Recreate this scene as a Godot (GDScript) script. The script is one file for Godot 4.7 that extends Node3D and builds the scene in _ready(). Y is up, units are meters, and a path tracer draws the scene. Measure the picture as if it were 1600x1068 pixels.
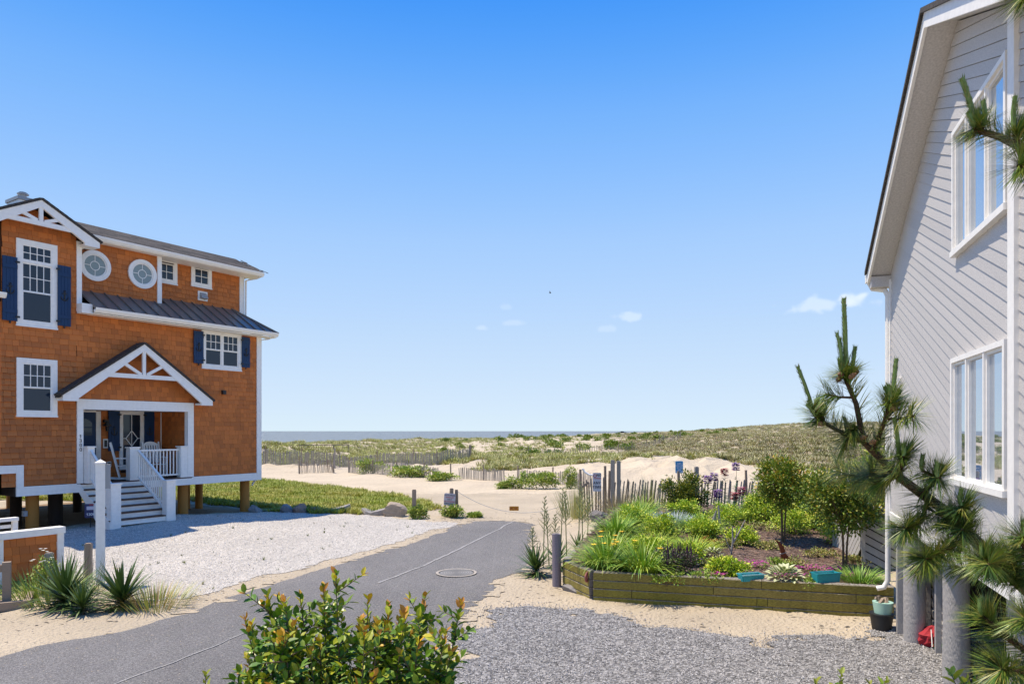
extends Node3D
# A quiet beach street: shingled house on piles, sandy road end, dunes and sea, raised garden, grey gabled house, pine.
# x right, y up; V(x, y, f) takes f = metres ahead of the viewer.

const EXPOSURE := 1.28
var rng := RandomNumberGenerator.new()
var M := {}
var taken := {}
var road: MeshInstance3D
var nz := FastNoiseLite.new()
var nz2 := FastNoiseLite.new()

class B:
	var v := PackedVector3Array()
	var n := PackedVector3Array()
	var c := PackedColorArray()
	var col := Color(1, 1, 1)
	func tri(p: Vector3, q: Vector3, r: Vector3, m: Vector3) -> void:
		if (q - p).cross(r - p).dot(m) > 0.0:
			v.append_array([p, r, q])
		else:
			v.append_array([p, q, r])
		n.append_array([m, m, m])
		c.append_array([col, col, col])
	func face(p: Vector3, q: Vector3, r: Vector3) -> void: # clockwise
		var m := (r - p).cross(q - p).normalized()
		v.append_array([p, q, r])
		n.append_array([m, m, m])
		c.append_array([col, col, col])
	func quad(p: Vector3, q: Vector3, r: Vector3, s: Vector3, m := Vector3.ZERO) -> void:
		if m == Vector3.ZERO:
			m = (r - p).cross(q - p).normalized()
		tri(p, q, r, m)
		tri(p, r, s, m)
	func box(a: Vector3, b: Vector3) -> B:
		return obox(Transform3D(Basis(), (a + b) / 2.0), (b - a).abs())
	func obox(t: Transform3D, s: Vector3) -> B:
		var h := s / 2.0
		for ax in 3:
			for sg in [-1.0, 1.0]:
				var m := Vector3.ZERO
				m[ax] = sg
				var p1 := Vector3.ZERO
				var p2 := Vector3.ZERO
				p1[(ax + 1) % 3] = 1.0
				p2[(ax + 2) % 3] = 1.0
				var o := m * h
				var e1 := p1 * h
				var e2 := p2 * h
				quad(t * (o - e1 - e2), t * (o + e1 - e2), t * (o + e1 + e2), t * (o - e1 + e2), (t.basis * m).normalized())
		return self
	func bar(a: Vector3, b: Vector3, w: float, d: float, up := Vector3.UP) -> B: # beam from a to b, w across, d along "up"
		var z := (b - a).normalized()
		var x := up.cross(z)
		if x.length() < 0.01:
			x = Vector3.RIGHT.cross(z)
		x = x.normalized()
		var y := z.cross(x)
		return obox(Transform3D(Basis(x, y, z), (a + b) / 2.0), Vector3(w, d, a.distance_to(b)))
	func tube(pts: Array, rad: Array, sides := 8, cap := true) -> B:
		var rings := []
		var side := Vector3.ZERO
		for i in pts.size():
			var t: Vector3 = (pts[min(i + 1, pts.size() - 1)] - pts[max(i - 1, 0)])
			t = t.normalized()
			if side == Vector3.ZERO:
				side = t.cross(Vector3.UP if absf(t.y) < 0.9 else Vector3.RIGHT).normalized()
			side = (side - t * side.dot(t)).normalized()
			var oth := t.cross(side)
			var ring := []
			for k in sides:
				var a := TAU * k / sides
				ring.append(side * cos(a) + oth * sin(a))
			rings.append(ring)
		for i in pts.size() - 1:
			for k in sides:
				var k2 := (k + 1) % sides
				var a0: Vector3 = rings[i][k]
				var a1: Vector3 = rings[i][k2]
				var b0: Vector3 = rings[i + 1][k]
				var b1: Vector3 = rings[i + 1][k2]
				var p: Vector3 = pts[i]
				var q: Vector3 = pts[i + 1]
				var ra: float = rad[i]
				var rb: float = rad[i + 1]
				var vs := [p + a0 * ra, p + a1 * ra, q + b1 * rb, q + b0 * rb]
				var ns := [a0, a1, b1, b0]
				var order := [0, 1, 2, 0, 2, 3]
				if (vs[1] - vs[0]).cross(vs[2] - vs[0]).dot(a0 + a1) > 0.0:
					order = [0, 2, 1, 0, 3, 2]
				for o in order:
					v.append(vs[o])
					n.append(ns[o])
					c.append(col)
		if cap:
			for e in [0, pts.size() - 1]:
				var m: Vector3 = (pts[e] - pts[1 if e == 0 else e - 1]).normalized()
				for k in sides:
					tri(pts[e], pts[e] + rings[e][k] * rad[e], pts[e] + rings[e][(k + 1) % sides] * rad[e], m)
		return self
	func prism(poly: PackedVector2Array, z0: float, z1: float) -> B: # polygon in x, y pushed from z0 to z1
		var ix := Geometry2D.triangulate_polygon(poly)
		for i in range(0, ix.size(), 3):
			var p := poly[ix[i]]
			var q := poly[ix[i + 1]]
			var r := poly[ix[i + 2]]
			tri(Vector3(p.x, p.y, z1), Vector3(q.x, q.y, z1), Vector3(r.x, r.y, z1), Vector3.BACK)
			tri(Vector3(p.x, p.y, z0), Vector3(q.x, q.y, z0), Vector3(r.x, r.y, z0), Vector3.FORWARD)
		var turn := -1.0 if Geometry2D.is_polygon_clockwise(poly) else 1.0
		for i in poly.size():
			var p := poly[i]
			var q := poly[(i + 1) % poly.size()]
			var e := (q - p) * turn
			quad(Vector3(p.x, p.y, z0), Vector3(q.x, q.y, z0), Vector3(q.x, q.y, z1), Vector3(p.x, p.y, z1), Vector3(e.y, -e.x, 0).normalized())
		return self
	func blade(p: Vector3, dir: Vector3, length: float, width: float, droop: float, seg := 4) -> void: # arching grass blade
		var pts := []
		var d := dir.normalized()
		var q := p
		for i in seg + 1:
			pts.append(q)
			q += d * length / seg
			d = (d + Vector3.DOWN * droop / seg).normalized()
		var s := dir.cross(Vector3.UP)
		s = s.normalized() if s.length() > 0.05 else Vector3.RIGHT
		for i in seg:
			var w0: float = width * (1.0 - pow(float(i) / seg, 2.0)) * (0.75 if i == 0 else 1.0)
			var w1: float = width * (1.0 - pow(float(i + 1) / seg, 2.0))
			if i == seg - 1:
				face(pts[i] - s * w0, pts[i + 1], pts[i] + s * w0)
			else:
				face(pts[i] - s * w0, pts[i + 1] - s * w1, pts[i + 1] + s * w1)
				face(pts[i] - s * w0, pts[i + 1] + s * w1, pts[i] + s * w0)
	func leaf(p: Vector3, dir: Vector3, up: Vector3, length: float, width: float) -> void: # pointed leaf folded at its rib
		var d := dir.normalized()
		var s := d.cross(up)
		s = s.normalized() if s.length() > 0.05 else d.cross(Vector3.RIGHT).normalized()
		var u := s.cross(d)
		var m := p + d * length * 0.3 - u * length * 0.02
		var k := p + d * length * 0.68 - u * length * 0.06
		var tip := p + d * length - u * length * 0.13
		for g in [1.0, -1.0]:
			var a: Vector3 = m + s * width * 0.46 * g + u * width * 0.15
			var e: Vector3 = k + s * width * 0.4 * g + u * width * 0.13
			if g > 0.0:
				face(p, a, m)
				face(m, a, e)
				face(m, e, k)
				face(k, e, tip)
			else:
				face(p, m, a)
				face(m, e, a)
				face(m, k, e)
				face(k, tip, e)
	func mesh() -> ArrayMesh:
		var a := []
		a.resize(Mesh.ARRAY_MAX)
		a[Mesh.ARRAY_VERTEX] = v
		a[Mesh.ARRAY_NORMAL] = n
		a[Mesh.ARRAY_COLOR] = c
		var m := ArrayMesh.new()
		m.add_surface_from_arrays(Mesh.PRIMITIVE_TRIANGLES, a)
		return m

func V(x: float, y: float, f: float) -> Vector3:
	return Vector3(x, y, -f)

func numbered(called: String) -> String:
	if not taken.has(called):
		taken[called] = 0
		return called
	taken[called] += 1
	return "%s_%03d" % [called, taken[called]]

func tag(o: Node3D, label: String, category: String, group := "") -> Node3D:
	o.set_meta("label", label)
	o.set_meta("category", category)
	if group:
		o.set_meta("group", group)
	return o

func thing(called: String, label: String, category: String, at := Vector3.ZERO, turn := 0.0, group := "") -> Node3D:
	var o := Node3D.new()
	o.name = numbered(called)
	add_child(o)
	o.position = at
	o.rotation_degrees.y = turn
	return tag(o, label, category, group)

func inst(parent: Node3D, called: String, mesh: Mesh, mat: Material, xf := Transform3D()) -> MeshInstance3D:
	var o := MeshInstance3D.new()
	o.name = called
	o.mesh = mesh
	o.material_override = mat
	o.transform = xf
	parent.add_child(o, true)
	return o

func part(parent: Node3D, called: String, b: B, mat: Material) -> MeshInstance3D:
	return inst(parent, called, b.mesh(), mat)

func stuff(parent: Node3D, called: String, b: B, mat: Material) -> MeshInstance3D:
	var o := inst(parent, called, b.mesh(), mat)
	o.set_meta("kind", "stuff")
	return o

func structure(called: String, b: B, mat: Material) -> MeshInstance3D:
	var o := inst(self, called, b.mesh(), mat)
	o.set_meta("kind", "structure")
	return o

func scatter(parent: Node3D, called: String, mesh: Mesh, mat: Material, xfs: Array, cols: Array) -> MultiMeshInstance3D:
	var mm := MultiMesh.new()
	mm.transform_format = MultiMesh.TRANSFORM_3D
	mm.use_colors = true
	mm.mesh = mesh
	mm.instance_count = xfs.size()
	for i in xfs.size():
		mm.set_instance_transform(i, xfs[i])
		mm.set_instance_color(i, cols[i])
	var o := MultiMeshInstance3D.new()
	o.name = called
	o.multimesh = mm
	o.material_override = mat
	o.set_meta("kind", "stuff")
	parent.add_child(o, true)
	return o

func noise_tex(freq: float, lo: Color, hi: Color, octaves := 4, kind := FastNoiseLite.TYPE_SIMPLEX_SMOOTH, size := 512, seed_ := 1) -> NoiseTexture2D:
	var f := FastNoiseLite.new()
	f.noise_type = kind
	f.frequency = freq
	f.seed = seed_
	f.fractal_octaves = octaves
	if kind == FastNoiseLite.TYPE_CELLULAR:
		f.cellular_return_type = FastNoiseLite.RETURN_CELL_VALUE
		f.fractal_type = FastNoiseLite.FRACTAL_NONE
	var g := Gradient.new()
	g.set_color(0, lo)
	g.set_color(1, hi)
	var t := NoiseTexture2D.new()
	t.width = size
	t.height = size
	t.seamless = true
	t.noise = f
	t.color_ramp = g
	return t

func bump_tex(freq: float, strength: float, kind := FastNoiseLite.TYPE_SIMPLEX_SMOOTH, seed_ := 5) -> NoiseTexture2D:
	var f := FastNoiseLite.new()
	f.noise_type = kind
	f.frequency = freq
	f.seed = seed_
	f.fractal_octaves = 4
	var t := NoiseTexture2D.new()
	t.width = 512
	t.height = 512
	t.seamless = true
	t.noise = f
	t.as_normal_map = true
	t.bump_strength = strength
	return t

func mat(c: Color, rough := 0.8, tex: Texture2D = null, scale := Vector3.ONE, world := true, norm: Texture2D = null) -> StandardMaterial3D:
	var m := StandardMaterial3D.new()
	m.albedo_color = c.linear_to_srgb()
	m.roughness = rough
	m.vertex_color_use_as_albedo = true
	m.cull_mode = BaseMaterial3D.CULL_DISABLED
	if tex:
		m.albedo_texture = tex
	if norm:
		m.normal_enabled = true
		m.normal_texture = norm
	if tex or norm:
		m.uv1_triplanar = true
		m.uv1_world_triplanar = world
		m.uv1_scale = scale
	return m

func leafmat(c: Color, back: Color) -> StandardMaterial3D:
	var m := mat(c, 0.55)
	m.backlight_enabled = true
	m.backlight = back.linear_to_srgb()
	return m

func g(l: float) -> Color:
	return Color(l, l, l)

func vary(c: Color, amount: float) -> Color:
	var k := 1.0 + rng.randf_range(-amount, amount)
	return Color(c.r * k * (1.0 + rng.randf_range(-amount, amount) * 0.3), c.g * k, c.b * k * (1.0 + rng.randf_range(-amount, amount) * 0.3))

func materials() -> void:
	var fine := noise_tex(0.09, g(0.82), g(1.0), 5)
	var coarse := noise_tex(0.02, g(0.94), g(1.0), 5, FastNoiseLite.TYPE_SIMPLEX_SMOOTH, 512, 7)
	var speck := noise_tex(0.12, g(0.5), g(1.0), 1, FastNoiseLite.TYPE_CELLULAR, 512, 3)
	var speck2 := noise_tex(0.14, g(0.76), g(1.0), 1, FastNoiseLite.TYPE_CELLULAR, 512, 9)
	var grain := noise_tex(0.05, g(0.78), g(1.0), 5, FastNoiseLite.TYPE_SIMPLEX_SMOOTH, 512, 4)
	var soft := bump_tex(0.03, 5.0)
	var rough := bump_tex(0.1, 8.0)
	var sandbump := bump_tex(0.025, 9.0, FastNoiseLite.TYPE_SIMPLEX_SMOOTH, 12)
	M.sand = mat(g(1), 0.95, fine, Vector3.ONE * 0.9, true, sandbump)
	M.sand.normal_scale = 1.8
	M.farsand = mat(g(1), 0.95, coarse, Vector3.ONE * 0.3, true, sandbump)
	M.asphalt = mat(g(1), 0.9, noise_tex(0.14, g(0.66), g(1.0), 1, FastNoiseLite.TYPE_CELLULAR, 512, 15), Vector3.ONE * 1.1, true, rough)
	M.shell = mat(g(1), 0.9, speck2, Vector3.ONE * 0.45, true, rough)
	M.gravel = mat(g(1), 0.85, speck, Vector3.ONE * 0.5, true, rough)
	M.mulch = mat(g(1), 0.95, speck, Vector3.ONE * 0.35, true, rough)
	M.stone = mat(g(1), 0.85, fine, Vector3.ONE * 2.0, false, rough)
	M.pebble = mat(g(1), 0.85)
	M.cedar = mat(g(1), 0.75, grain, Vector3(14, 1.2, 14))
	M.cedar_back = mat(Color(0.06, 0.02, 0.008), 0.9)
	M.white = mat(Color(0.92, 0.89, 0.83), 0.5, coarse, Vector3.ONE * 0.8)
	M.navy = mat(Color(0.002, 0.04, 0.125), 0.65, grain, Vector3(10, 1, 10))
	M.black = mat(g(0.012), 0.5)
	M.pane = mat(Color(0.012, 0.024, 0.042), 0.03)
	M.frost = mat(Color(0.3, 0.37, 0.36), 0.2, fine, Vector3.ONE * 3.0)
	M.metalroof = mat(Color(0.2, 0.165, 0.14), 0.35, coarse, Vector3.ONE * 1.0)
	M.metalroof.metallic = 0.1
	M.rooftile = mat(Color(0.095, 0.08, 0.068), 0.9, speck, Vector3(0.9, 0.9, 0.9))
	M.deck = mat(Color(0.13, 0.062, 0.04), 0.7, grain, Vector3(1.5, 8, 8), false)
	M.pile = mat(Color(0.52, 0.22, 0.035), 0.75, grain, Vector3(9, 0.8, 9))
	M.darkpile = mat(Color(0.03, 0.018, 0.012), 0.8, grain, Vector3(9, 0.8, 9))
	M.greymetal = mat(Color(0.33, 0.34, 0.35), 0.45)
	M.siding = mat(Color(0.72, 0.685, 0.65), 0.6, grain, Vector3(1.2, 3.0, 1.2), true)
	M.greyback = mat(Color(0.2, 0.2, 0.21), 0.9)
	M.greywood = mat(Color(0.42, 0.37, 0.31), 0.9, grain, Vector3(9, 0.9, 9))
	M.slat = mat(Color(0.36, 0.275, 0.2), 0.95, grain, Vector3(9, 0.9, 9))
	M.greypile = mat(Color(0.47, 0.445, 0.42), 0.7, grain, Vector3(8, 0.7, 8), true, soft)
	M.timber = mat(g(1), 0.9, noise_tex(0.03, Color(0.5, 0.46, 0.42), g(1.0), 6, FastNoiseLite.TYPE_SIMPLEX_SMOOTH, 512, 31), Vector3(1.1, 6, 1.1), true, rough)
	M.driftwood = mat(Color(0.42, 0.39, 0.36), 0.95, grain, Vector3(5, 2, 5))
	M.bark = mat(Color(0.2, 0.14, 0.085), 0.95, grain, Vector3(9, 2, 9), true, rough)
	M.pinebark = mat(Color(0.13, 0.075, 0.03), 0.95, speck, Vector3.ONE * 3.0, true, rough)
	M.leaf = leafmat(g(1), Color(0.1, 0.16, 0.02))
	M.grass = leafmat(g(1), Color(0.08, 0.11, 0.015))
	M.needle = mat(g(1), 0.45)
	M.flower = leafmat(g(1), Color(0.12, 0.08, 0.08))
	M.paint = mat(g(1), 0.5)
	M.rust = mat(Color(0.27, 0.07, 0.022), 0.85, fine, Vector3.ONE * 4.0)
	M.teal = mat(Color(0.02, 0.3, 0.34), 0.45, coarse, Vector3.ONE * 3)
	M.water = mat(Color(0.2, 0.225, 0.22), 0.4, null, Vector3.ONE * 0.02, true, bump_tex(0.06, 14.0, FastNoiseLite.TYPE_SIMPLEX_SMOOTH, 21))
	M.glass = mat(Color(0.55, 0.6, 0.66), 0.02)
	M.glass.metallic = 0.85

func sky() -> void:
	# plain gradient of clear air with a handful of small fair-weather clouds low over the sea
	var w := 4096
	var h := 2048
	var im := Image.create(w, h, false, Image.FORMAT_RGB8)
	var stops := [[90.0, Color8(50, 130, 238)], [50.0, Color8(58, 140, 245)], [31.5, Color8(72, 154, 250)], [24.0, Color8(120, 181, 254)], [15.0, Color8(166, 206, 255)], [7.0, Color8(196, 223, 254)], [2.5, Color8(212, 233, 254)], [0.0, Color8(221, 240, 252)], [-90.0, Color8(205, 215, 222)]]
	for y in h:
		var el := 90.0 - 180.0 * (y + 0.5) / h
		var c: Color = stops[stops.size() - 1][1]
		for i in stops.size() - 1:
			if el <= stops[i][0] and el >= stops[i + 1][0]:
				c = stops[i + 1][1].lerp(stops[i][1], (el - stops[i + 1][0]) / (stops[i][0] - stops[i + 1][0]))
				break
		c = (c.srgb_to_linear() * (1.0 / EXPOSURE)).linear_to_srgb() # shown at the picture's exposure
		im.fill_rect(Rect2i(0, y, w, 1), c)
	var n := FastNoiseLite.new()
	n.frequency = 0.035
	n.fractal_octaves = 5
	n.seed = 8
	# azimuth, elevation, half width, half height (degrees), strength
	for k in [[23.9, 9.3, 3.0, 0.75, 0.42], [25.6, 9.3, 1.5, 0.7, 0.42], [9.2, 9.0, 1.0, 0.5, 0.36], [7.4, 8.2, 0.9, 0.4, 0.2], [-2.6, 8.3, 0.7, 0.35, 0.25], [0.3, 8.7, 0.9, 0.4, 0.2], [-0.6, 10.0, 0.5, 0.3, 0.15], [58.0, 12.0, 4.0, 1.2, 0.5], [-60.0, 10.0, 5.0, 1.2, 0.5], [130.0, 14.0, 6.0, 2.0, 0.5], [-140.0, 12.0, 6.0, 2.0, 0.5]]:
		var cx: float = k[0] / 360.0 * w
		var cy: float = (90.0 - k[1]) / 180.0 * h
		var rx: float = k[2] / 360.0 * w
		var ry: float = k[3] / 180.0 * h
		for y in range(int(cy - ry * 1.6), int(cy + ry * 1.6)):
			for x in range(int(cx - rx * 1.3), int(cx + rx * 1.3)):
				var dx := (x - cx) / rx
				var dy := (y - cy) / ry
				if dy > 0.0:
					dy *= 1.5
				var a: float = clampf((1.0 - sqrt(dx * dx + dy * dy) + n.get_noise_2d(x * 1.0, y * 1.6) * 1.1) * 1.6, 0.0, 1.0)
				a = a * a * (3.0 - 2.0 * a) * k[4]
				if a > 0.0:
					var xx := posmod(x, w)
					im.set_pixel(xx, y, im.get_pixel(xx, y).lerp(Color8(230, 235, 242), a))
	var pm := PanoramaSkyMaterial.new()
	pm.panorama = ImageTexture.create_from_image(im)
	pm.energy_multiplier = 1.0
	var sk := Sky.new()
	sk.sky_material = pm
	var e := Environment.new()
	e.background_mode = Environment.BG_SKY
	e.sky = sk
	e.tonemap_mode = Environment.TONE_MAPPER_LINEAR
	e.tonemap_exposure = EXPOSURE
	e.sdfgi_enabled = true
	e.ssao_enabled = true
	e.ssil_enabled = true
	var we := WorldEnvironment.new()
	we.name = "world"
	we.environment = e
	add_child(we)

# ---- terrain -------------------------------------------------------------------------------------------------
func shore(x: float, f: float) -> float: # metres inland of the waterline
	return (x - 0.236 * f + 91.0) / 1.027

func ss(a: float, b: float, x: float) -> float:
	var t := clampf((x - a) / (b - a), 0.0, 1.0)
	return t * t * (3.0 - 2.0 * t)

func bell(dx: float, dz: float) -> float:
	return exp(-0.5 * (dx * dx + dz * dz))

func H(x: float, f: float) -> float:
	var d := shore(x, f)
	var h := 0.0
	if d < 36.0:
		h = lerpf(-2.5, -0.8, clampf(d / 30.0, 0.0, 1.0)) + 0.8 * ss(30.0, 36.0, d) if d > 0.0 else maxf(-2.5 + d * 0.04, -6.0)
	var far := ss(38.0, 60.0, f)
	h += (1.15 + 0.3 * nz.get_noise_2d(x * 0.9, f * 0.9)) * exp(-0.5 * pow((d - 38.5) / 5.5, 2.0)) * (1.0 - 0.85 * ss(110.0, 300.0, f)) * ss(20.0, 45.0, f)
	h += 1.35 * ss(80.0, 135.0, f) * ss(43.0, 58.0, d) * (1.0 - 0.95 * ss(150.0, 300.0, f))
	h += 2.25 * bell((x - 35.0) / 11.0, (f - 84.0) / 20.0)
	h += 3.4 * bell((x - 78.0) / 26.0, (f - 170.0) / 45.0)
	h += 3.4 * bell((x - 140.0) / 55.0, (f - 420.0) / 90.0) + 3.0 * bell((x - 230.0) / 60.0, (f - 560.0) / 60.0)
	h += 0.85 * ss(39.0, 45.0, f) * bell((x - 12.0) / 5.5, (f - 50.0) / 9.0) * (1.0 + 0.9 * nz2.get_noise_2d(x * 4.0, f * 4.0))
	h += far * (0.5 * nz.get_noise_2d(x * 2.2, f * 2.2) + 0.22 * nz.get_noise_2d(x * 9.0, f * 9.0)) * (1.0 if d > 36.0 else 0.3)
	# the street end
	h += 0.3 * bell((x + 11.2) / 2.2, (f - 21.6) / 2.2)
	h += 0.3 * ss(15.0, 23.0, f) * ss(1.0, 3.5, x) * (1.0 - ss(30.0, 38.0, f))
	h += (1.0 - far) * 0.035 * nz.get_noise_2d(x * 14.0, f * 14.0) * (0.3 if x > -7.0 and x < 0.6 and f < 23.5 else 1.0)
	if far < 1.0:
		h += (1.0 - far) * 0.024 * (1.0 - ss(-8.6, -7.2, x) * (1.0 - ss(0.6, 1.8, x)) * (1.0 - ss(23.3, 25.0, f))) * nz2.get_noise_2d(x * 20.0, f * 20.0)
	return h

var poly_road := PackedVector2Array([Vector2(-8.6, 2), Vector2(-7.6, 7.2), Vector2(-6.9, 9.2), Vector2(-6.5, 9.9), Vector2(-5.8, 10.5), Vector2(-5.32, 11.7), Vector2(-4.86, 13.36), Vector2(-4.27, 14.67), Vector2(-3.6, 16.7), Vector2(-2.75, 18.5), Vector2(-1.94, 21.3), Vector2(-1.5, 22.8), Vector2(-1.3, 23.5), Vector2(0.2, 23.4), Vector2(0.6, 22.4), Vector2(0.5, 16), Vector2(0.36, 15.2), Vector2(-0.28, 14.1), Vector2(-0.36, 13.1), Vector2(-0.65, 11.6), Vector2(-0.98, 9.8), Vector2(-1.22, 8.35), Vector2(-2.2, 2)])
var poly_shell := PackedVector2Array([Vector2(-6.3, 12.3), Vector2(-5.75, 12.6), Vector2(-5.1, 14.6), Vector2(-3.8, 17.0), Vector2(-2.7, 20.3), Vector2(-1.75, 22.9), Vector2(-3.1, 23.6), Vector2(-5.5, 25.2), Vector2(-8.2, 25.6), Vector2(-9.15, 25.5), Vector2(-15.2, 16.3), Vector2(-17.5, 12.5), Vector2(-12, 12.8), Vector2(-9.2, 14.3), Vector2(-7.6, 13.4)])
var poly_gravel := PackedVector2Array([Vector2(-2.1, 2), Vector2(-1.1, 8.6), Vector2(-0.6, 10.4), Vector2(-0.25, 11.5), Vector2(0.33, 12.1), Vector2(1.06, 11.7), Vector2(2, 10.95), Vector2(2.9, 10.5), Vector2(3.5, 10.1), Vector2(4.5, 10.15), Vector2(5.8, 10.6), Vector2(12, 10.4), Vector2(12, 2)])
var poly_lawn := PackedVector2Array([Vector2(-9.2, 25.9), Vector2(-5.5, 25.3), Vector2(-3.7, 25.6), Vector2(-2.7, 27.3), Vector2(-4.4, 30.8), Vector2(-7.9, 35.5), Vector2(-12.5, 40.5), Vector2(-16, 43.5), Vector2(-30, 44), Vector2(-30, 31), Vector2(-20, 30), Vector2(-14, 30.5)])
var poly_bed := PackedVector2Array([Vector2(1.04, 13.62), Vector2(1.5, 12.66), Vector2(6.1, 11.44), Vector2(6.75, 13.2), Vector2(7.0, 14.8), Vector2(12.0, 15.6), Vector2(12.0, 22.5), Vector2(8.4, 22.6), Vector2(3.9, 22.2), Vector2(3.2, 21.5)])

func inside(p: Vector2, poly: PackedVector2Array) -> float: # signed distance, positive within
	var best := 1e9
	var k := poly.size()
	for i in k:
		var q := Geometry2D.get_closest_point_to_segment(p, poly[i], poly[(i + 1) % k])
		best = minf(best, p.distance_squared_to(q))
	best = sqrt(best)
	return best if Geometry2D.is_point_in_polygon(p, poly) else -best

# a sheet wherever field(x, f) > 0, cut smoothly through the cells of a grid
func sheet(called: String, m: Material, x0: float, x1: float, f0: float, f1: float, step: float, lift: float, field: Callable, tint: Callable) -> MeshInstance3D:
	var nx := int((x1 - x0) / step) + 1
	var nf := int((f1 - f0) / step) + 1
	var val := PackedFloat32Array()
	val.resize(nx * nf)
	var pos := PackedVector3Array()
	pos.resize(nx * nf)
	var cols := PackedColorArray()
	cols.resize(nx * nf)
	for j in nf:
		for i in nx:
			var x := x0 + i * step
			var f := f0 + j * step
			var q: float = field.call(x, f)
			val[j * nx + i] = q
			if q > -1.5:
				pos[j * nx + i] = V(x, H(x, f) + lift, f)
				cols[j * nx + i] = tint.call(x, f, q)
	var vs := PackedVector3Array()
	var cs := PackedColorArray()
	for j in nf - 1:
		for i in nx - 1:
			var id := [j * nx + i, (j + 1) * nx + i, (j + 1) * nx + i + 1, j * nx + i + 1]
			var inn := 0
			for k in 4:
				if val[id[k]] > 0.0:
					inn += 1
			if inn == 0:
				continue
			var ring := []
			var rc := []
			for k in 4:
				var a: int = id[k]
				var b: int = id[(k + 1) % 4]
				if val[a] > 0.0:
					ring.append(pos[a])
					rc.append(cols[a])
				if (val[a] > 0.0) != (val[b] > 0.0):
					var t := val[a] / (val[a] - val[b])
					ring.append(pos[a].lerp(pos[b], t))
					rc.append(cols[a].lerp(cols[b], t))
			for k in range(1, ring.size() - 1):
				vs.append_array([ring[0], ring[k], ring[k + 1]])
				cs.append_array([rc[0], rc[k], rc[k + 1]])
	var b := B.new()
	b.v = vs
	b.c = cs
	var ns := PackedVector3Array()
	ns.resize(vs.size())
	for i in vs.size():
		var p := vs[i]
		ns[i] = Vector3(H(p.x - 0.1, -p.z) - H(p.x + 0.1, -p.z), 0.2, -(H(p.x, -p.z - 0.1) - H(p.x, -p.z + 0.1))).normalized() if lift == 0.0 else Vector3.UP
	b.n = ns
	return structure(called, b, m)

const SAND := Color(0.54, 0.45, 0.32)

func sand_tint(x: float, f: float, _q: float) -> Color:
	var k := 1.0 + 0.14 * nz.get_noise_2d(x * 5.0, f * 5.0) + 0.1 * nz2.get_noise_2d(x * 3.0, f * 3.0)
	var c := SAND * k
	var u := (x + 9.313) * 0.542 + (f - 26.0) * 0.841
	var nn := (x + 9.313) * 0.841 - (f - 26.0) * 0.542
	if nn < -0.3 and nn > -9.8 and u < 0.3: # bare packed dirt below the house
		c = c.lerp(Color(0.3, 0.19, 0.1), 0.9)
	return Color(c.r, c.g, c.b)

func grid_axis(lo: float, hi: float, base: float, grow: float) -> Array:
	var out := [0.0]
	var x := 0.0
	while x < hi:
		x += maxf(base, x * grow)
		out.append(x)
	x = 0.0
	while x > lo:
		x -= maxf(base, -x * grow)
		out.push_front(x)
	return out

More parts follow.
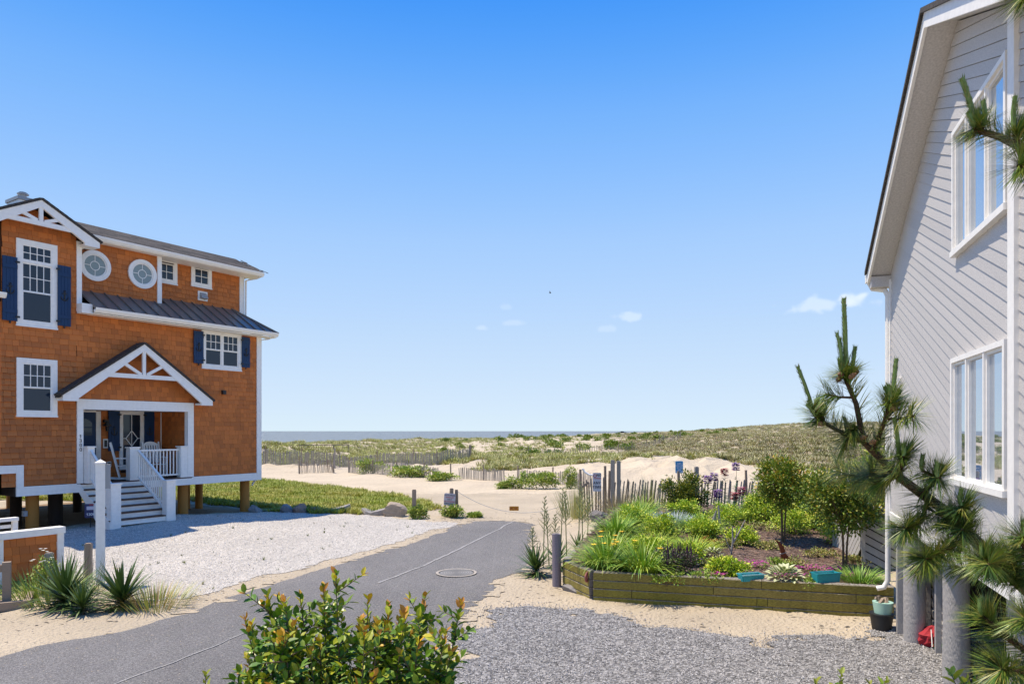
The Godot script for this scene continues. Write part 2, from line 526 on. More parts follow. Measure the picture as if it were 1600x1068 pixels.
func terrain() -> void:
	# wide ground: beach, dunes and land out to the horizon
	var xs := grid_axis(-420.0, 900.0, 0.8, 0.014)
	var fs := grid_axis(-60.0, 1900.0, 0.8, 0.012)
	var b := B.new()
	var hs := []
	var cs := []
	for f in fs:
		var hr := []
		var cr := []
		for x in xs:
			var near: bool = x > -21.5 and x < 13.5 and f > 2.5 and f < 33.5
			hr.append(V(x, H(x, f) - (0.12 if near else 0.0), f))
			var c := sand_tint(x, f, 0.0)
			var d := shore(x, f)
			if f > 120.0 and d > 36.0: # far cover: too distant to tell plants apart
				var cover := clampf(0.5 + 1.3 * nz.get_noise_2d(x * 1.7, f * 0.9) + 0.5 * nz2.get_noise_2d(x * 4.0, f * 2.0), 0.0, 1.0) * ss(110.0, 170.0, f)
				c = c.lerp(Color(0.14, 0.165, 0.06), cover * 0.85)
			if d < 6.0 and d > -3.0:
				c = c * 0.75
			cr.append(Color(c.r, c.g, c.b))
		hs.append(hr)
		cs.append(cr)
	for j in fs.size() - 1:
		for i in xs.size() - 1:
			if fs[j] < 0.0 and absf(xs[i]) > 70.0:
				continue
			if xs[i] < -70.0 and shore(xs[i], fs[j]) < -60.0:
				continue
			var p: Vector3 = hs[j][i]
			var q: Vector3 = hs[j + 1][i]
			var r: Vector3 = hs[j + 1][i + 1]
			var s: Vector3 = hs[j][i + 1]
			b.v.append_array([p, q, r, p, r, s])
			b.c.append_array([cs[j][i], cs[j + 1][i], cs[j + 1][i + 1], cs[j][i], cs[j + 1][i + 1], cs[j][i + 1]])
			var m := (r - p).cross(q - p).normalized()
			var m2 := (s - p).cross(r - p).normalized()
			b.n.append_array([m, m, m, m2, m2, m2])
	structure("ground", b, M.farsand)
	# the sea
	b = B.new()
	b.quad(V(-9000, -2.5, -500), V(-9000, -2.5, 14000), V(9000, -2.5, 14000), V(9000, -2.5, -500), Vector3.UP)
	structure("sea", b, M.water)
	# the street end in finer grain
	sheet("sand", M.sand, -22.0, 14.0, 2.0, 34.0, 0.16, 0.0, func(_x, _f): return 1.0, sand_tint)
	var edge := func(x: float, f: float) -> float: return 0.28 * nz2.get_noise_2d(x * 6.0, f * 6.0) + 0.12 * nz2.get_noise_2d(x * 25.0, f * 25.0)
	road = sheet("road", M.asphalt, -8.8, 0.9, 2.0, 23.8, 0.1, 0.008,
		func(x, f): return inside(Vector2(x, f), poly_road) + edge.call(x, f) * (1.0 if f > 14.0 or x > -3.0 else 0.5),
		func(x, f, _q):
			var k: float = 0.265 * (1.0 + 0.2 * nz.get_noise_2d(x * 2.0, f * 2.0) + 0.1 * nz2.get_noise_2d(x * 8.0, f * 4.0))
			return Color(k, k * 0.96, k * 0.92))
	sheet("shell_lot", M.shell, -18.0, -1.4, 12.0, 26.4, 0.12, 0.008,
		func(x, f): return inside(Vector2(x, f), poly_shell) + edge.call(x, f) * 1.2,
		func(x, f, _q):
			var k: float = 0.66 * (1.0 + 0.1 * nz.get_noise_2d(x * 6.0, f * 6.0))
			return Color(k, k * 0.93, k * 0.82))
	sheet("gravel_drive", M.gravel, -2.6, 12.2, 2.0, 12.6, 0.09, 0.014,
		func(x, f): return inside(Vector2(x, f), poly_gravel) + 0.6 * nz2.get_noise_2d(x * 5.0, f * 9.0) + 0.25 * nz2.get_noise_2d(x * 22.0, f * 30.0) - (0.5 * ss(0.1, 0.5, nz.get_noise_2d(x * 3.0 + 40.0, f * 9.0)) * ss(3.4, 0.8, x) * 2.6),
		func(x, f, _q):
			var k: float = 0.4 * (1.0 + 0.12 * nz.get_noise_2d(x * 5.0, f * 5.0))
			return Color(k, k * 0.965, k * 0.92))
	# sand blown over the edges of the asphalt
	sheet("sand_drift", M.sand, -8.0, 0.8, 6.0, 23.6, 0.08, 0.014,
		func(x, f):
			var q: float = inside(Vector2(x, f), poly_road)
			if q < -0.2 or q > 1.5:
				return -1.0
			return nz2.get_noise_2d(x * 7.0 + 90.0, f * 16.0) + 0.5 * nz2.get_noise_2d(x * 20.0, f * 44.0) - 0.3 - q * 0.9,
		sand_tint)
	# mulch of the raised bed
	sheet_bed()

func bed_h(x: float, f: float) -> float:
	return 0.42 + 0.22 * ss(12.0, 18.0, f) + 0.05 * nz2.get_noise_2d(x * 9.0, f * 9.0)

func sheet_bed() -> void:
	var b := B.new()
	var st := 0.14
	for j in 84:
		for i in 82:
			var x := 0.9 + i * st
			var f := 11.2 + j * st
			if inside(Vector2(x + st / 2, f + st / 2), poly_bed) < -0.02:
				continue
			var p := V(x, bed_h(x, f), f)
			var q := V(x, bed_h(x, f + st), f + st)
			var r := V(x + st, bed_h(x + st, f + st), f + st)
			var s := V(x + st, bed_h(x + st, f), f)
			var k := 1.0 + 0.3 * nz2.get_noise_2d(x * 14.0, f * 14.0)
			b.col = Color(0.26 * k, 0.17 * k, 0.125 * k)
			b.face(p, q, r)
			b.face(p, r, s)
	structure("garden_soil", b, M.mulch)

# ---- shingles ------------------------------------------------------------------------------------------------
var cedar_tones := []
var cedar_mats := []
var wedge: ArrayMesh
var single_left := 300

func shingle_kit() -> void:
	for k in 7:
		var t := Color(0.74, 0.225, 0.045).lerp(Color(0.54, 0.165, 0.036), k / 6.0)
		cedar_tones.append(t)
		var m: StandardMaterial3D = M.cedar.duplicate()
		m.albedo_color = t.linear_to_srgb()
		cedar_mats.append(m)
	var b := B.new() # unit shingle: 1 wide, 1 tall, thick at the butt
	wedge_into(b, Vector2(0, 0), Vector2(1, 1), 0.0, 0.024)
	wedge = b.mesh()

func wedge_into(b: B, a: Vector2, z: Vector2, n0: float, thick: float) -> void:
	var p := Vector3(a.x, a.y, n0 + thick)
	var q := Vector3(z.x, a.y, n0 + thick)
	var r := Vector3(z.x, z.y, n0 + 0.003)
	var s := Vector3(a.x, z.y, n0 + 0.003)
	b.quad(p, q, r, s, Vector3(0, 0.1, 1).normalized())
	b.quad(p, q, Vector3(q.x, q.y, n0), Vector3(p.x, p.y, n0), Vector3.DOWN)
	b.tri(p, s, Vector3(p.x, p.y, n0), Vector3.LEFT)
	b.tri(q, r, Vector3(q.x, q.y, n0), Vector3.RIGHT)

# courses of wedge shingles over a polygon in x, y of the parent, leaving the holes free
func shingles(parent: Node3D, poly: PackedVector2Array, n0: float, holes: Array, course := 0.155, singles := false) -> void:
	var lo := poly[0]
	var hi := poly[0]
	for p in poly:
		lo = lo.min(p)
		hi = hi.max(p)
	var rest := B.new()
	var y := lo.y
	if n0 == 0.0 and course == 0.155: # courses run level round the whole front
		y = 1.47 + floorf((lo.y - 1.47) / course) * course
	while y < hi.y:
		var x := hi.x + rng.randf_range(0.0, 0.1)
		while x > lo.x:
			var w := rng.randf_range(0.11, 0.26)
			var x0 := x - w + 0.005
			var r := Rect2(x0, y, w - 0.005, course)
			x -= w
			var drop := rng.randf_range(-0.006, 0.003)
			var tone := rng.randi() % 7
			var box := PackedVector2Array([r.position, Vector2(r.end.x, r.position.y), r.end, Vector2(r.position.x, r.end.y)])
			var bits: Array = Geometry2D.intersect_polygons(box, poly)
			for h in holes:
				var hr: Rect2 = h
				if hr.intersects(r):
					var hp := PackedVector2Array([hr.position, Vector2(hr.end.x, hr.position.y), hr.end, Vector2(hr.position.x, hr.end.y)])
					var nxt := []
					for bit in bits:
						nxt.append_array(Geometry2D.clip_polygons(bit, hp))
					bits = nxt
			for bit in bits:
				var l := Vector2(1e9, 1e9)
				var u := Vector2(-1e9, -1e9)
				for p in bit:
					l = l.min(p)
					u = u.max(p)
				if u.x - l.x < 0.02 or u.y - l.y < 0.02:
					continue
				var square: bool = absf(absf(area(bit)) - (u.x - l.x) * (u.y - l.y)) < 0.0005
				rest.col = cedar_tones[tone]
				if square and singles and single_left > 0 and bit.size() <= 5:
					single_left -= 1
					inst(parent, "shingle", wedge, cedar_mats[tone], Transform3D(Basis.from_scale(Vector3(u.x - l.x, u.y - l.y, 1)), Vector3(l.x, l.y + drop, n0)))
				elif square:
					wedge_into(rest, l + Vector2(0, drop), u, n0, 0.024)
				else:
					rest.prism(bit, n0, n0 + 0.012)
		y += course
	if rest.v.size():
		stuff(parent, "shingle_cladding", rest, M.cedar)

func area(p: PackedVector2Array) -> float:
	var a := 0.0
	for i in p.size():
		a += p[i].cross(p[(i + 1) % p.size()])
	return a / 2.0

func rect(u0: float, v0: float, u1: float, v1: float) -> Rect2:
	return Rect2(u0, v0, u1 - u0, v1 - v0)

func P(a: Array) -> PackedVector2Array:
	var o := PackedVector2Array()
	for i in range(0, a.size(), 2):
		o.append(Vector2(a[i], a[i + 1]))
	return o

# a cased window: casing boards, then one or more sashes [u0, v0, u1, v1, columns, rows]
func window(parent: Node3D, u0: float, v0: float, u1: float, v1: float, n0: float, cas: float, sashes: Array, called := "window") -> MeshInstance3D:
	var b := B.new()
	var t := 0.045
	b.box(Vector3(u0, v0, n0), Vector3(u0 + cas, v1, n0 + t))
	b.box(Vector3(u1 - cas, v0, n0), Vector3(u1, v1, n0 + t))
	b.box(Vector3(u0 + cas, v1 - cas, n0), Vector3(u1 - cas, v1, n0 + t))
	b.box(Vector3(u0 + cas, v0, n0), Vector3(u1 - cas, v0 + cas, n0 + t))
	b.box(Vector3(u0 - 0.01, v0 - 0.012, n0), Vector3(u1 + 0.01, v0 + 0.03, n0 + t + 0.02))
	var w := part(parent, called, b, M.white)
	var i := 0
	for s in sashes:
		var f := 0.035
		var dz: float = 0.012 * (1 - i % 2)
		b = B.new()
		b.box(Vector3(s[0], s[1], n0 + 0.008), Vector3(s[0] + f, s[3], n0 + 0.024 + dz))
		b.box(Vector3(s[2] - f, s[1], n0 + 0.008), Vector3(s[2], s[3], n0 + 0.024 + dz))
		b.box(Vector3(s[0] + f, s[1], n0 + 0.008), Vector3(s[2] - f, s[1] + f, n0 + 0.024 + dz))
		b.box(Vector3(s[0] + f, s[3] - f, n0 + 0.008), Vector3(s[2] - f, s[3], n0 + 0.024 + dz))
		for k in range(1, s[4]):
			var x := lerpf(s[0] + f, s[2] - f, float(k) / s[4])
			b.box(Vector3(x - 0.01, s[1] + f, n0 + 0.012), Vector3(x + 0.01, s[3] - f, n0 + 0.021 + dz))
		for k in range(1, s[5]):
			var y := lerpf(s[1] + f, s[3] - f, float(k) / s[5])
			b.box(Vector3(s[0] + f, y - 0.01, n0 + 0.012), Vector3(s[2] - f, y + 0.01, n0 + 0.0205 + dz))
		part(w, "sash", b, M.white)
		b = B.new()
		b.box(Vector3(s[0] + f, s[1] + f, n0 + 0.006), Vector3(s[2] - f, s[3] - f, n0 + 0.011 + dz * 0.5))
		part(w, "pane", b, M.pane)
		i += 1
	return w

func anchor(b: B, c: Vector3, s: float) -> void:
	b.box(c + Vector3(-0.06, -0.5, 0) * s, c + Vector3(0.06, 0.42, 0) * s + Vector3(0, 0, 0.016))
	b.box(c + Vector3(-0.22, 0.2, 0.0) * s, c + Vector3(0.22, 0.3, 0.0) * s + Vector3(0, 0, 0.018))
	var ring := []
	for k in 9:
		var a := TAU * k / 8.0
		ring.append(c + Vector3(cos(a) * 0.1, 0.5 + sin(a) * 0.1, 0) * s + Vector3(0, 0, 0.01))
	b.tube(ring, [0.03 * s, 0.03 * s, 0.03 * s, 0.03 * s, 0.03 * s, 0.03 * s, 0.03 * s, 0.03 * s, 0.03 * s], 5, false)
	var arc := []
	var rr := []
	for k in 9:
		var a := PI + PI * k / 8.0
		arc.append(c + Vector3(cos(a) * 0.36, sin(a) * 0.4 - 0.12, 0) * s + Vector3(0, 0, 0.01))
		rr.append(0.055 * s)
	b.tube(arc, rr, 5)

func shutter(parent: Node3D, u0: float, v0: float, u1: float, v1: float, n0: float, hinge: float) -> void:
	var b := B.new()
	var k := 4
	for i in k:
		var a := lerpf(u0, u1, float(i) / k)
		var z := lerpf(u0, u1, float(i + 1) / k)
		b.box(Vector3(a + 0.003, v0, n0 + 0.02), Vector3(z - 0.003, v1, n0 + 0.045))
	b.box(Vector3(u0 + 0.002, v0 + 0.002, n0 + 0.012), Vector3(u1 - 0.002, v1 - 0.002, n0 + 0.038))
	var s := part(parent, "shutter", b, M.navy)
	b = B.new()
	for y in [v0 + (v1 - v0) * 0.15, v1 - (v1 - v0) * 0.15]:
		b.box(Vector3(u0 + 0.004, y - 0.05, n0 + 0.046), Vector3(u1 - 0.004, y + 0.05, n0 + 0.062))
	part(s, "batten", b, M.navy)
	b = B.new()
	anchor(b, Vector3((u0 + u1) / 2, (v0 + v1) / 2, n0 + 0.046), 0.26)
	part(s, "anchor_emblem", b, M.black)
	b = B.new()
	for y in [v0 + 0.12, v1 - 0.12]:
		b.box(Vector3(hinge - 0.05, y - 0.025, n0 + 0.046), Vector3(hinge + 0.05, y + 0.025, n0 + 0.07))
	b.box(Vector3((u0 + u1) / 2 - 0.02, v0 - 0.07, n0 + 0.02), Vector3((u0 + u1) / 2 + 0.02, v0, n0 + 0.05))
	part(s, "hinge", b, M.black)

# open gable truss: two rake boards, bottom chord, king post and struts
func gable(parent: Node3D, cu: float, pv: float, hw: float, ev: float, n0: float, n1: float, depth: float, roofback: float, chord: float) -> void:
	var sl := (pv - ev) / hw
	for sg in [-1.0, 1.0]:
		var b := B.new()
		b.prism(P([cu, pv, cu + sg * hw, ev, cu + sg * hw, ev - 0.16, cu + sg * (hw - 0.42), ev - 0.16, cu + sg * (hw - 0.42), ev - 0.16 + 0.08, cu, pv - depth * sqrt(1 + sl * sl)]), n0 + (0.002 if sg > 0 else 0.0), n1)
		part(parent, "rake_board", b, M.white)
		b = B.new() # boxed eave
		b.box(Vector3(cu + sg * (hw - 0.40), ev - 0.155, n0 - 0.36), Vector3(cu + sg * (hw - 0.005), ev - 0.09, n0 - 0.001))
		b.prism(P([cu + sg * (hw - 0.04), ev - 0.09, cu + sg * (hw - 0.005), ev - 0.09, cu + sg * (hw - 0.005), ev - 0.02, cu + sg * (hw - 0.04), ev + 0.0]), n0 - 0.36, n0 - 0.001)
		part(parent, "soffit", b, M.white)
		b = B.new()
		var o := Vector2(sg * sl, 1.0).normalized()
		var a := Vector2(cu, pv + 0.012)
		var z := Vector2(cu + sg * (hw + 0.05), ev - sl * 0.05 + 0.012)
		b.prism(PackedVector2Array([a, z, z + Vector2(o.x * 0.045, o.y * 0.045), a + Vector2(0, 0.05)]), roofback, n1 + 0.03)
		b.prism(PackedVector2Array([a - Vector2(0, 0.05), z - Vector2(0, 0.05), z - Vector2(0, 0.012), a - Vector2(0, 0.012)]), roofback, n0 - 0.004)
		var r := part(parent, "roof_slope", b, M.rooftile)
		b = B.new() # courses of tabs
		for k in int(hw * 1.2 / 0.14):
			var t := k * 0.14 / (hw * 1.2)
			var p := a.lerp(z, 1.0 - t)
			var q := a.lerp(z, maxf(0.0, 1.0 - t - 0.12))
			b.prism(PackedVector2Array([p + o * 0.05, q + o * 0.05, q + o * 0.058, p + o * 0.066]), roofback, n1 + 0.032 - 0.004 * (k % 2))
		part(r, "tab_courses", b, M.rooftile)
	var half := (pv - chord - depth) / sl
	var b := B.new()
	b.prism(P([cu - half - 0.1, chord, cu + half + 0.1, chord, cu + half - 0.1, chord + 0.13, cu - half + 0.1, chord + 0.13]), n0 + 0.004, n1 - 0.012)
	part(parent, "truss_chord", b, M.white)
	b = B.new()
	b.box(Vector3(cu - 0.05, chord + 0.132, n0 + 0.004), Vector3(cu + 0.05, pv - depth * 0.9, n1 - 0.012))
	part(parent, "king_post", b, M.white)
	for sg in [-1.0, 1.0]:
		b = B.new()
		var top := Vector2(cu + sg * half * 0.52, pv - sl * half * 0.52 - depth * 0.8)
		var bot := Vector2(cu + sg * 0.09, chord + 0.13)
		var d := (top - bot).normalized()
		var e := Vector2(-d.y, d.x) * 0.046
		b.prism(PackedVector2Array([bot + e, top + e, top - e, bot - e]), n0 + 0.007, n1 - 0.015)
		part(parent, "truss_strut", b, M.white)

func shingle_house() -> void:
	shingle_kit()
	var h := thing("shingle_house", "orange cedar shingle house on wooden piles with white trim and navy shutters", "house", V(-9.313, 0, 26), 57.2)
	var b: B
	# body
	b = B.new()
	b.box(Vector3(-14, 1.9, -9.6), Vector3(-8.0, 6.5, -0.02))
	b.box(Vector3(-8.0, 1.47, -9.6), Vector3(-6.3, 6.5, -0.02))
	b.box(Vector3(-6.3, 3.7, -9.6), Vector3(-0.02, 6.5, -0.02))
	b.box(Vector3(-6.3, 1.47, -9.6), Vector3(-2.74, 3.7, -1.78))
	b.box(Vector3(-2.74, 1.47, -9.6), Vector3(-0.02, 3.7, -0.02))
	b.box(Vector3(-8.68, 6.5, -9.6), Vector3(-6.3, 8.6, -0.02))
	b.box(Vector3(-6.3, 6.5, -9.6), Vector3(-3.5, 8.85, -0.62))
	b.box(Vector3(-3.5, 6.5, -9.6), Vector3(-0.02, 8.85, -1.02))
	b.box(Vector3(-14, 6.5, -9.6), Vector3(-8.68, 8.85, -1.02))
	b.prism(P([-8.68, 8.6, -6.3, 8.6, -7.49, 9.2]), -4.0, -0.02)
	part(h, "wall", b, M.cedar_back)
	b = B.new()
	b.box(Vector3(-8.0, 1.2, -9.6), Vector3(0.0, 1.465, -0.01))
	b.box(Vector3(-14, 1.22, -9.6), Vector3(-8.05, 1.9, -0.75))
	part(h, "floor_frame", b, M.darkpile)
	# cladding: the tower side first, as it stands nearest
	var casings := [rect(-7.93, 5.93, -6.95, 8.27), rect(-7.92, 3.43, -6.95, 4.99), rect(-6.3, 1.4, -2.75, 3.9), rect(-2.35, 5.18, -0.85, 6.6)]
	shingles(h, P([-8.3, 1.47, -6.4, 1.47, -6.4, 5.035, -8.3, 5.035]), 0.0, casings, 0.155, true)
	shingles(h, P([-10.5, 2.06, -8.3, 2.06, -8.3, 6.5, -10.5, 6.5]), 0.0, casings)
	shingles(h, P([-8.3, 5.035, -6.4, 5.035, -6.4, 8.66, -7.49, 9.2, -8.3, 8.8]), 0.0, casings)
	shingles(h, P([-6.4, 3.92, -2.7, 3.92, -2.7, 6.5, -6.4, 6.5]), 0.0, casings)
	shingles(h, P([-2.7, 1.47, -0.17, 1.47, -0.17, 6.5, -2.7, 6.5]), 0.0, casings)
	shingles(h, P([-6.3, 7.2, -3.58, 7.2, -3.58, 8.8, -6.3, 8.8]), -0.6, [rect(-5.9, 7.75, -5.25, 8.4), rect(-4.42, 7.75, -3.78, 8.4)])
	shingles(h, P([-3.5, 7.0, -0.16, 7.0, -0.16, 8.86, -3.5, 8.86]), -1.0, [rect(-3.3, 8.14, -2.7, 8.85), rect(-2.1, 8.14, -1.36, 8.89)])
	# back and end wall of the porch
	shingles(h, P([-4.95, 1.47, -2.75, 1.47, -2.75, 3.7, -4.95, 3.7]), -1.76, [rect(-4.17, 1.6, -3.45, 3.65)])
	var side := Node3D.new()
	side.name = "porch_end_wall"
	side.position = Vector3(-2.74, 0, 0)
	side.rotation_degrees.y = -90.0
	h.add_child(side)
	shingles(side, P([-1.76, 1.47, 0.0, 1.47, 0.0, 3.66, -1.76, 3.66]), 0.0, [])
	# white trim, each board a part
	for t in [
		["skirt_board", -7.96, 1.2, 0.0, -6.4, 1.46, 0.05], ["skirt_board", -6.398, 1.2, 0.0, -2.7, 1.44, 0.054], ["skirt_board", -2.698, 1.2, 0.0, 0.03, 1.46, 0.05],
		["skirt_board", -14, 1.84, 0.0, -7.962, 2.06, 0.05], ["skirt_board", -7.96, 1.462, 0.0, -7.78, 2.06, 0.05],
		["corner_board", -0.17, 1.462, 0.0, 0.03, 6.44, 0.05], ["corner_board", 0.0, 1.462, -0.18, 0.032, 6.44, -0.002],
		["corner_board", -6.4, 6.5, 0.0, -6.26, 8.56, 0.05], ["corner_board", -6.28, 6.6, -0.6, -6.262, 8.5, -0.002], ["corner_board", -6.4, 6.44, 0.052, -6.1, 6.72, 0.34],
		["corner_board", -3.6, 7.18, -0.62, -3.45, 8.8, -0.55], ["corner_board", -0.17, 7.0, -1.0, 0.03, 8.86, -0.95],
		["porch_beam", -6.39, 3.64, 0.0, -2.69, 3.94, 0.055], ["porch_post", -6.39, 1.46, -0.14, -6.22, 3.638, 0.055], ["porch_post", -2.9, 1.46, -0.14, -2.69, 3.638, 0.055],
		["soffit", -6.1, 6.44, 0.0, 0.4, 6.468, 0.42], ["soffit", -6.2, 8.77, -0.6, -3.45, 8.8, -0.3], ["soffit", -3.45, 8.775, -1.0, 0.35, 8.802, -0.301],
		["porch_ceiling", -6.3, 3.66, -1.76, -2.76, 3.69, 0.0], ["corner_bead", -2.8, 1.5, -1.74, -2.77, 3.64, -1.71],
	]:
		b = B.new()
		b.box(Vector3(t[1], t[2], t[3]), Vector3(t[4], t[5], t[6]))
		part(h, t[0], b, M.white)
	# gutters
	for gt in [[-6.1, 0.42, 6.62, 0.42], [-6.15, 0.36, 8.93, -0.32], [-14.0, -8.33, 6.69, 0.3]]:
		b = B.new()
		var y: float = gt[2]
		var z: float = gt[3]
		var sg := B.new()
		sg.prism(P([z - 0.02, y - 0.14, z + 0.06, y - 0.14, z + 0.11, y - 0.06, z + 0.12, y, z + 0.1, y, z + 0.09, y - 0.05, z - 0.02, y - 0.05]), gt[0], gt[1])
		for i in sg.v.size(): # profile runs along the wall
			var q := sg.v[i]
			sg.v[i] = Vector3(q.z, q.y, q.x)
			var m := sg.n[i]
			sg.n[i] = Vector3(m.z, m.y, m.x)
		for i in range(0, sg.v.size(), 3):
			var q := sg.v[i + 1]
			sg.v[i + 1] = sg.v[i + 2]
			sg.v[i + 2] = q
		part(h, "gutter", sg, M.white)
	for dp in [[[0.28, 8.8, -0.25], [0.2, 8.72, -0.45], [0.06, 8.66, -0.9], [0.06, 7.2, -0.92]], [[0.3, 6.5, 0.42], [0.2, 6.4, 0.2], [0.07, 6.36, -0.05], [0.07, 1.3, -0.08], [-0.1, 1.15, -0.2], [-0.2, 1.0, -0.2]], [[-6.1, 8.5, 0.2], [-6.18, 8.4, -0.3], [-6.2, 8.3, -0.5], [-6.2, 7.3, -0.5], [-6.05, 7.2, -0.42]]]:
		b = B.new()
		var pts := []
		var rr := []
		for q in dp:
			pts.append(Vector3(q[0], q[1], q[2]))
			rr.append(0.035)
		b.tube(pts, rr, 6)
		part(h, "downspout", b, M.white)
	# standing seam roof between the storeys
	var e0 := 6.6
	var sl := 0.615
	var u := -6.1
	var fs := []
	while u < 0.4:
		var u1 := minf(u + 0.4, 0.42)
		var top0 := (-0.6 if u < -3.5 else -1.0) if u < -0.5 else lerpf(-1.0, 0.42, clampf((u + 0.5) / 0.92, 0, 1))
		var top1 := (-0.6 if u1 < -3.45 else -1.0) if u1 < -0.5 else lerpf(-1.0, 0.42, clampf((u1 + 0.5) / 0.92, 0, 1))
		if u < -0.5 and absf(top0 - top1) > 0.3 and u < -3.0:
			top1 = top0
		b = B.new()
		var c := [Vector3(u, e0, 0.48), Vector3(u1, e0, 0.48), Vector3(u1, e0 + (0.48 - top1) * sl, top1), Vector3(u, e0 + (0.48 - top0) * sl, top0)]
		var up := Vector3(0, 1, sl).normalized()
		for k in 4:
			var q: Vector3 = c[k]
			var r: Vector3 = c[(k + 1) % 4]
			b.quad(q, r, r - up * 0.02, q - up * 0.02, ((r - q).cross(up)).normalized())
		b.quad(c[0], c[1], c[2], c[3], up)
		b.quad(c[0] - up * 0.02, c[1] - up * 0.02, c[2] - up * 0.02, c[3] - up * 0.02, -up)
		part(h, "roof_panel", b, M.metalroof)
		b = B.new()
		b.bar(c[0] + up * 0.02, c[3] + up * 0.02, 0.022, 0.045, up)
		part(h, "roof_seam", b, M.metalroof)
		u = u1
	b = B.new() # hip slope round the corner
	b.quad(Vector3(0.42, e0, 0.48), Vector3(0.42, e0, -1.0), Vector3(-0.45, e0 + 1.48 * sl, -1.0), Vector3(-0.45, e0 + 1.48 * sl, -1.0), Vector3(0.7, 0.7, 0).normalized())
	b.bar(Vector3(0.44, e0 + 0.02, 0.5), Vector3(-0.48, e0 + 1.48 * sl + 0.02, -1.0), 0.06, 0.05)
	part(h, "roof_hip", b, M.metalroof)
	# main roof
	b = B.new()
	var ed := [Vector3(-6.5, 8.93, -0.25), Vector3(0.4, 8.93, -0.25), Vector3(0.15, 9.55, -1.6), Vector3(-6.5, 9.55, -1.6)]
	b.quad(ed[0], ed[1], ed[2], ed[3], Vector3(0, 1, 0.46).normalized())
	b.quad(ed[2], ed[3], Vector3(-6.5, 9.6, -9.6), Vector3(0.15, 9.6, -9.6), Vector3.UP)
	b.quad(ed[1], ed[2], Vector3(0.15, 9.6, -9.6), Vector3(0.4, 8.93, -9.6), Vector3(1, 0.4, 0).normalized())
	b.quad(ed[0] - Vector3(0, 0.08, 0), ed[1] - Vector3(0, 0.08, 0), Vector3(0.4, 8.85, -9.6), Vector3(-6.5, 8.85, -9.6), Vector3.DOWN)
	b.box(Vector3(-14, 8.85, -9.6), Vector3(-8.7, 9.6, -1.2))
	var mr := part(h, "roof", b, M.rooftile)
	b = B.new()
	for k in 10:
		var t := k / 10.0
		var a: Vector3 = ed[0].lerp(ed[3], t)
		var z: Vector3 = ed[1].lerp(ed[2], t)
		var x := a.x
		while x < z.x:
			var w := rng.randf_range(0.25, 0.6)
			b.col = g([0.3, 0.6, 1.1, 2.3][rng.randi() % 4])
			b.obox(Transform3D(Basis(Vector3.RIGHT, 0.43), Vector3(x + w / 2, a.y + 0.05, a.z - 0.05)), Vector3(minf(w, z.x - x) - 0.004, 0.012 + 0.003 * (k % 2), 0.16))
			x += w
	stuff(mr, "roof_tabs", b, M.rooftile)
	# chimney
	b = B.new()
	b.box(Vector3(-6.6, 9.2, -3.75), Vector3(-6.0, 10.1, -3.1))
	var ch := part(h, "chimney", b, M.cedar_back)
	shingles(ch, P([-6.47, 9.4, -6.12, 9.4, -6.12, 10.1, -6.47, 10.1]), -3.1, [])
	b = B.new()
	for x in [-6.6, -6.13]:
		b.box(Vector3(x - 0.01, 9.2, -3.1), Vector3(x + 0.15, 10.1, -3.05))
	b.box(Vector3(-6.63, 9.2, -3.25), Vector3(-6.602, 10.1, -3.06))
	b.box(Vector3(-6.67, 10.1, -3.82), Vector3(-5.93, 10.26, -3.0))
	part(ch, "chimney_trim", b, M.white)
	b = B.new()
	b.box(Vector3(-6.7, 10.262, -3.85), Vector3(-5.9, 10.36, -2.97))
	b.tube([Vector3(-6.42, 10.36, -3.3), Vector3(-6.42, 10.5, -3.3)], [0.1, 0.1], 12)
	b.tube([Vector3(-6.42, 10.5, -3.3), Vector3(-6.42, 10.53, -3.3), Vector3(-6.42, 10.58, -3.3)], [0.16, 0.17, 0.1], 12)
	part(ch, "chimney_cap", b, M.greymetal)
	# gables
	gable(h, -7.49, 9.39, 1.56, 8.55, 0.33, 0.41, 0.17, -4.0, 8.68)
	gable(h, -4.58, 5.7, 2.36, 4.02, 0.33, 0.41, 0.17, 0.012, 4.62)
	# windows and shutters
	window(h, -7.96, 5.9, -6.92, 8.3, 0.0, 0.14, [[-7.82, 7.72, -7.06, 8.16, 4, 2], [-7.82, 6.86, -7.06, 7.66, 4, 2], [-7.82, 6.04, -7.06, 6.88, 1, 1]])
	b = B.new()
	b.box(Vector3(-7.82, 7.66, 0.01), Vector3(-7.06, 7.72, 0.042))
	part(h, "window_rail", b, M.white)
	shutter(h, -8.31, 6.0, -7.95, 7.74, 0.05, -7.95)
	shutter(h, -6.93, 6.02, -6.58, 7.75, 0.05, -6.93)
	window(h, -7.95, 3.4, -6.92, 5.02, 0.0, 0.14, [[-7.81, 4.2, -7.06, 4.88, 4, 2], [-7.81, 3.54, -7.06, 4.22, 1, 1]])
	window(h, -2.38, 5.14, -0.82, 6.56, 0.0, 0.13, [[-2.25, 5.8, -1.63, 6.36, 3, 2], [-2.25, 5.27, -1.63, 5.82, 1, 1], [-1.57, 5.8, -0.95, 6.36, 3, 2], [-1.57, 5.27, -0.95, 5.82, 1, 1]])
	b = B.new()
	b.box(Vector3(-1.63, 5.27, 0.01), Vector3(-1.57, 6.42, 0.042))
	b.box(Vector3(-2.25, 6.36, 0.01), Vector3(-0.95, 6.44, 0.042))
	part(h, "window_rail", b, M.white)
	shutter(h, -2.71, 5.29, -2.35, 6.38, 0.05, -2.36)
	shutter(h, -0.83, 5.29, -0.5, 6.38, 0.05, -0.83)
	window(h, -3.44, 8.02, -2.65, 8.86, -1.0, 0.12, [[-3.3, 8.14, -2.77, 8.7, 2, 2]])
	window(h, -2.13, 8.1, -1.33, 8.9, -1.0, 0.12, [[-2.01, 8.22, -1.45, 8.76, 2, 2]])
